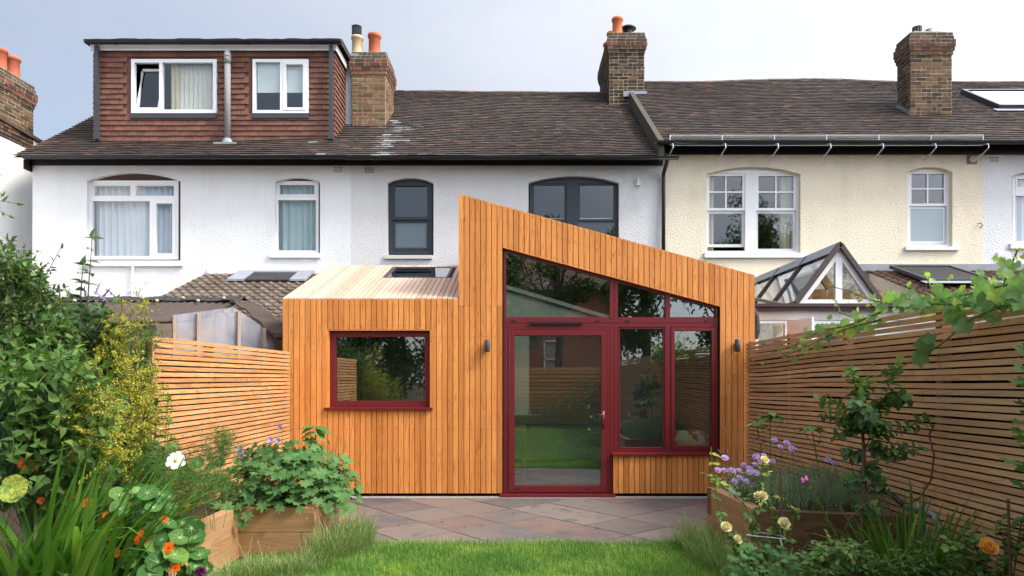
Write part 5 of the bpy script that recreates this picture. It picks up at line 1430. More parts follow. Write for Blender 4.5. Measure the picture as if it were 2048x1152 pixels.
L['apple'] = leafmat('leaf_apple', (0.055, 0.115, 0.042), (0.115, 0.21, 0.075), 0.25, 0.55, 0.2, (0.2, 0.31, 0.07))
L['lav'] = leafmat('leaf_lavender', (0.15, 0.215, 0.125), (0.27, 0.34, 0.21), 0.25, 0.75, 0.1)
L['rose'] = leafmat('leaf_rose', (0.060, 0.135, 0.035), (0.135, 0.24, 0.06), 0.3, 0.55, 0.2, (0.26, 0.34, 0.07))
def grassmat():
    t = NT('lawn_grass')
    col = t.ramp(t.island(), [(0.0, (0.075, 0.19, 0.030)), (0.75, (0.165, 0.325, 0.060)), (0.97, (0.38, 0.40, 0.17))])
    w = t.ramp(t.noise(1.5, 5, None, 0.6), [(0.40, (0.72, 0.80, 0.75)), (0.52, (1, 1, 1)), (0.66, (1.55, 1.28, 1.15))])
    col = t.mixc(1.0, col, w, 'MULTIPLY')
    b = t.n('ShaderNodeBsdfPrincipled', {'Base Color': col, 'Roughness': 0.65, 'Specular IOR Level': 0.12})
    tr = t.n('ShaderNodeBsdfTranslucent', {'Color': t.mixc(1.0, col, (1.4, 1.5, 0.7), 'MULTIPLY')})
    m = t.n('ShaderNodeMixShader', {0: 0.35, 1: b.outputs[0], 2: tr.outputs[0]}); t.t.links.new(m.outputs[0], t.out.inputs['Surface']); return t.mat
L['grass'] = grassmat()
L['fescue'] = leafmat('long_grass', (0.10, 0.19, 0.045), (0.22, 0.33, 0.11), 0.3, 0.6, 0.12, (0.46, 0.46, 0.25))
L['vein'] = plain('pale_leaf_vein', (0.24, 0.34, 0.14), 0.7, 0.1)
L['stem'] = plain('green_stem', (0.09, 0.14, 0.04), 0.6, 0.2, 0.25)
L['stemlav'] = plain('grey_green_stem', (0.16, 0.20, 0.12), 0.7, 0.2, 0.2)
L['red_stem'] = plain('reddish_stem', (0.15, 0.055, 0.04), 0.6, 0.2, 0.2)
L['bark'] = plain('grey_brown_bark', (0.12, 0.085, 0.06), 0.9, 0.1, 0.4, 25, 0.004)
L['cane'] = plain('brown_bamboo_cane', (0.11, 0.06, 0.04), 0.6, 0.3, 0.3, 20)
L['straw'] = plain('dry_straw', (0.36, 0.30, 0.16), 0.8, 0.1, 0.2)
L['orange'] = leafmat('petal_orange', (0.72, 0.10, 0.010), (0.85, 0.17, 0.015), 0.3, 0.5, 0.2)
L['yelloworange'] = leafmat('petal_golden', (0.80, 0.36, 0.02), (0.85, 0.42, 0.03), 0.3, 0.5, 0.2)
L['throat'] = plain('petal_throat', (0.35, 0.02, 0.01), 0.6, 0.2)
L['white'] = leafmat('petal_white', (0.82, 0.83, 0.83), (0.86, 0.87, 0.88), 0.25, 0.5, 0.2)
L['eye'] = plain('flower_eye', (0.75, 0.45, 0.03), 0.8, 0.1)
L['purple'] = leafmat('petal_violet', (0.10, 0.055, 0.30), (0.17, 0.10, 0.45), 0.25, 0.5, 0.2)
L['lilac'] = leafmat('petal_lilac', (0.42, 0.27, 0.60), (0.58, 0.40, 0.74), 0.3, 0.6, 0.2)
L['blue'] = leafmat('petal_bluebell', (0.28, 0.24, 0.62), (0.38, 0.34, 0.72), 0.3, 0.6, 0.2)
L['magenta'] = leafmat('petal_magenta', (0.55, 0.10, 0.36), (0.66, 0.18, 0.45), 0.3, 0.5, 0.2)
L['cream'] = leafmat('petal_pale_yellow', (0.88, 0.76, 0.50), (0.92, 0.85, 0.64), 0.18, 0.6, 0.2)
L['apricot'] = leafmat('petal_apricot', (0.85, 0.42, 0.07), (0.88, 0.55, 0.16), 0.3, 0.6, 0.2)
L['allium'] = leafmat('petal_dark_purple', (0.12, 0.02, 0.09), (0.24, 0.05, 0.17), 0.2, 0.6, 0.2)
L['silver'] = leafmat('leaf_silver', (0.30, 0.33, 0.27), (0.45, 0.47, 0.41), 0.15, 0.8, 0.1)

V = Vector
def rdir():
    while True:
        v = V((U(-1,1), U(-1,1), U(-1,1)))
        if .05 < v.length < 1: return v.normalized()
def leaf(mb, p, d, n, Ln, W, kind='oval', fold=.18, curl=.25, mi=0):
    d = d.normalized(); s = d.cross(n)
    if s.length < 1e-3: s = d.orthogonal()
    s.normalize(); n = s.cross(d).normalized()
    if kind == 'diamond':
        m = p+d*(Ln*.45)
        mb.add([p[:], (m+s*W*.5+n*W*fold)[:], (p+d*Ln-n*curl*Ln*.3)[:], (m-s*W*.5+n*W*fold)[:]], [(0,1,2), (0,2,3)], mi); return
    prof = {'oval': ((.18, .36), (.48, .50), (.80, .30)), 'lance': ((.25, .5), (.6, .32)), 'heart': ((.10, .5), (.5, .42)), 'petal': ((.3, .30), (.66, .50), (.93, .40))}[kind]
    vs = [p]; 
    for t, w in prof:
        m = p+d*(Ln*t)-n*(curl*Ln*t*t); vs += [m+s*W*w+n*W*fold*w*2, m, m-s*W*w+n*W*fold*w*2]
    vs.append(p+d*Ln-n*(curl*Ln))
    if kind == 'heart': vs[0] = p+d*(Ln*.06)
    fs = [(0,2,1), (0,3,2)]; q = len(prof)
    for e in range(q-1): b = 1+3*e; fs += [(b,b+1,b+4,b+3), (b+1,b+2,b+5,b+4)]
    b = 1+3*(q-1); fs += [(b,b+1,b+3), (b+1,b+2,b+3)]
    mb.add([v[:] for v in vs], fs, mi)
def fan(mb, p, d, n, rad, radf, N=18, cup=.12, wave=.05, mi=0):
    """palmate/round leaf: polygon fan about its centre p, tip direction d"""
    d = d.normalized(); s = d.cross(n)
    if s.length < 1e-3: s = d.orthogonal()
    s.normalize(); n = s.cross(d).normalized(); ph = U(0, 6)
    vs = [(p-n*cup*rad*.4)[:]]
    for k in range(N):
        a = -math.pi+2*math.pi*k/N; r = rad*radf(a)
        vs.append((p+d*(math.cos(a)*r)+s*(math.sin(a)*r)+n*(cup*r*r/rad+wave*rad*math.sin(3*a+ph)))[:])
    mb.add(vs, [(0, k+1, (k+1) % N+1) for k in range(N)], mi)
def lobef(lobes, w, lo, ser, n):
    def f(a):
        r = lo
        for c, Lk in lobes:
            d = abs((a-c+math.pi) % (2*math.pi)-math.pi); r = max(r, Lk*(1-.50*(d/w)**.85))
        if abs(a) > 2.85: r *= .45
        return r*(1+ser*math.cos(n*a))
    return f
vinef = lobef([(0,1.0),(.98,.92),(-.98,.92),(1.95,.74),(-1.95,.74)], .78, .68, .055, 23)
gerf = lobef([(0,1.0),(.82,.95),(-.82,.95),(1.6,.88),(-1.6,.88),(2.35,.72),(-2.35,.72)], .44, .48, .08, 21)
def roundf(a): return 1.0 - .10*math.exp(-((abs(a)-math.pi)/.22)**2) + .025*math.cos(7*a)
def blade(mb, p, az, tilt, Ln, W, droop, K=6, fold=.2, mi=0, taper=1.0):
    """sword or grass blade: starts at tilt from vertical, curves over by droop"""
    h = V((math.cos(az), math.sin(az), 0)); s0 = V((-math.sin(az), math.cos(az), 0)); tw = U(-.7, .7)
    s = (s0*math.cos(tw)+h*math.sin(tw)*.6); pt = V(p); vs = []
    for k in range(K+1):
        u = k/K; a = tilt+droop*u*u; dr = h*math.sin(a)+V((0,0,1))*math.cos(a)
        w = W*(.55+.9*u if u < .5 else 1.0*(1-((u-.5)/.5)**1.7))*.5*1.0
        if k == K: vs.append(pt[:])
        elif fold: 
            nn = dr.cross(s).normalized(); vs += [(pt+s*w+nn*w*fold)[:], pt[:], (pt-s*w+nn*w*fold)[:]]
        else: vs += [(pt+s*w)[:], (pt-s*w)[:]]
        pt = pt+dr*(Ln/K)
    q = 3 if fold else 2; fs = []
    for k in range(K-1):
        for e in range(q-1): fs.append((k*q+e, k*q+e+1, (k+1)*q+e+1, (k+1)*q+e))
    for e in range(q-1): fs.append(((K-1)*q+e, (K-1)*q+e+1, K*q))
    mb.add(vs, fs, mi)
def path(p, d, Ln, K=5, wob=.12, grav=0.0):
    pts = [V(p)]; d = V(d).normalized()
    for k in range(K):
        d = (d+rdir()*wob+V((0,0,-grav))).normalized(); pts.append(pts[-1]+d*(Ln/K))
    return pts
def along(pts, u):
    f = u*(len(pts)-1); i = min(int(f), len(pts)-2); return pts[i].lerp(pts[i+1], f-i), (pts[i+1]-pts[i]).normalized()
def shoot(mbL, mbS, p, d, Ln, nl, lf, W, kind='oval', r=.003, pair=False, ang=.9, start=.1, wob=.12, grav=0.0, tip=True, K=5, smi=0, lmi=0, up=.45, curl=.25, shrink=.35):
    pts = path(p, d, Ln, K, wob, grav)
    if mbS is not None: mbS.tube(pts, [r*(1-.6*i/K) for i in range(K+1)], 4, smi, False)
    ph = U(0, 6)
    for k in range(nl):
        u = start+(1-start)*k/max(1, nl-1)
        q, t = along(pts, u)
        a = t.orthogonal().normalized(); b = t.cross(a); ph += 2.4 if not pair else math.pi/2
        for w in ((0, math.pi) if pair else (0,)):
            o = a*math.cos(ph+w)+b*math.sin(ph+w); dd = (o*ang+t*(1.1-ang)+V((0,0,.12)) + rdir()*.18).normalized()
            sz = (1-shrink*u)*U(.75, 1.15)
            leaf(mbL, q, dd, (V((0,0,1))*up+t*.4+rdir()*.5), lf*sz, W*sz, kind, curl=curl*U(.4,1.4), mi=lmi)
    if tip:
        q, t = along(pts, 1.0); leaf(mbL, q, t, rdir(), lf*.7, W*.7, kind, mi=lmi)
    return pts

def plant(name, label, cat, base, group=None): return thing(name, label, cat, tuple(base), group)
def inpoly(x, y, poly):
    c = False; j = len(poly)-1
    for i in range(len(poly)):
        if (poly[i][1] > y) != (poly[j][1] > y) and x < (poly[j][0]-poly[i][0])*(y-poly[i][1])/(poly[j][1]-poly[i][1])+poly[i][0]: c = not c
        j = i
    return c
def sample(poly, n, D0, D1):
    """n real positions spread through a volume: outline given as seen from the garden path, depth at random"""
    xs = [p[0] for p in poly]; ys = [p[1] for p in poly]; out = []
    while len(out) < n:
        x, y = U(min(xs), max(xs)), U(min(ys), max(ys))
        if inpoly(x, y, poly): out.append(P(x, y, U(D0, D1)))
    return out

# ---------------------------------------------------------------- lawn
def lawn():
    rs = np.random.RandomState(3)
    def field(N, x0, x1, y0, y1, h, w, edge=None):
        x = rs.uniform(x0, x1, N); y = rs.uniform(y0, y1, N)
        az = rs.uniform(0, 6.283, N); hh = h*rs.uniform(.55, 1.25, N)*(1+.25*np.sin(x*5.1+y*3)*np.sin(y*6.3-x)); ln = rs.uniform(.15, .75, N)
        return x, y, az, hh, ln, w*rs.uniform(.7, 1.3, N)
    parts = [field(72000, -2.25, 1.95, 4.3, 6.40, .058, .0034), field(1500, -2.2, 1.9, 6.3, 6.46, .085, .0034), field(16000, -2.8, 2.8, -4.0, 4.3, .06, .012)]
    X, Y, A, H, LN, W = [np.concatenate(c) for c in zip(*parts)]
    N = len(X); dx, dy = np.cos(A), np.sin(A); sx, sy = -dy*W/2, dx*W/2
    v = np.zeros((N, 5, 3))
    v[:,0] = np.stack([X-sx, Y-sy, 0*X-.01], 1); v[:,1] = np.stack([X+sx, Y+sy, 0*X-.01], 1)
    mx, my, mz = X+dx*H*LN*.35, Y+dy*H*LN*.35, H*.6
    v[:,2] = np.stack([mx+sx*.8, my+sy*.8, mz], 1); v[:,3] = np.stack([mx-sx*.8, my-sy*.8, mz], 1)
    v[:,4] = np.stack([X+dx*H*LN, Y+dy*H*LN, H*(1-.35*LN)], 1)
    b = np.arange(N)*5
    me = bpy.data.meshes.new('lawn_grass')
    q = np.stack([b, b+1, b+2, b+3], 1); t_ = np.stack([b+3, b+2, b+4], 1)
    me.from_pydata(v.reshape(-1, 3).tolist(), [], q.tolist()+t_.tolist())
    me.materials.append(L['grass']); me.update()
    o = bpy.data.objects.new('lawn_grass', me); COL.objects.link(o)
    tag(o, 'short bright green lawn grass between the raised beds', 'grass', kind='stuff')
lawn()
mb = MB(); mb.box(-2.86, 2.86, -4.2, 6.38, -.02, -.004); tag(mb.build('lawn', plain('lawn_soil_thatch', (0.055, 0.085, 0.022), 0.95, 0.1, 0.4, 9)), kind='structure')

def longgrass(name, label, pts, n, h0, h1, m='fescue', seeds=.03, seg=5, w=.0032):
    mb = MB()
    for i in range(n):
        f = random.random()*(len(pts)-1); k = int(f); a, b = pts[k], pts[k+1]; u = f-k
        c = V((lerp(a[0], b[0], u), lerp(a[1], b[1], u), 0)); s = lerp(a[2], b[2], u)
        r = s*math.sqrt(random.random()); th = U(0, 6.283); p = c+V((r*math.cos(th), r*math.sin(th), 0))
        hh = U(h0, h1)*(1.15-.5*r/s)
        blade(mb, p, U(0, 6.283) if random.random() < .5 else th, U(.05, .5), hh, w*U(.7,1.3), U(.5, 2.0), seg, 0)
        if random.random() < seeds:
            az = U(0, 6.283); q = [p+V((math.cos(az)*hh*.45*t*t, math.sin(az)*hh*.45*t*t, hh*1.25*t)) for t in (0,.3,.6,.85,1)]
            mb.tube(q, [.0012,.0011,.001,.001,.0006], 3, 1, False)
            for e in range(9):
                t, d = along(q, U(.72, 1)); leaf(mb, t, (d+rdir()*.6), rdir(), .012, .004, 'diamond', mi=1)
    o = mb.build(name, [L[m], L['straw']]); tag(o, label, 'grass', kind='stuff'); return o
longgrass('long_grass', 'tufts of long wispy grass round the foot of the geranium bed', [(-1.60, 5.70, .14), (-1.50, 6.0, .17), (-1.46, 6.3, .17), (-1.48, 6.6, .14)], 3400, .14, .40)
longgrass('long_grass', 'short tussocks of grass in front of the low sleeper corner', [(-2.2, 5.0, .12), (-2.05, 5.40, .2), (-1.75, 5.42, .18), (-1.60, 5.55, .14)], 2800, .07, .22)
longgrass('long_grass', 'tufts of long grass round the foot of the lavender bed', [(1.95, 5.05, .2), (1.68, 5.4, .18), (1.62, 5.9, .2), (1.60, 6.5, .18)], 3600, .14, .36)

# ---------------------------------------------------------------- left side shrubs
def shrub(name, label, poly, D0, D1, n, lm, leafL, leafW, kind, Ls=(.12,.3), nl=7, pair=False, stems='bark', tops=(), base=None, curl=.25, d_bias=(0,-.25,.55), ang=.9, upk=.45, r=.003, skirt=()):
    t = plant(name, label, 'shrub', base)
    lb, sb = MB(), MB()
    for p in sample(poly, n, D0, D1):
        d = (V(d_bias)+rdir()*.8).normalized(); ln = U(*Ls)
        shoot(lb, sb, p-d*ln*.5, d, ln, nl, leafL, leafW, kind, r, pair, ang, .1, curl=curl, up=upk)
    for (x0, y0, x1, y1, D, n_) in tops:
        a, b = P(x0, y0, D), P(x1, y1, D-.05); shoot(lb, sb, a, b-a, (b-a).length, n_, leafL*1.05, leafW*1.05, kind, r*1.5, pair, ang, .15, .05, curl=curl)
    B = V(base)
    cen = [P(sum(p[0] for p in poly)/len(poly)+U(-60,60), sum(p[1] for p in poly)/len(poly)+U(-60,60), (D0+D1)/2) for _ in range(7)]
    for c in cen: sb.tube([B+V((U(-.1,.1),U(-.1,.1),0)), B.lerp(c, .5)+rdir()*.08, c], [.018,.012,.005], 6, 0, False)
    lb.build('foliage', L[lm], t); sb.build('stem', L[stems], t)
    return t
# dark mass of climbers through the wire, low
shrub('evergreen_shrub', 'glossy dark evergreen shrub rising above the wire fence at the edge of the garden', [(-60,520),(10,490),(45,510),(80,560),(115,600),(150,655),(165,720),(165,800),(-60,810)], 4.7, 5.4, 460, 'dark', .068, .034, 'oval', (.15,.34), 11,
      tops=((40,600,25,478,4.9,9),(60,620,128,498,5.0,9),(110,640,80,540,5.0,7),(60,640,140,600,5.0,8)), base=(-3.35, 5.0, 0), ang=.75)
shrub('bindweed', 'heart leaved climber scrambling up the wire fence', [(-60,720),(90,680),(170,740),(215,820),(215,960),(180,1010),(-60,1000)], 4.05, 4.9, 430, 'bind', .088, .060, 'heart', (.2,.4), 6, stems='stem', base=(-3.02, 4.7, 0), d_bias=(.2,-.3,.3), ang=1.0, curl=.4)
shrub('dark_hedge', 'dense shadowy hedge foliage behind the wire fence', [(-80,660),(120,690),(240,720),(285,800),(290,900),(280,1010),(-80,1010)], 5.3, 5.9, 330, 'dark', .075, .045, 'oval', (.15,.35), 8, base=(-3.5, 5.6, 0))
t = plant('buddleia', 'buddleia with two tall leafy shoots and purple flower spikes in front of the white house', 'shrub', (-3.15, 5.35, 0))
lb, sb = MB(), MB()
for p in sample([(100,650),(150,620),(215,630),(245,670),(255,720),(210,750),(110,720)], 95, 5.0, 5.5):
    d = (V((0,-.3,.5))+rdir()*.8).normalized(); shoot(lb, sb, p-d*.12, d, U(.18,.3), 4, .12, .055, 'lance', .003, True, .95, .2, curl=.45)
for (x0,y0,x1,y1,D) in ((170,680,186,478,5.3),(158,680,161,530,5.35)):
    a, b = P(x0,y0,D), P(x1,y1,D); shoot(lb, sb, a, b-a, (b-a).length, 9, .125, .068, 'lance', .008, True, 1.0, .1, .03, curl=.35, shrink=.4, up=.12)
for k in range(6): sb.tube([V((-3.15+U(-.08,.08), 5.35, 0)), P(U(140,220), 800, 5.4), P(U(130,270), 660, 5.4)], [.02,.014,.005], 6, 0, False)
lb.build('foliage', L['budd'], t); sb.build('stem', L['bark'], t)
for (x,y) in ((150,596),(172,600),(190,588),(205,596),(236,598),(215,604)):
    fb = MB(); p = P(x, y, 5.4); d = V((U(-.7,.7),-.3,.6)).normalized()
    for k in range(70):
        u = k/70; q = p+d*.11*u; leaf(fb, q, rdir(), rdir(), .013*(1.2-u*.6), .009, 'diamond')
    fb.build('flower_spike', L['lilac' if rnd() < .5 else 'purple'], t)
# reddish rose shoot
t = plant('bramble', 'arching reddish bramble shoot standing clear against the white wall', 'shrub', (-3.6, 5.25, 0))
lb, sb = MB(), MB(); pts = [V((-3.6,5.25,0)), P(30,760,5.25), P(45,660,5.25), P(62,590,5.2), P(75,550,5.2), P(95,527,5.2)]
sb.tube(pts, [.012,.009,.007,.006,.004,.003], 6, 0, False)
for k in range(14):
    q, d_ = along(pts, .5+.5*k/13); leaf(lb, q, (rdir()+d_*.6), V((0,0,1))+rdir()*.5, .055, .025, 'lance', mi=(1 if k > 7 else 0))
lb.build('foliage', [L['mid'], leafmat('leaf_bronze', (0.22,0.09,0.05), (0.30,0.16,0.08), .3)], t); sb.build('stem', L['red_stem'], t)
# golden shrub
t = plant('golden_honeysuckle', 'golden yellow shrubby honeysuckle with sprays of tiny leaves', 'shrub', (-2.98, 5.4, 0))
lb, li, sb = MB(), MB(), MB()
for p in sample([(125,790),(230,750),(250,900),(190,960),(130,900)], 85, 4.02, 4.3):
    d = (V((.5,-.3,.4))+rdir()*.6).normalized(); ln = U(.16,.32); shoot(lb, sb, p-d*ln*.5, d, ln, 16, .022, .013, 'diamond', .0016, True, .95, .05, .07, .05, shrink=.2)
reg = [(222,660),(255,640),(262,680),(250,710),(298,740),(300,790),(312,830),(290,890),(245,950),(180,950),(165,860),(130,770),(175,720)]
for p in sample(reg, 240, 4.72, 5.15):
    d = (V((.45,-.35,.45))+rdir()*.65).normalized(); ln = U(.16,.36)
    shoot(lb, sb, p-d*ln*.5, d, ln, 18, .024, .015, 'diamond', .0016, True, .95, .05, .07, .05, shrink=.2)
for (x0,y0,x1,y1) in ((225,740,268,585),(230,720,248,610),(250,760,290,625),(205,730,215,640),(240,730,282,600),(235,800,330,800),(240,830,335,815),(230,850,322,845),(245,790,318,770),(240,770,312,735)):
    a, b = P(x0,y0,4.95), P(x1,y1,4.95); pts = path(a, b-a, (b-a).length*1.05, 6, .06); sb.tube(pts, .0022, 4, 0, False)
    for k in range(20):
        q, d_ = along(pts, .1+.9*k/19); shoot(lb, None, q, (d_*.6+rdir()*.9), U(.05,.10), 7, .022, .013, 'diamond', .001, True, .95, .05)
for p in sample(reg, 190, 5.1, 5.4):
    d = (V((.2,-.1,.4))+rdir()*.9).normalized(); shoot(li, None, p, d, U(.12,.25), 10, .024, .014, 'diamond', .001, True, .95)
for k in range(9): sb.tube([V((-2.98+U(-.1,.1), 5.4, 0)), P(U(220,260), 900, 5.4), P(U(180,290), U(640,800), 5.25)], [.014,.01,.003], 5, 0, False)
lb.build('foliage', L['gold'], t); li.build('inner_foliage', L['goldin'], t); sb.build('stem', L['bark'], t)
# a little green shrub by the end of the fence
shrub('small_leaved_shrub', 'thin small leaved green shrub by the end of the light fence', [(248,690),(300,655),(318,670),(300,720),(312,760),(262,790),(240,760)], 5.35, 5.6, 120, 'mid', .022, .013, 'diamond', (.14,.3), 14, True, base=(-3.0,5.5,0), d_bias=(.4,-.2,.6), r=.0015)
t = plant('tree_stump', 'grey brown bare trunk beside the end of the light fence', 'trunk', (-2.72, 5.3, 0))
mb = MB(); mb.tube([(-2.72,5.3,0), (-2.73,5.3,.35), (-2.70,5.32,.7), (-2.74,5.34,1.02)], [.06,.05,.045,.035], 9); mb.build('trunk', L['bark'], t, True)
# overhanging sprig at the edge
t = plant('overhanging_tree', 'leafy twig of a tree overhanging at the edge of the garden', 'tree', (-4.6, 4.6, 0))
lb, sb = MB(), MB(); sb.tube([(-4.6,4.6,0), (-4.5,4.6,1.6), (-4.1,4.55,2.8), P(-60,400,4.5)], [.05,.04,.02,.008], 8, 0, False)
for (x1,y1) in ((30,395),(22,418),(-20,430)):
    a, b = P(-60,400,4.5), P(x1,y1,4.5); shoot(lb, sb, a, b-a, (b-a).length, 6, .07, .026, 'lance', .004, False, .6, .2, .05, .05)
for k in range(30): p = P(-60,400,4.5)+V((U(-.6,0),U(-.3,.3),U(-.2,.4))); shoot(lb, sb, p, rdir(), .2, 6, .08, .03, 'lance', .003)
lb.build('foliage', L['dark'], t); sb.build('trunk', L['bark'], t)

# ---------------------------------------------------------------- crocosmia clumps
def crocosmia(label, base, n, L0, L1, spread, W, az0=None, m='sword'):
    t = plant('crocosmia', label, 'plant', base, 'crocosmia clumps'); mb = MB()
    for i in range(n):
        th = U(0, 6.283); r = spread*math.sqrt(rnd()); p = V(base)+V((r*math.cos(th), r*math.sin(th), 0))
        az = th+U(-.6,.6) if az0 is None or rnd() < .45 else az0+U(-.9,.9)
        blade(mb, p, az, U(.02,.38)+r*.55, U(L0,L1), W*U(.65,1.15), U(.1,1.0) if rnd() < .75 else U(1.0,2.1), 8, .22)
    mb.build('foliage', L[m], t); return t
crocosmia('large clump of green sword leaves beside the orange nasturtiums', (-2.55, 3.95, .05), 260, .75, 1.16, .32, .040, 0.2)
crocosmia('dark sword leaved clump below the hose on the brown fence', (2.52, 4.55, 0), 170, .45, .90, .18, .026)

# ---------------------------------------------------------------- nasturtiums
def petals(mb, c, ax, n, Lp, Wp, cone=.55, mi=0, kind='petal', curl=.15, jit=.1):
    kind = 'petal'
    ax = ax.normalized(); a = ax.orthogonal().normalized(); b = ax.cross(a); ph = U(0, 6)
    for k in range(n):
        th = ph+2*math.pi*k/n+U(-jit,jit); o = a*math.cos(th)+b*math.sin(th)
        leaf(mb, c, (o+ax*cone), ax-o*cone, Lp*U(.9,1.1), Wp, kind, .08, curl, mi)
def roundleaf(mb, p, n, r, mi=0):
    d = (n.orthogonal()+rdir()*.5).normalized(); fan(mb, p, d, n, r, roundf, 20, .10, .05, mi)
    n = n.normalized(); s = d.cross(n).normalized(); d = s.cross(n).normalized()
    for k in range(8):
        a = 2*math.pi*k/8+.2; o = d*math.cos(a)+s*math.sin(a); w = n.cross(o)*.0022; c = p+n*(.002-.04*r); e = p+o*r*.82+n*(.004+.067*r)
        mb.add([(c+w)[:], (c-w)[:], e[:]], [(0,1,2)], 1)
def nasturtium(label, base, leaves, flowers, fm='orange', lm='nast', parts_lab=None):
    t = plant('nasturtium', label, 'plant', base); lb, sb = MB(), MB(); B = V(base)
    for p, r in leaves:
        n = (V((.25,-.75,.75))+rdir()*.5).normalized(); roundleaf(lb, p, n, r)
        root = V((lerp(B.x, p.x, .7), p.y+.12, max(.05, p.z-U(.15,.3)))); sb.tube([root, root.lerp(p, .6)+V((0,0,.03)), p-n*.004], .0022, 4, 0, False)
    lb.build('foliage', [L[lm], L['vein']], t); sb.build('stem', L['stem'], t)
    for k, (p, r) in enumerate(flowers):
        fb = MB(); ax = (V((.1,-1,.35))+rdir()*.45).normalized(); petals(fb, p, ax, 5, r*1.0, r*.92, .35, 0, 'heart', .22); fb.lathe(p-ax*.002, [(r*.16, .0), (r*.2, .006), (r*.08, .009)], 8, 1, ax)
        fb.tube([p-ax*r*.3, p-ax*r*.6+V((0,.02,-.06)), p+V((0,.06,-.18))], .002, 4, 2, False)
        fb.build('flower', [L[fm], L['throat'], L['stem']], t)
    return t
nl = []
for p in sample([(205,1040),(235,985),(270,975),(330,985),(385,1030),(412,1100),(420,1165),(215,1165)], 150, 3.9, 4.5): nl.append((p, U(.028,.058)))
for (x,y,r,D) in ((275,1002,.07,4.1),(335,1047,.055,4.05),(360,1075,.065,4.0),(300,1060,.055,4.05),(320,1080,.06,4.0),(350,1110,.075,3.9),(390,1075,.06,4.05),(400,1110,.06,4.0),(255,1120,.06,3.9),(315,1125,.065,3.85),(300,1148,.065,3.8),(240,1028,.05,4.1),(270,1050,.05,4.1),(365,1045,.05,4.2),(318,1010,.05,4.2),(235,1005,.05,4.2)): nl.append((P(x,y,D), r))
fl = [(P(232,1012,4.0),.042),(P(283,1076,3.9),.042),(P(338,1096,3.88),.034),(P(238,1034,4.0),.030),(P(229,1050,4.0),.030),(P(252,1010,4.0),.026),(P(172,1004,4.05),.036),(P(185,1006,4.02),.028),(P(148,992,4.15),.024),(P(352,1135,3.85),.026),(P(235,1106,3.85),.024),(P(330,1038,4.0),.02),(P(222,1075,3.9),.026),(P(82,1001,4.1),.022),(P(212,1030,4.0),.02),(P(205,1043,4.0),.02)]
nasturtium('orange flowered nasturtium with round leaves spilling in front of the raised bed', (-2.1, 4.2, .0), nl, fl)
nl = [(P(x,y,4.4), r) for x,y,r in ((70,905,.06),(128,925,.065),(150,960,.05),(10,930,.07),(95,955,.05),(160,985,.045),(105,1000,.05),(85,985,.04))]
fl = [(P(52,927,4.15),.040),(P(66,935,4.15),.030),(P(42,930,4.2),.022),(P(78,852,4.5),.022),(P(90,856,4.5),.02)]
nasturtium('nasturtium with red orange flowers climbing behind the sword leaves', (-2.95, 4.6, 0), nl, fl)
lb = MB(); fan(lb, P(28,978,3.75), V((1,0,-.3)), V((.1,-.9,.35)), .075, roundf, 22, .15, .06); lb.tube([P(28,978,3.75)+V((0,.01,0)), P(10,1060,3.85), P(10,1200,3.9)], .003, 4, 1, False)
tag(lb.build('nasturtium_leaf', [L['mottled'], L['stem']]), 'single big yellowing round leaf over the sword leaves', 'leaf')
nl = [(P(x,y,D), r) for x,y,r,D in ((395,925,.05,5.5),(420,935,.045,5.6),(370,945,.045,5.4),(350,960,.05,5.3),(415,960,.04,5.5),(440,925,.045,5.8),(320,1010,.05,5.0),(345,1020,.05,5.0),(300,990,.05,5.1))]
nasturtium('yellow flowered nasturtium below the white cosmos', (-2.55, 5.4, .36), nl, [(P(374,959,5.25),.032),(P(381,964,5.3),.024),(P(377,1018,5.1),.018)], 'yelloworange')
nasturtium('nasturtium with two small red flowers at the foot of the light fence', (-2.4, 5.6, .36), [(P(385,950,5.6),.04),(P(430,955,5.6),.04),(P(365,930,5.6),.04)], [(P(369,943,5.4),.022),(P(441,970,5.5),.022)])

# ---------------------------------------------------------------- cosmos and companions in the near left bed
t = plant('cosmos', 'feathery cosmos with one large white daisy flower', 'plant', (-2.55, 5.25, .36))
lb, sb = MB(), MB()
def feather(p, d, Ln, n=9):
    pts = path(p, d, Ln, 4, .1, .02); lb.tube(pts, .0012, 3, 0, False)
    for k in range(n):
        q, t_ = along(pts, .15+.85*k/n)
        for s_ in (1,-1):
            o = (t_.orthogonal()*s_+rdir()*.5+t_*.8).normalized()
            for e in range(2): leaf(lb, q, (o+rdir()*.35), rdir(), Ln*U(.18,.32), .0035, 'diamond')
for p in sample([(300,930),(345,910),(365,940),(400,960),(455,960),(462,1000),(380,1030),(320,1050),(290,1000)], 230, 5.0, 5.6): feather(p, V((0,-.2,.8))+rdir()*.6, U(.12,.24))
for p in sample([(410,895),(450,890),(470,920),(440,945),(405,930)], 45, 5.5, 5.8): feather(p, V((0,-.2,.8))+rdir()*.6, U(.12,.2))
for p in sample([(240,930),(300,900),(330,960),(330,1050),(260,1010)], 70, 4.7, 5.2): feather(p, V((0,-.2,.8))+rdir()*.6, U(.12,.24))
sb.tube([V((-2.55,5.25,.36)), P(362,1010,5.2), P(352,925,5.15)], [.004,.003,.002], 5, 0, False)
for k in range(16): a = P(U(300,460), U(960,1000), U(5.1,5.5)); sb.tube([V((a.x+U(-.05,.05), a.y, .36)), a], .002, 4, 0, False)
lb.build('foliage', L['feather'], t); sb.build('stem', L['stem'], t)
fb = MB(); c = P(352,921,4.85); ax = V((.15,-1,.35)).normalized(); petals(fb, c, ax, 8, .066, .040, .05, 0, 'heart', .06); fb.lathe(c, [(.012,0),(.013,.004),(.007,.010)], 12, 1, ax); fb.build('flower', [L['white'], L['eye']], t)
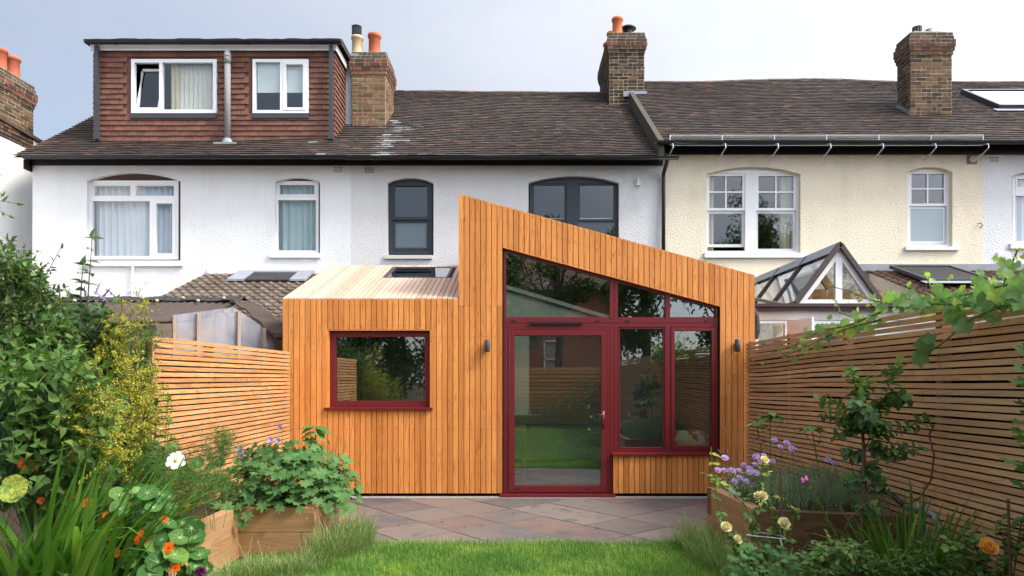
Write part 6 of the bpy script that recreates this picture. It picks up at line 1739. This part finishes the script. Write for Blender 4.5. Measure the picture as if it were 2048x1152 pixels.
# leafy sunflower-like perennial
t = plant('leafy_perennial', 'fresh green broad leaved perennial standing beside the end of the light fence', 'plant', (-2.6, 5.0, .3))
lb, sb = MB(), MB()
for (x0,y0,x1,y1,D) in ((300,960,318,815,5.0),(320,950,345,805,5.0),(310,950,300,850,4.95),(330,930,335,850,5.0)):
    a, b = P(x0,y0,D), P(x1,y1,D); shoot(lb, sb, a, b-a, (b-a).length, 9, .105, .055, 'oval', .005, False, 1.0, .2, .05, curl=.35, shrink=.3)
    sb.tube([V((a.x,a.y,.3)), a], .005, 5, 0, False)
lb.build('foliage', L['fresh'], t); sb.build('stem', L['stem'], t)
# monkshood
t = plant('monkshood', 'tall monkshood with dark violet hooded flowers in front of the golden shrub', 'plant', (-2.75, 4.9, .1))
lb, sb = MB(), MB()
stems = [[V((-2.75,4.9,.1)), P(262,980,4.9), P(250,860,4.9), P(250,792,4.9)], [V((-2.8,4.9,.1)), P(245,960,4.9), P(225,880,4.9), P(218,800,4.9)]]
for s_ in stems: sb.tube(s_, [.005,.004,.003,.002], 5, 0, False)
for k in range(16):
    q, d_ = along(stems[k % 2], U(.2,.75))
    for e in range(5): leaf(lb, q, (V((U(-1,1),U(-1,.3),U(-.3,.4)))), V((0,0,1))+rdir()*.3, .10, .018, 'lance', mi=(1 if rnd() < .3 else 0))
lb.build('foliage', [L['mid'], L['yellowing']], t); sb.build('stem', L['stem'], t)
for (x,y) in ((251,797),(247,803),(253,806),(249,812),(254,817),(248,820),(262,824),(264,829),(259,836),(263,843),(264,850),(220,832),(218,840),(221,836),(252,864),(236,872),(199,812),(247,808),(257,800)):
    fb = MB(); p = P(x,y,4.85)+V((0,U(-.02,.02),0)); ax = V((U(-.5,.5),-1,-.2)).normalized(); petals(fb, p, ax, 5, .018, .014, .8, 0, 'heart', -.3); leaf(fb, p+V((0,0,.008)), ax, V((0,0,1)), .024, .018, 'heart', .5, .5); fb.build('flower', L['purple'], t)
# bluebell-like campanula
t = plant('bellflower', 'pale violet bellflowers on thin stems by the light fence', 'plant', (-2.3, 6.2, .36))
lb, sb = MB(), MB()
for (x,y,D) in ((563,850,6.6),(484,905,6.0),(541,885,6.4),(476,915,6.0),(480,930,6.0)):
    p = P(x,y,D); sb.tube([V((p.x+U(-.05,.05), D, .36)), p.lerp(V((p.x,D,.36)), .4)+rdir()*.02, p], .002, 4, 0, False)
    for k in range(7): leaf(lb, V((p.x,D,lerp(.4,p.z,k/8)))+rdir()*.01, rdir(), V((0,0,1)), .05, .016, 'lance')
lb.build('foliage', L['mid'], t); sb.build('stem', L['stem'], t)
for (x,y,D) in ((562,853,6.55),(557,882,6.35),(483,905,5.95),(486,912,5.95),(480,898,6.0),(541,880,6.4)):
    fb = MB(); petals(fb, P(x,y,D), V((U(-.4,.4),-.7,.2)), 6, .032, .022, .9, 0, 'heart', .1); fb.build('flower', L['blue'], t)
# dead seed head stalk
t = plant('dead_stalk', 'dry dark seed head stalk rising between the cosmos and the geranium', 'plant', (-2.4, 5.5, .36))
mb = MB(); pts = [V((-2.4,5.5,.36)), P(405,985,5.5), P(411,930,5.5), P(415,886,5.5)]; mb.tube(pts, .0025, 5); mb.lathe(P(415,889,5.5), [(.004,0),(.011,.008),(.009,.02),(.003,.026)], 8)
for (x,y) in ((470,965),(480,985),(440,1005),(425,960),(395,1000)): mb.tube([P(U(395,410),1010,5.5), P(lerp(405,x,.6), lerp(1010,y,.75), 5.45), P(x,y,5.4)], .0022, 4); mb.lathe(P(x,y,5.4), [(.003,0),(.009,.006),(.007,.014)], 7)
mb.build('stem', L['straw'], t)
# allium
t = plant('allium', 'small round purple allium head at the corner of the sleeper bed', 'plant', (-1.75, 3.85, 0))
mb = MB(); c = P(401,1144,3.9); mb.tube([V((c.x,c.y,0)), c], .003, 5, 1)
for k in range(190): d = rdir(); leaf(mb, c+d*.004, d, rdir(), .032, .009, 'diamond')
mb.build('flower', [L['allium'], L['stem']], t)

# ---------------------------------------------------------------- geranium mound
t = plant('geranium', 'big mound of lobed geranium leaves filling the corner of the raised bed', 'plant', (-2.05, 6.4, .36))
lb, sb = MB(), MB(); C = V((-2.05, 6.36, .42))
for i in range(900):
    d = rdir(); d.z = abs(d.z)*1.0-.12
    rad = V((.60,.50,.58))*(1+.13*math.sin(4.3*d.x+1)*math.cos(5.1*d.z+3*d.y)+.08*math.sin(9*d.x+7*d.z)); u = U(.66,1.06)
    p = C+V((d.x*rad.x*u, d.y*rad.y*u, d.z*rad.z*u))
    if p.x > -1.42 or p.z < .30: continue
    if p.z < .43 and p.x < -1.60: continue
    n = (d+V((0,-.35,.55))+rdir()*.35).normalized()
    out = V((d.x,d.y,-.5)).normalized()
    fan(lb, p, out+rdir()*.4, n, U(.040,.085), gerf, 36, .10, .05)
    if i % 4 == 0: sb.tube([C+V((U(-.1,.1),U(-.1,.1),0)), C.lerp(p,.6)+V((0,0,.04)), p], .002, 4, 0, False)
for (x,y,D) in ((500,1000,5.85),(480,1010,5.85),(525,1010,5.85),(655,1010,5.9),(680,985,6.2),(470,1025,5.85),(690,960,6.4),(560,1015,5.85),(600,1018,5.85),(495,1030,5.8),(485,1045,5.8)): fan(lb, P(x,y,D), V((U(-.4,.4),-.3,-1)), V((.1,-.9,.4)), U(.05,.07), gerf, 28, .1, .05)
lb.build('foliage', L['ger'], t); sb.build('stem', L['stem'], t)
t = plant('young_sunflower', 'pale green broad leaved seedling topping the geranium mound', 'plant', (-1.9, 6.5, .36))
lb, sb = MB(), MB(); a, b = P(625,960,6.4), P(632,855,6.4); sb.tube([V((a.x,6.4,.36)), a, b], .005, 5, 0, False)
for (dx,dy) in ((-40,-5),(38,8),(-20,10),(22,-4),(45,22),(10,14),(-36,14)): leaf(lb, b+V((0,0,U(-.05,.01))), V((dx,-8,-dy*.6)), V((0,-.3,1)), .15, .085, 'oval', .12, .25)
lb.build('foliage', L['fresh'], t); sb.build('stem', L['stem'], t)
t = plant('grey_leaved_sprig', 'grey green lance leaved sprig at the edge of the geranium mound', 'plant', (-1.8, 6.6, .36))
lb, sb = MB(), MB()
for (x,y) in ((672,880),(688,890),(660,890)): a, b = P(665,960,6.5), P(x,y,6.5); shoot(lb, sb, a, b-a, (b-a).length, 12, .085, .026, 'lance', .004, False, .8, .3, .04)
lb.build('foliage', L['lav'], t); sb.build('stem', L['stem'], t)

# ---------------------------------------------------------------- right bed: lavender, scabious, tall seedlings
t = plant('lavender', 'grey green lavender filling the bed beside the brown fence', 'plant', (2.3, 5.9, .44))
lb, sb, fb = MB(), MB(), MB()
for i in range(1500):
    p = V((U(1.9,2.82), U(5.35,6.5), .44)); hgt = .34*(1-.5*abs((p.x-2.3)/.6)**2.2)
    d = (V((U(-.35,.35),U(-.45,.15),1))).normalized(); q = p+V((0,0,U(0,hgt*.5)))
    if i % 3 == 0: shoot(lb, sb, q, d, U(.12,.24), 9, .045, .006, 'diamond', .0015, True, .6, .1, .1)
    else: blade(lb, q, U(0,6.28), U(0,.6), U(.08,.26), .005, U(.2,1.0), 3, 0)
for (x,y) in ((1452,862),(1475,880),(1486,868),(1440,905),(1500,890),(1550,850),(1560,842),(1520,880),(1575,850),(1590,900),(1640,880),(1660,900),(1535,868),(1612,870),(1455,905),(1508,880)):
    D = U(5.5,6.2); b = P(x,y,D); a = V((min(2.7,b.x+U(.0,.35)), D+.1, .5)); pts = [a, a.lerp(b,.5)+V((.02,0,.05)), b]; sb.tube(pts, .0016, 4, 0, False)
    dd = (pts[2]-pts[1]).normalized()
    for k in range(26): u = k/26; leaf(fb, b+dd*.075*(u-.5), rdir()+dd*.6, rdir(), .012, .006, 'diamond')
lb.build('foliage', L['lav'], t); sb.build('stem', L['stemlav'], t); fb.build('flower_sprays', leafmat('lavender_spent', (0.14,0.13,0.17), (0.24,0.22,0.30), .2), t)
t = plant('scabious', 'scabious with many lilac pincushion flowers in the corner of the lavender bed', 'plant', (2.0, 6.0, .44))
lb, sb = MB(), MB()
sc_f = [(1450,915),(1464,940),(1478,940),(1488,930),(1500,936),(1480,955),(1493,962),(1500,944),(1512,945),(1520,918),(1528,910),(1470,962),(1450,940),(1436,940),(1548,880),(1561,893),(1585,897),(1512,912),(1522,925),(1545,922),(1574,886),(1465,985),(1477,988),(1510,968),(1657,920),(1668,926),(1700,980),(1510,928)]
for (x,y) in sc_f:
    D = U(5.6,6.1); p = P(x,y,D); r = U(.022,.034)
    sb.tube([V((min(2.7,max(1.9,p.x+U(-.05,.15))), D+.1, .46)), p.lerp(V((p.x+.05,D+.05,.5)), .4), p], .0016, 4, 0, False)
    f = MB(); ax = (V((U(-.3,.3),-.7,.8))).normalized(); petals(f, p, ax, 11, r, r*.62, .15, 0, 'heart', .2); petals(f, p+ax*.006, ax, 9, r*.6, r*.42, .5, 0, 'heart', .1); f.build('flower', L['lilac'], t)
for i in range(260):
    p = V((U(1.86,2.35), U(5.45,6.45), U(.46,.62))); leaf(lb, p, rdir()+V((0,0,.5)), rdir(), U(.05,.09), .016, 'lance')
for i in range(170):
    p = P(U(1445,1520), U(940,985), U(5.6,6.1)); leaf(lb, p, rdir()+V((0,0,.6)), rdir(), U(.02,.04), .008, 'diamond', mi=1)
lb.build('foliage', [L['mid'], L['silver']], t); sb.build('stem', L['stem'], t)
for lab, (x0,y0,x1,y1,D,s) in (('tall leafy seedling with a flat whorl of leaves nearest the red framed panes', (1535,960,1512,845,6.3,1.0)), ('tallest leafy seedling in the lavender bed with a flat top of broad leaves', (1542,960,1540,826,6.2,1.15)), ('tall leafy seedling standing between the lavender and the apple tree', (1640,960,1623,850,5.8,1.1))):
    b = P(x1,y1,D); a = P(x0,y0,D); t = plant('tall_seedling', lab, 'plant', (a.x, D, .44)); lb, sb = MB(), MB(); sb.tube([V((a.x,D,.44)), a, b], [.006,.005,.004], 5, 0, False)
    for k in range(9):
        th = k*.75+U(-.2,.2); leaf(lb, b+V((0,0,U(-.04,.01))), V((math.cos(th), math.sin(th)*.8, U(-.25,.1))), V((0,0,1)), .145*s*U(.7,1), .06*s, 'oval', .1, .3)
    for k in range(4): q = a.lerp(b, U(.2,.85)); leaf(lb, q, V((U(-1,1),U(-1,1),.1)), V((0,0,1)), .10*s, .04, 'oval', .1, .35)
    lb.build('foliage', L['fresh' if s < 1.05 else 'mid'], t); sb.build('stem', L['stem'], t)

# ---------------------------------------------------------------- apple tree
t = plant('apple_tree', 'young espalier apple tree with dark leaves against the brown fence', 'tree', (2.24, 4.72, 0))
lb, sb = MB(), MB(); D = 4.75
trunk = [V((2.24,4.72,0)), P(1727,1100,4.72), P(1731,1000,4.75), P(1728,900,4.8), P(1722,830,4.85)]
sb.tube(trunk, [.017,.015,.013,.011,.009], 7, 0, False)
sb.tube([V((2.28,4.7,0)), P(1722,1100,4.7), P(1726,980,4.72), P(1726,900,4.75)], [.011,.011,.010,.008], 6, 0, False)
br = [((1722,860),(1708,740),4.95,16),((1730,900),(1802,736),4.9,17),((1722,830),(1640,790),5.1,9),((1722,840),(1650,830),5.0,9),((1726,880),(1852,842),4.75,12),((1726,900),(1840,895),4.65,9),((1728,920),(1690,905),4.8,8),((1728,920),(1776,985),4.7,8),((1722,830),(1790,800),4.95,10),((1715,800),(1735,770),4.9,8),((1724,870),(1770,850),4.7,12),((1724,870),(1700,850),4.8,10),((1728,930),(1755,960),4.7,8),((1790,790),(1815,800),4.9,8),((1725,890),(1800,910),4.7,10),((1726,950),(1685,960),4.7,6),((1722,850),(1745,830),4.6,10),((1722,830),(1712,800),4.7,10),((1728,1010),(1755,1025),4.6,5),((1722,830),(1670,870),4.9,8)]
for (a,b,D,n) in br:
    A, B = P(*a, 4.8), P(*b, D); shoot(lb, sb, A, B-A, (B-A).length, int(n*2.2), .080, .056, 'oval', .005, False, .9, .18, .05, curl=.35, shrink=.15)
sb.tube([P(1730,985,4.75), P(1752,955,4.7), P(1740,1000,4.7), P(1700,1035,4.7), P(1690,1060,4.7)], [.006,.005,.005,.005,.004], 5, 0, False)
lb.build('foliage', L['apple'], t); sb.build('trunk', L['bark'], t)

# ---------------------------------------------------------------- grapevine
t = plant('grapevine', 'grapevine with lobed leaves trailing along the top of the brown fence', 'vine', (2.98, 4.0, 0))
lb, ly, sb = MB(), MB(), MB()
def fx(px, py, out=.06):   # a point by the fence face
    D = (2.905-out)*F/(px-1034); return P(px, py, D)
runs = [[(1760,625),(1700,650),(1640,662),(1590,690),(1545,705)], [(2060,560),(1990,575),(1930,590),(1870,600),(1800,598)], [(2080,590),(2000,612),(1940,640),(1880,690),(1830,720),(1780,745),(1720,760)], [(2040,610),(1960,610),(1880,608),(1800,610),(1740,600),(1700,582),(1650,570)], [(1760,640),(1700,655),(1660,670),(1620,690),(1570,712),(1500,718)], [(2000,610),(2010,560),(2035,500)], [(1900,610),(1870,590),(1855,560)], [(1720,640),(1680,625),(1672,600)]]
for r_ in runs:
    pts = [fx(x,y,U(.05,.12)) for x,y in r_]; sb.tube(pts, [.008-.005*i/len(pts) for i in range(len(pts))], 5, 0, False)
    for q in pts[1:]: 
        e = q+V((-.03,-.03,-.12)); sb.tube([q, q+V((-.02,-.02,-.05)), e, e+V((.02,0,-.03))], .0012, 3, 0, False)
vl = [(1500,718,.028),(1525,726,.03),(1570,712,.045),(1590,720,.05),(1560,700,.03),(1640,655,.065),(1635,690,.07),(1610,700,.05),(1605,680,.04),(1690,645,.06),(1720,640,.065),(1700,665,.06),(1740,655,.055),(1668,650,.05),(1780,590,.065),(1800,600,.075),(1820,585,.05),(1845,600,.085),(1870,608,.07),(1830,615,.06),(1895,600,.085),(1920,590,.06),(1905,620,.07),(1940,600,.075),(1965,580,.07),(1985,600,.08),(2000,575,.07),(2010,545,.06),(2020,600,.07),(2035,580,.08),(2040,560,.07),(2048,600,.09),(1910,630,.085),(1930,650,.08),(1850,690,.085),(1860,675,.06),(1840,715,.075),(1800,715,.035),(1770,745,.045),(1795,740,.05),(1780,760,.03),(1975,625,.06),(2005,610,.06),(1990,640,.05),(1760,620,.05),(2030,530,.045),(2010,525,.05),(2040,600,.09),(1955,560,.05),(2060,560,.09),(2070,600,.09),(1875,575,.05),(1960,610,.075)]
vl += [(1620,668,.055),(1655,672,.06),(1675,662,.055),(1715,655,.06),(1590,694,.045),(1745,632,.06),(1765,612,.06),(1710,628,.05),(1815,605,.07),(1855,598,.07),(1885,588,.065),(1925,602,.075),(1955,592,.075),(1975,598,.08),(1995,588,.075),(2025,588,.08),(2045,575,.085),(1905,612,.07),(1835,612,.065)]
for (x,y,r) in vl:
    p = fx(x,y,U(.03,.16)); n = (V((-.55,-.75,.45))+rdir()*.4).normalized(); fan(lb, p, V((-.3,-.2,-1))+rdir()*.5, n, r*1.02, vinef, 46, .10, .07)
for (x,y,r) in vl[5:62]:   # back layer hanging over the top
    p = fx(x+U(-20,20), min(y+U(-25,12), 620 if x > 1750 else 690), U(-.12,.02)); n = (V((-.3,-.6,.7))+rdir()*.5).normalized(); fan(lb, p, V((-.2,-.2,-1))+rdir()*.7, n, r*.75, vinef, 46, .10, .07)
for (x,y,r) in ((1580,700,.025),(1590,708,.03),(1668,600,.02),(1672,608,.025),(1705,592,.025),(1720,600,.03),(1735,610,.02),(1755,600,.025),(1710,585,.02),(1855,548,.03),(1865,560,.03),(1880,590,.04),(1900,555,.03),(1915,585,.045),(2035,500,.025),(2048,512,.03),(2030,515,.02),(1660,690,.035),(1655,675,.03),(1700,665,.04),(1770,600,.03),(1950,575,.04),(1925,575,.03),(1985,560,.04),(1745,730,.025),(1735,755,.025)):
    p = fx(x,y,U(.02,.1)); fan(ly, p, V((-.3,-.3,-1))+rdir(), (V((-.4,-.7,.5))+rdir()*.5).normalized(), r, vinef, 46, .15, .1)
sb.tube([V((2.98,3.9,0)), V((2.99,3.9,1.9)), fx(2080,590)], [.02,.015,.008], 6, 0, False)
lb.build('foliage', L['vine'], t); ly.build('young_foliage', L['vineyoung'], t); sb.build('stem', L['stem'], t)
# lobed plant at the frame edge
t = plant('hollyhock', 'tall plant with big lobed leaves in front of the near end of the brown fence', 'plant', (2.78, 3.75, 0))
lb, sb = MB(), MB(); sb.tube([V((2.78,3.75,0)), V((2.76,3.78,.8)), P(2075,690,3.8)], [.012,.010,.006], 6, 0, False)
for (x,y,r) in ((2040,700,.05),(2048,720,.06),(2035,735,.05),(2045,765,.07),(2030,762,.05),(2044,810,.07),(2035,845,.06),(2048,880,.08),(2030,862,.05),(2020,925,.075),(2045,935,.08),(2035,970,.06),(2060,900,.09),(2070,760,.09),(2065,830,.09),(2075,950,.09),(2046,690,.03)):
    fan(lb, P(x+6,y,3.7+U(-.1,.1)), V((-1,-.2,U(-.5,.2))), (V((-.2,-.6,.8))+rdir()*.4).normalized(), r*.95, gerf, 28, .12, .08)
lb.build('foliage', L['mid'], t); sb.build('stem', L['stem'], t)

# ---------------------------------------------------------------- roses
def roseflower(t, p, r, m, opn=.35):
    fb = MB(); ax = (V((U(-.4,.4),-.8,.6))).normalized()
    for k, (n, s, c) in enumerate(((6, 1.0, opn+.15), (6, .92, opn+.7), (5, .78, opn+1.3), (5, .55, opn+2.4))): petals(fb, p+ax*r*.10*k, ax, n, r*s, r*s*1.25, c, 0, 'heart', -.3, .2)
    fb.tube([p, p-ax*r*.6+V((0,.01,-.03))], .004, 5, 1); return fb.build('bloom', [L[m], L['stem']], t)
def roseleaves(lb, pts, n, s, u0=.15, ym=0):
    for k in range(n):
        q, d = along(pts, u0+(1-u0)*k/n+U(0,.04)); o = (rdir()+V((0,-.3,.1))).normalized(); e = q+o*.05*s
        for f, sd in ((1,0),(.55,1),(.55,-1),(.1,1),(.1,-1)):
            b = q.lerp(e, f); side = o.cross(V((0,0,1))).normalized()*sd; leaf(lb, b, (o*.6+side+rdir()*.2), V((0,-.3,1))+rdir()*.4, .042*s, .028*s, 'oval', .15, .25, ym if k > n*.7 else 0)
t = plant('rose_bush', 'rose bush with pale yellow blooms in front of the lavender bed', 'shrub', (1.75, 4.75, 0))
lb, sb = MB(), MB()
canes = [[(1500,1180),(1460,1080),(1435,1000),(1425,940),(1422,895)],[(1530,1180),(1510,1060),(1490,1010),(1450,975),(1435,960)],[(1535,1180),(1560,1080),(1540,1020),(1520,960),(1527,925)],[(1510,1180),(1505,1080),(1520,1010),(1523,995)],[(1520,1180),(1485,1100),(1460,1070),(1448,1062)],[(1550,1180),(1575,1090),(1590,1030),(1565,990)],[(1515,1180),(1530,1080),(1565,1055)],[(1490,1180),(1480,1110),(1473,1085)]]
for c in canes:
    pts = [P(x,y,4.75+.02*i) for i,(x,y) in enumerate(c)]; pts[0].z = max(0, pts[0].z); sb.tube(pts, [.006-.003*i/len(pts) for i in range(len(pts))], 5, 0, False); roseleaves(lb, pts, 8, 1.05, .2, 1)
lb.build('foliage', [L['rose'], L['vineyoung']], t); sb.build('stem', L['stem'], t)
for (x,y,r) in ((1527,922,.034),(1524,994,.038),(1515,992,.03),(1449,1057,.044),(1472,1081,.036),(1566,1050,.048)): roseflower(t, P(x,y,4.7), r, 'cream', .25)
t = plant('rose_bush', 'rose bush with one apricot bloom below the near end of the brown fence', 'shrub', (2.55, 3.9, 0))
lb, sb = MB(), MB()
for c in ([(1985,1200),(1975,1140),(1972,1100)],[(2000,1200),(1950,1090),(1930,1070)],[(2010,1200),(2010,1080),(1990,1050)],[(2020,1200),(2040,1060),(2046,1030)],[(1980,1200),(1930,1110),(1900,1090)],[(1990,1200),(2030,1100),(2048,1070)],[(1970,1200),(1960,1130),(1910,1140)]):
    pts = [P(x,y,4.0) for x,y in c]; sb.tube(pts, [.006,.004,.003], 5, 0, False); roseleaves(lb, pts, 10, 1.1, .1)
lb.build('foliage', L['rose'], t); sb.build('stem', L['stem'], t); roseflower(t, P(1972,1098,3.9), .055, 'apricot', .2)
for lab, (x0,y0,x1,y1,D) in (('brown cane supporting the yellow roses', (1566,1230,1562,936,4.72)), ('brown cane standing near the apricot rose', (2022,1300,2016,998,3.9))):
    a, b = P(x0,y0,D), P(x1,y1,D); a.z = 0; mb = MB(); mb.tube([a, a.lerp(b,.5)+V((.004,0,0)), b], [.007,.0075,.007], 8); tag(mb.build('garden_cane', L['cane']), lab, 'cane', 'garden canes')
mb = MB(); pts = [P(1493,1070,4.72), P(1520,1065,4.9), P(1562,1071,4.72), P(1572,1078,4.68), P(1500,1071,4.65), P(1493,1070,4.72)]; mb.tube(pts, .0022, 4); mb.tube([P(1559,1078,4.66), P(1568,1102,4.66)], .0022, 4); mb.tube([P(1562,1078,4.66), P(1566,1100,4.66)], .0022, 4)
tag(mb.build('plant_tie', M['upvc']), 'white string tied round the cane and rose stems', 'string')
# foxglove seed heads
def foxglove(label, pts_, D, flowers=()):
    pts = [P(x,y,D) for x,y in pts_]; t = plant('foxglove', label, 'plant', (pts[0].x, D, 0)); pts.insert(0, V((pts[0].x+.02, D, 0)))
    mb = MB(); mb.tube(pts, [.005]*len(pts), 5, 0, False)
    for k in range(60):
        q, d = along(pts, .35+.65*k/60); o = rdir(); leaf(mb, q, o, rdir(), .018*(1.3-k/80), .011, 'diamond', mi=1); mb.lathe(q+o*.006, [(.002,0),(.0055,.004),(.002,.011)], 5, 1, o)
    mb.build('stem', [L['stem'], L['goldin']], t)
    for (x,y) in flowers:
        f = MB(); p = P(x,y,D-.02); f.lathe(p, [(.006,0),(.010,-.015),(.014,-.03),(.018,-.04)], 9, 0, (U(-.4,.4),.5,.8)); f.build('flower', L['magenta'], t)
foxglove('long leaning foxglove stem with a last magenta bloom at its tip', [(1700,1150),(1672,1070),(1640,1010),(1608,962)], 4.6, ((1603,956),(1612,952)))
foxglove('low leaning foxglove stem crossing in front of the sleepers', [(1720,1150),(1680,1130),(1630,1120),(1600,1100)], 4.4)
foxglove('upright foxglove seed stem in front of the dark sword leaves', [(1850,1180),(1835,1110),(1825,1060),(1812,1010)], 4.3)
foxglove('thin seed stem between the apple trunk and the dark sword leaves', [(1790,1180),(1783,1120),(1778,1045)], 4.3)
# low foliage along the right foreground
t = plant('hardy_geranium', 'low mat of lobed leaves at the foot of the yellow roses', 'plant', (1.75, 4.6, 0)); lb = MB()
for p in sample([(1450,1120),(1490,1085),(1560,1090),(1600,1115),(1590,1160),(1440,1165)], 150, 4.35, 4.8): fan(lb, p, V((U(-1,1),-.6,-.3)), (V((0,-.5,.9))+rdir()*.4).normalized(), U(.025,.042), gerf, 26, .1, .06)
lb.build('foliage', L['ger'], t)
t = plant('columbine', 'columbine with pale green seed heads beside the apple trunk', 'plant', (2.05, 4.35, 0)); lb, sb = MB(), MB()
for (x,y) in ((1670,1080),(1685,1075),(1692,1095),(1660,1095),(1640,1110),(1700,1090)):
    p = P(x,y,4.4); sb.tube([V((2.05,4.35,.05)), p.lerp(V((2.05,4.35,.05)), .4)+rdir()*.02, p], .002, 4, 0, False)
    for k in range(5): leaf(sb, p, rdir()+V((0,0,.8)), rdir(), .022, .007, 'diamond', mi=1)
for p in sample([(1610,1110),(1660,1085),(1720,1090),(1750,1130),(1740,1165),(1600,1165)], 150, 4.2, 4.6): roseleaves(lb, [p, p+V((0,0,.05))], 1, 1.0)
lb.build('foliage', L['rose'], t); sb.build('stem', [L['stem'], L['goldin']], t)
t = plant('phlox', 'leafy stems in front of the dark sword leaves', 'plant', (2.45, 4.1, 0)); lb, sb = MB(), MB()
for p in sample([(1800,1110),(1840,1090),(1900,1100),(1920,1165),(1780,1165)], 26, 4.0, 4.3): shoot(lb, sb, V((p.x,p.y,p.z-.15)), V((0,-.1,1))+rdir()*.3, .2, 6, .085, .03, 'lance', .003, True, .95, .2)
for p in sample([(1740,1150),(1880,1145),(1880,1190),(1740,1190)], 20, 4.0, 4.3): shoot(lb, sb, p, V((0,-.1,1))+rdir()*.3, .15, 6, .07, .03, 'lance', .003, True, .95, .2)
lb.build('foliage', L['mid'], t); sb.build('stem', L['stem'], t)
# hose and thin cable on the bed
t = thing('garden_hose', 'grey and black garden hose lying over the back of the lavender bed', 'hose', (2.75, 5.2, .5))
mb = MB(); pts = [P(1765,982,5.35), P(1785,990,5.3), P(1800,1005,5.25), P(1812,1012,5.2), P(1840,1016,5.1), P(1868,1030,4.9), P(1880,1060,4.8)]
mb.tube([P(1700,985,5.6)]+pts[:4], .019, 10, 1); mb.tube(pts[3:], .018, 10, 0); mb.build('pipe', [M['pipe_grey'], M['black']], t, True)
mb = MB(); mb.tube([fx(1868,850,.04), fx(1858,870,.05), fx(1868,910,.05), fx(1862,960,.06), fx(1840,995,.08), fx(1815,1010,.1)], .006, 6); tag(mb.build('old_stem', L['cane']), 'bare brown climbing stem curving down the brown fence to the hose', 'stem')
# ---------------------------------------------------------------- trees behind the camera, reflected in the windows
def tree(label, x, y, h, cr, n, base_h, seed):
    t = plant('tree', label, 'tree', (x, y, 0), 'trees reflected in the windows'); lb, sb = MB(), MB()
    sb.tube([(x,y,0), (x+.1,y,h*.3), (x-.1,y,h*.6), (x,y,h*.85)], [h*.022, h*.018, h*.011, .02], 8, 0, False)
    cl = []
    for k in range(26):
        d = rdir(); c = V((x,y,base_h+(h-base_h)*.5))+V((d.x*cr*U(.3,1), d.y*cr*U(.3,1), d.z*(h-base_h)*.5*U(.4,1))); cl.append((c, U(.35,.7)*cr*.55))
        s = V((x,y,h*U(.25,.6))); sb.tube([s, s.lerp(c,.5)+rdir()*.2, c], [.05,.03,.01], 5, 0, False)
    for i in range(n):
        c, r = random.choice(cl); d = rdir(); p = c+d*r*U(.3,1.1); leaf(lb, p, rdir()+V((0,0,-.3)), rdir()+V((0,0,.8)), U(.14,.24), U(.07,.11), 'diamond')
    lb.build('crown', L['dark'], t); sb.build('trunk', L['bark'], t)
tree('tall tree reflected in the upper dark framed windows', 1.6, -9.5, 10.2, 1.9, 7000, 3.2, 1)
tree('broad tree reflected in the cream house windows', 12.6, -10.5, 10.8, 3.0, 9000, 3.0, 2)
tree('bushy tree reflected in the sloping fanlight', -1.9, -7.5, 8.2, 2.4, 9000, 2.0, 3)
tree('dark tree reflected in the tall side panes', 4.8, -8.5, 8.6, 2.3, 8000, 2.0, 4)
tree('bushy tree reflected in the square window', -6.5, -6.5, 6.5, 2.5, 8000, 1.0, 5)
tree('spreading tree reflected between the fanlight and the square window', -4.4, -8.8, 7.2, 2.4, 9000, 0.6, 6)
tree('low thick tree reflected behind the door glass', -1.3, -7.2, 5.2, 2.0, 8000, 0.8, 7)
tree('tall thick tree reflected in the far fanlight', 8.2, -9.0, 8.0, 2.6, 8000, 1.2, 8)
for k, (x, y, h, lm) in enumerate(((-2.3, -3.4, 1.3, 'mid'), (-1.3, -3.5, .8, 'bind'), (-.3, -3.5, .55, 'fresh'), (.7, -3.5, .7, 'mid'), (1.7, -3.4, .9, 'bind'), (2.5, -3.2, 1.4, 'dark'))):
    t = plant('border_shrub', ('tall mid green', 'spreading dull green', 'low fresh green', 'rounded mid green', 'loose dull green', 'tall dark green')[k]+' shrub below the end fence, seen only in the door glass', 'shrub', (x, y, 0), 'shrubs below the end fence'); lb, sb = MB(), MB()
    for i in range(90):
        p = V((x+U(-.6,.6), y+U(-.4,.5), U(.02, h))); shoot(lb, sb, p, V((0,.2,.6))+rdir()*.7, U(.15,.3), 6, .09, .05, 'oval', .004)
    lb.build('foliage', L[lm], t); sb.build('stem', L['bark'], t)
for k in range(14):
    mb = MB(); p = V((U(-1.5,1.7), U(6.6,8.6), .006)); leaf(mb, p, V((U(-1,1),U(-1,1),.05)), V((0,0,1)), U(.03,.05), .022, 'oval', .3, -.15)
    tag(mb.build('fallen_leaf', leafmat('dry_leaf', (0.20,0.12,0.05), (0.30,0.20,0.08), .1) if k == 0 else bpy.data.materials['dry_leaf']), 'small dry brown leaf lying on the slate paving', 'leaf', 'fallen leaves on the paving')
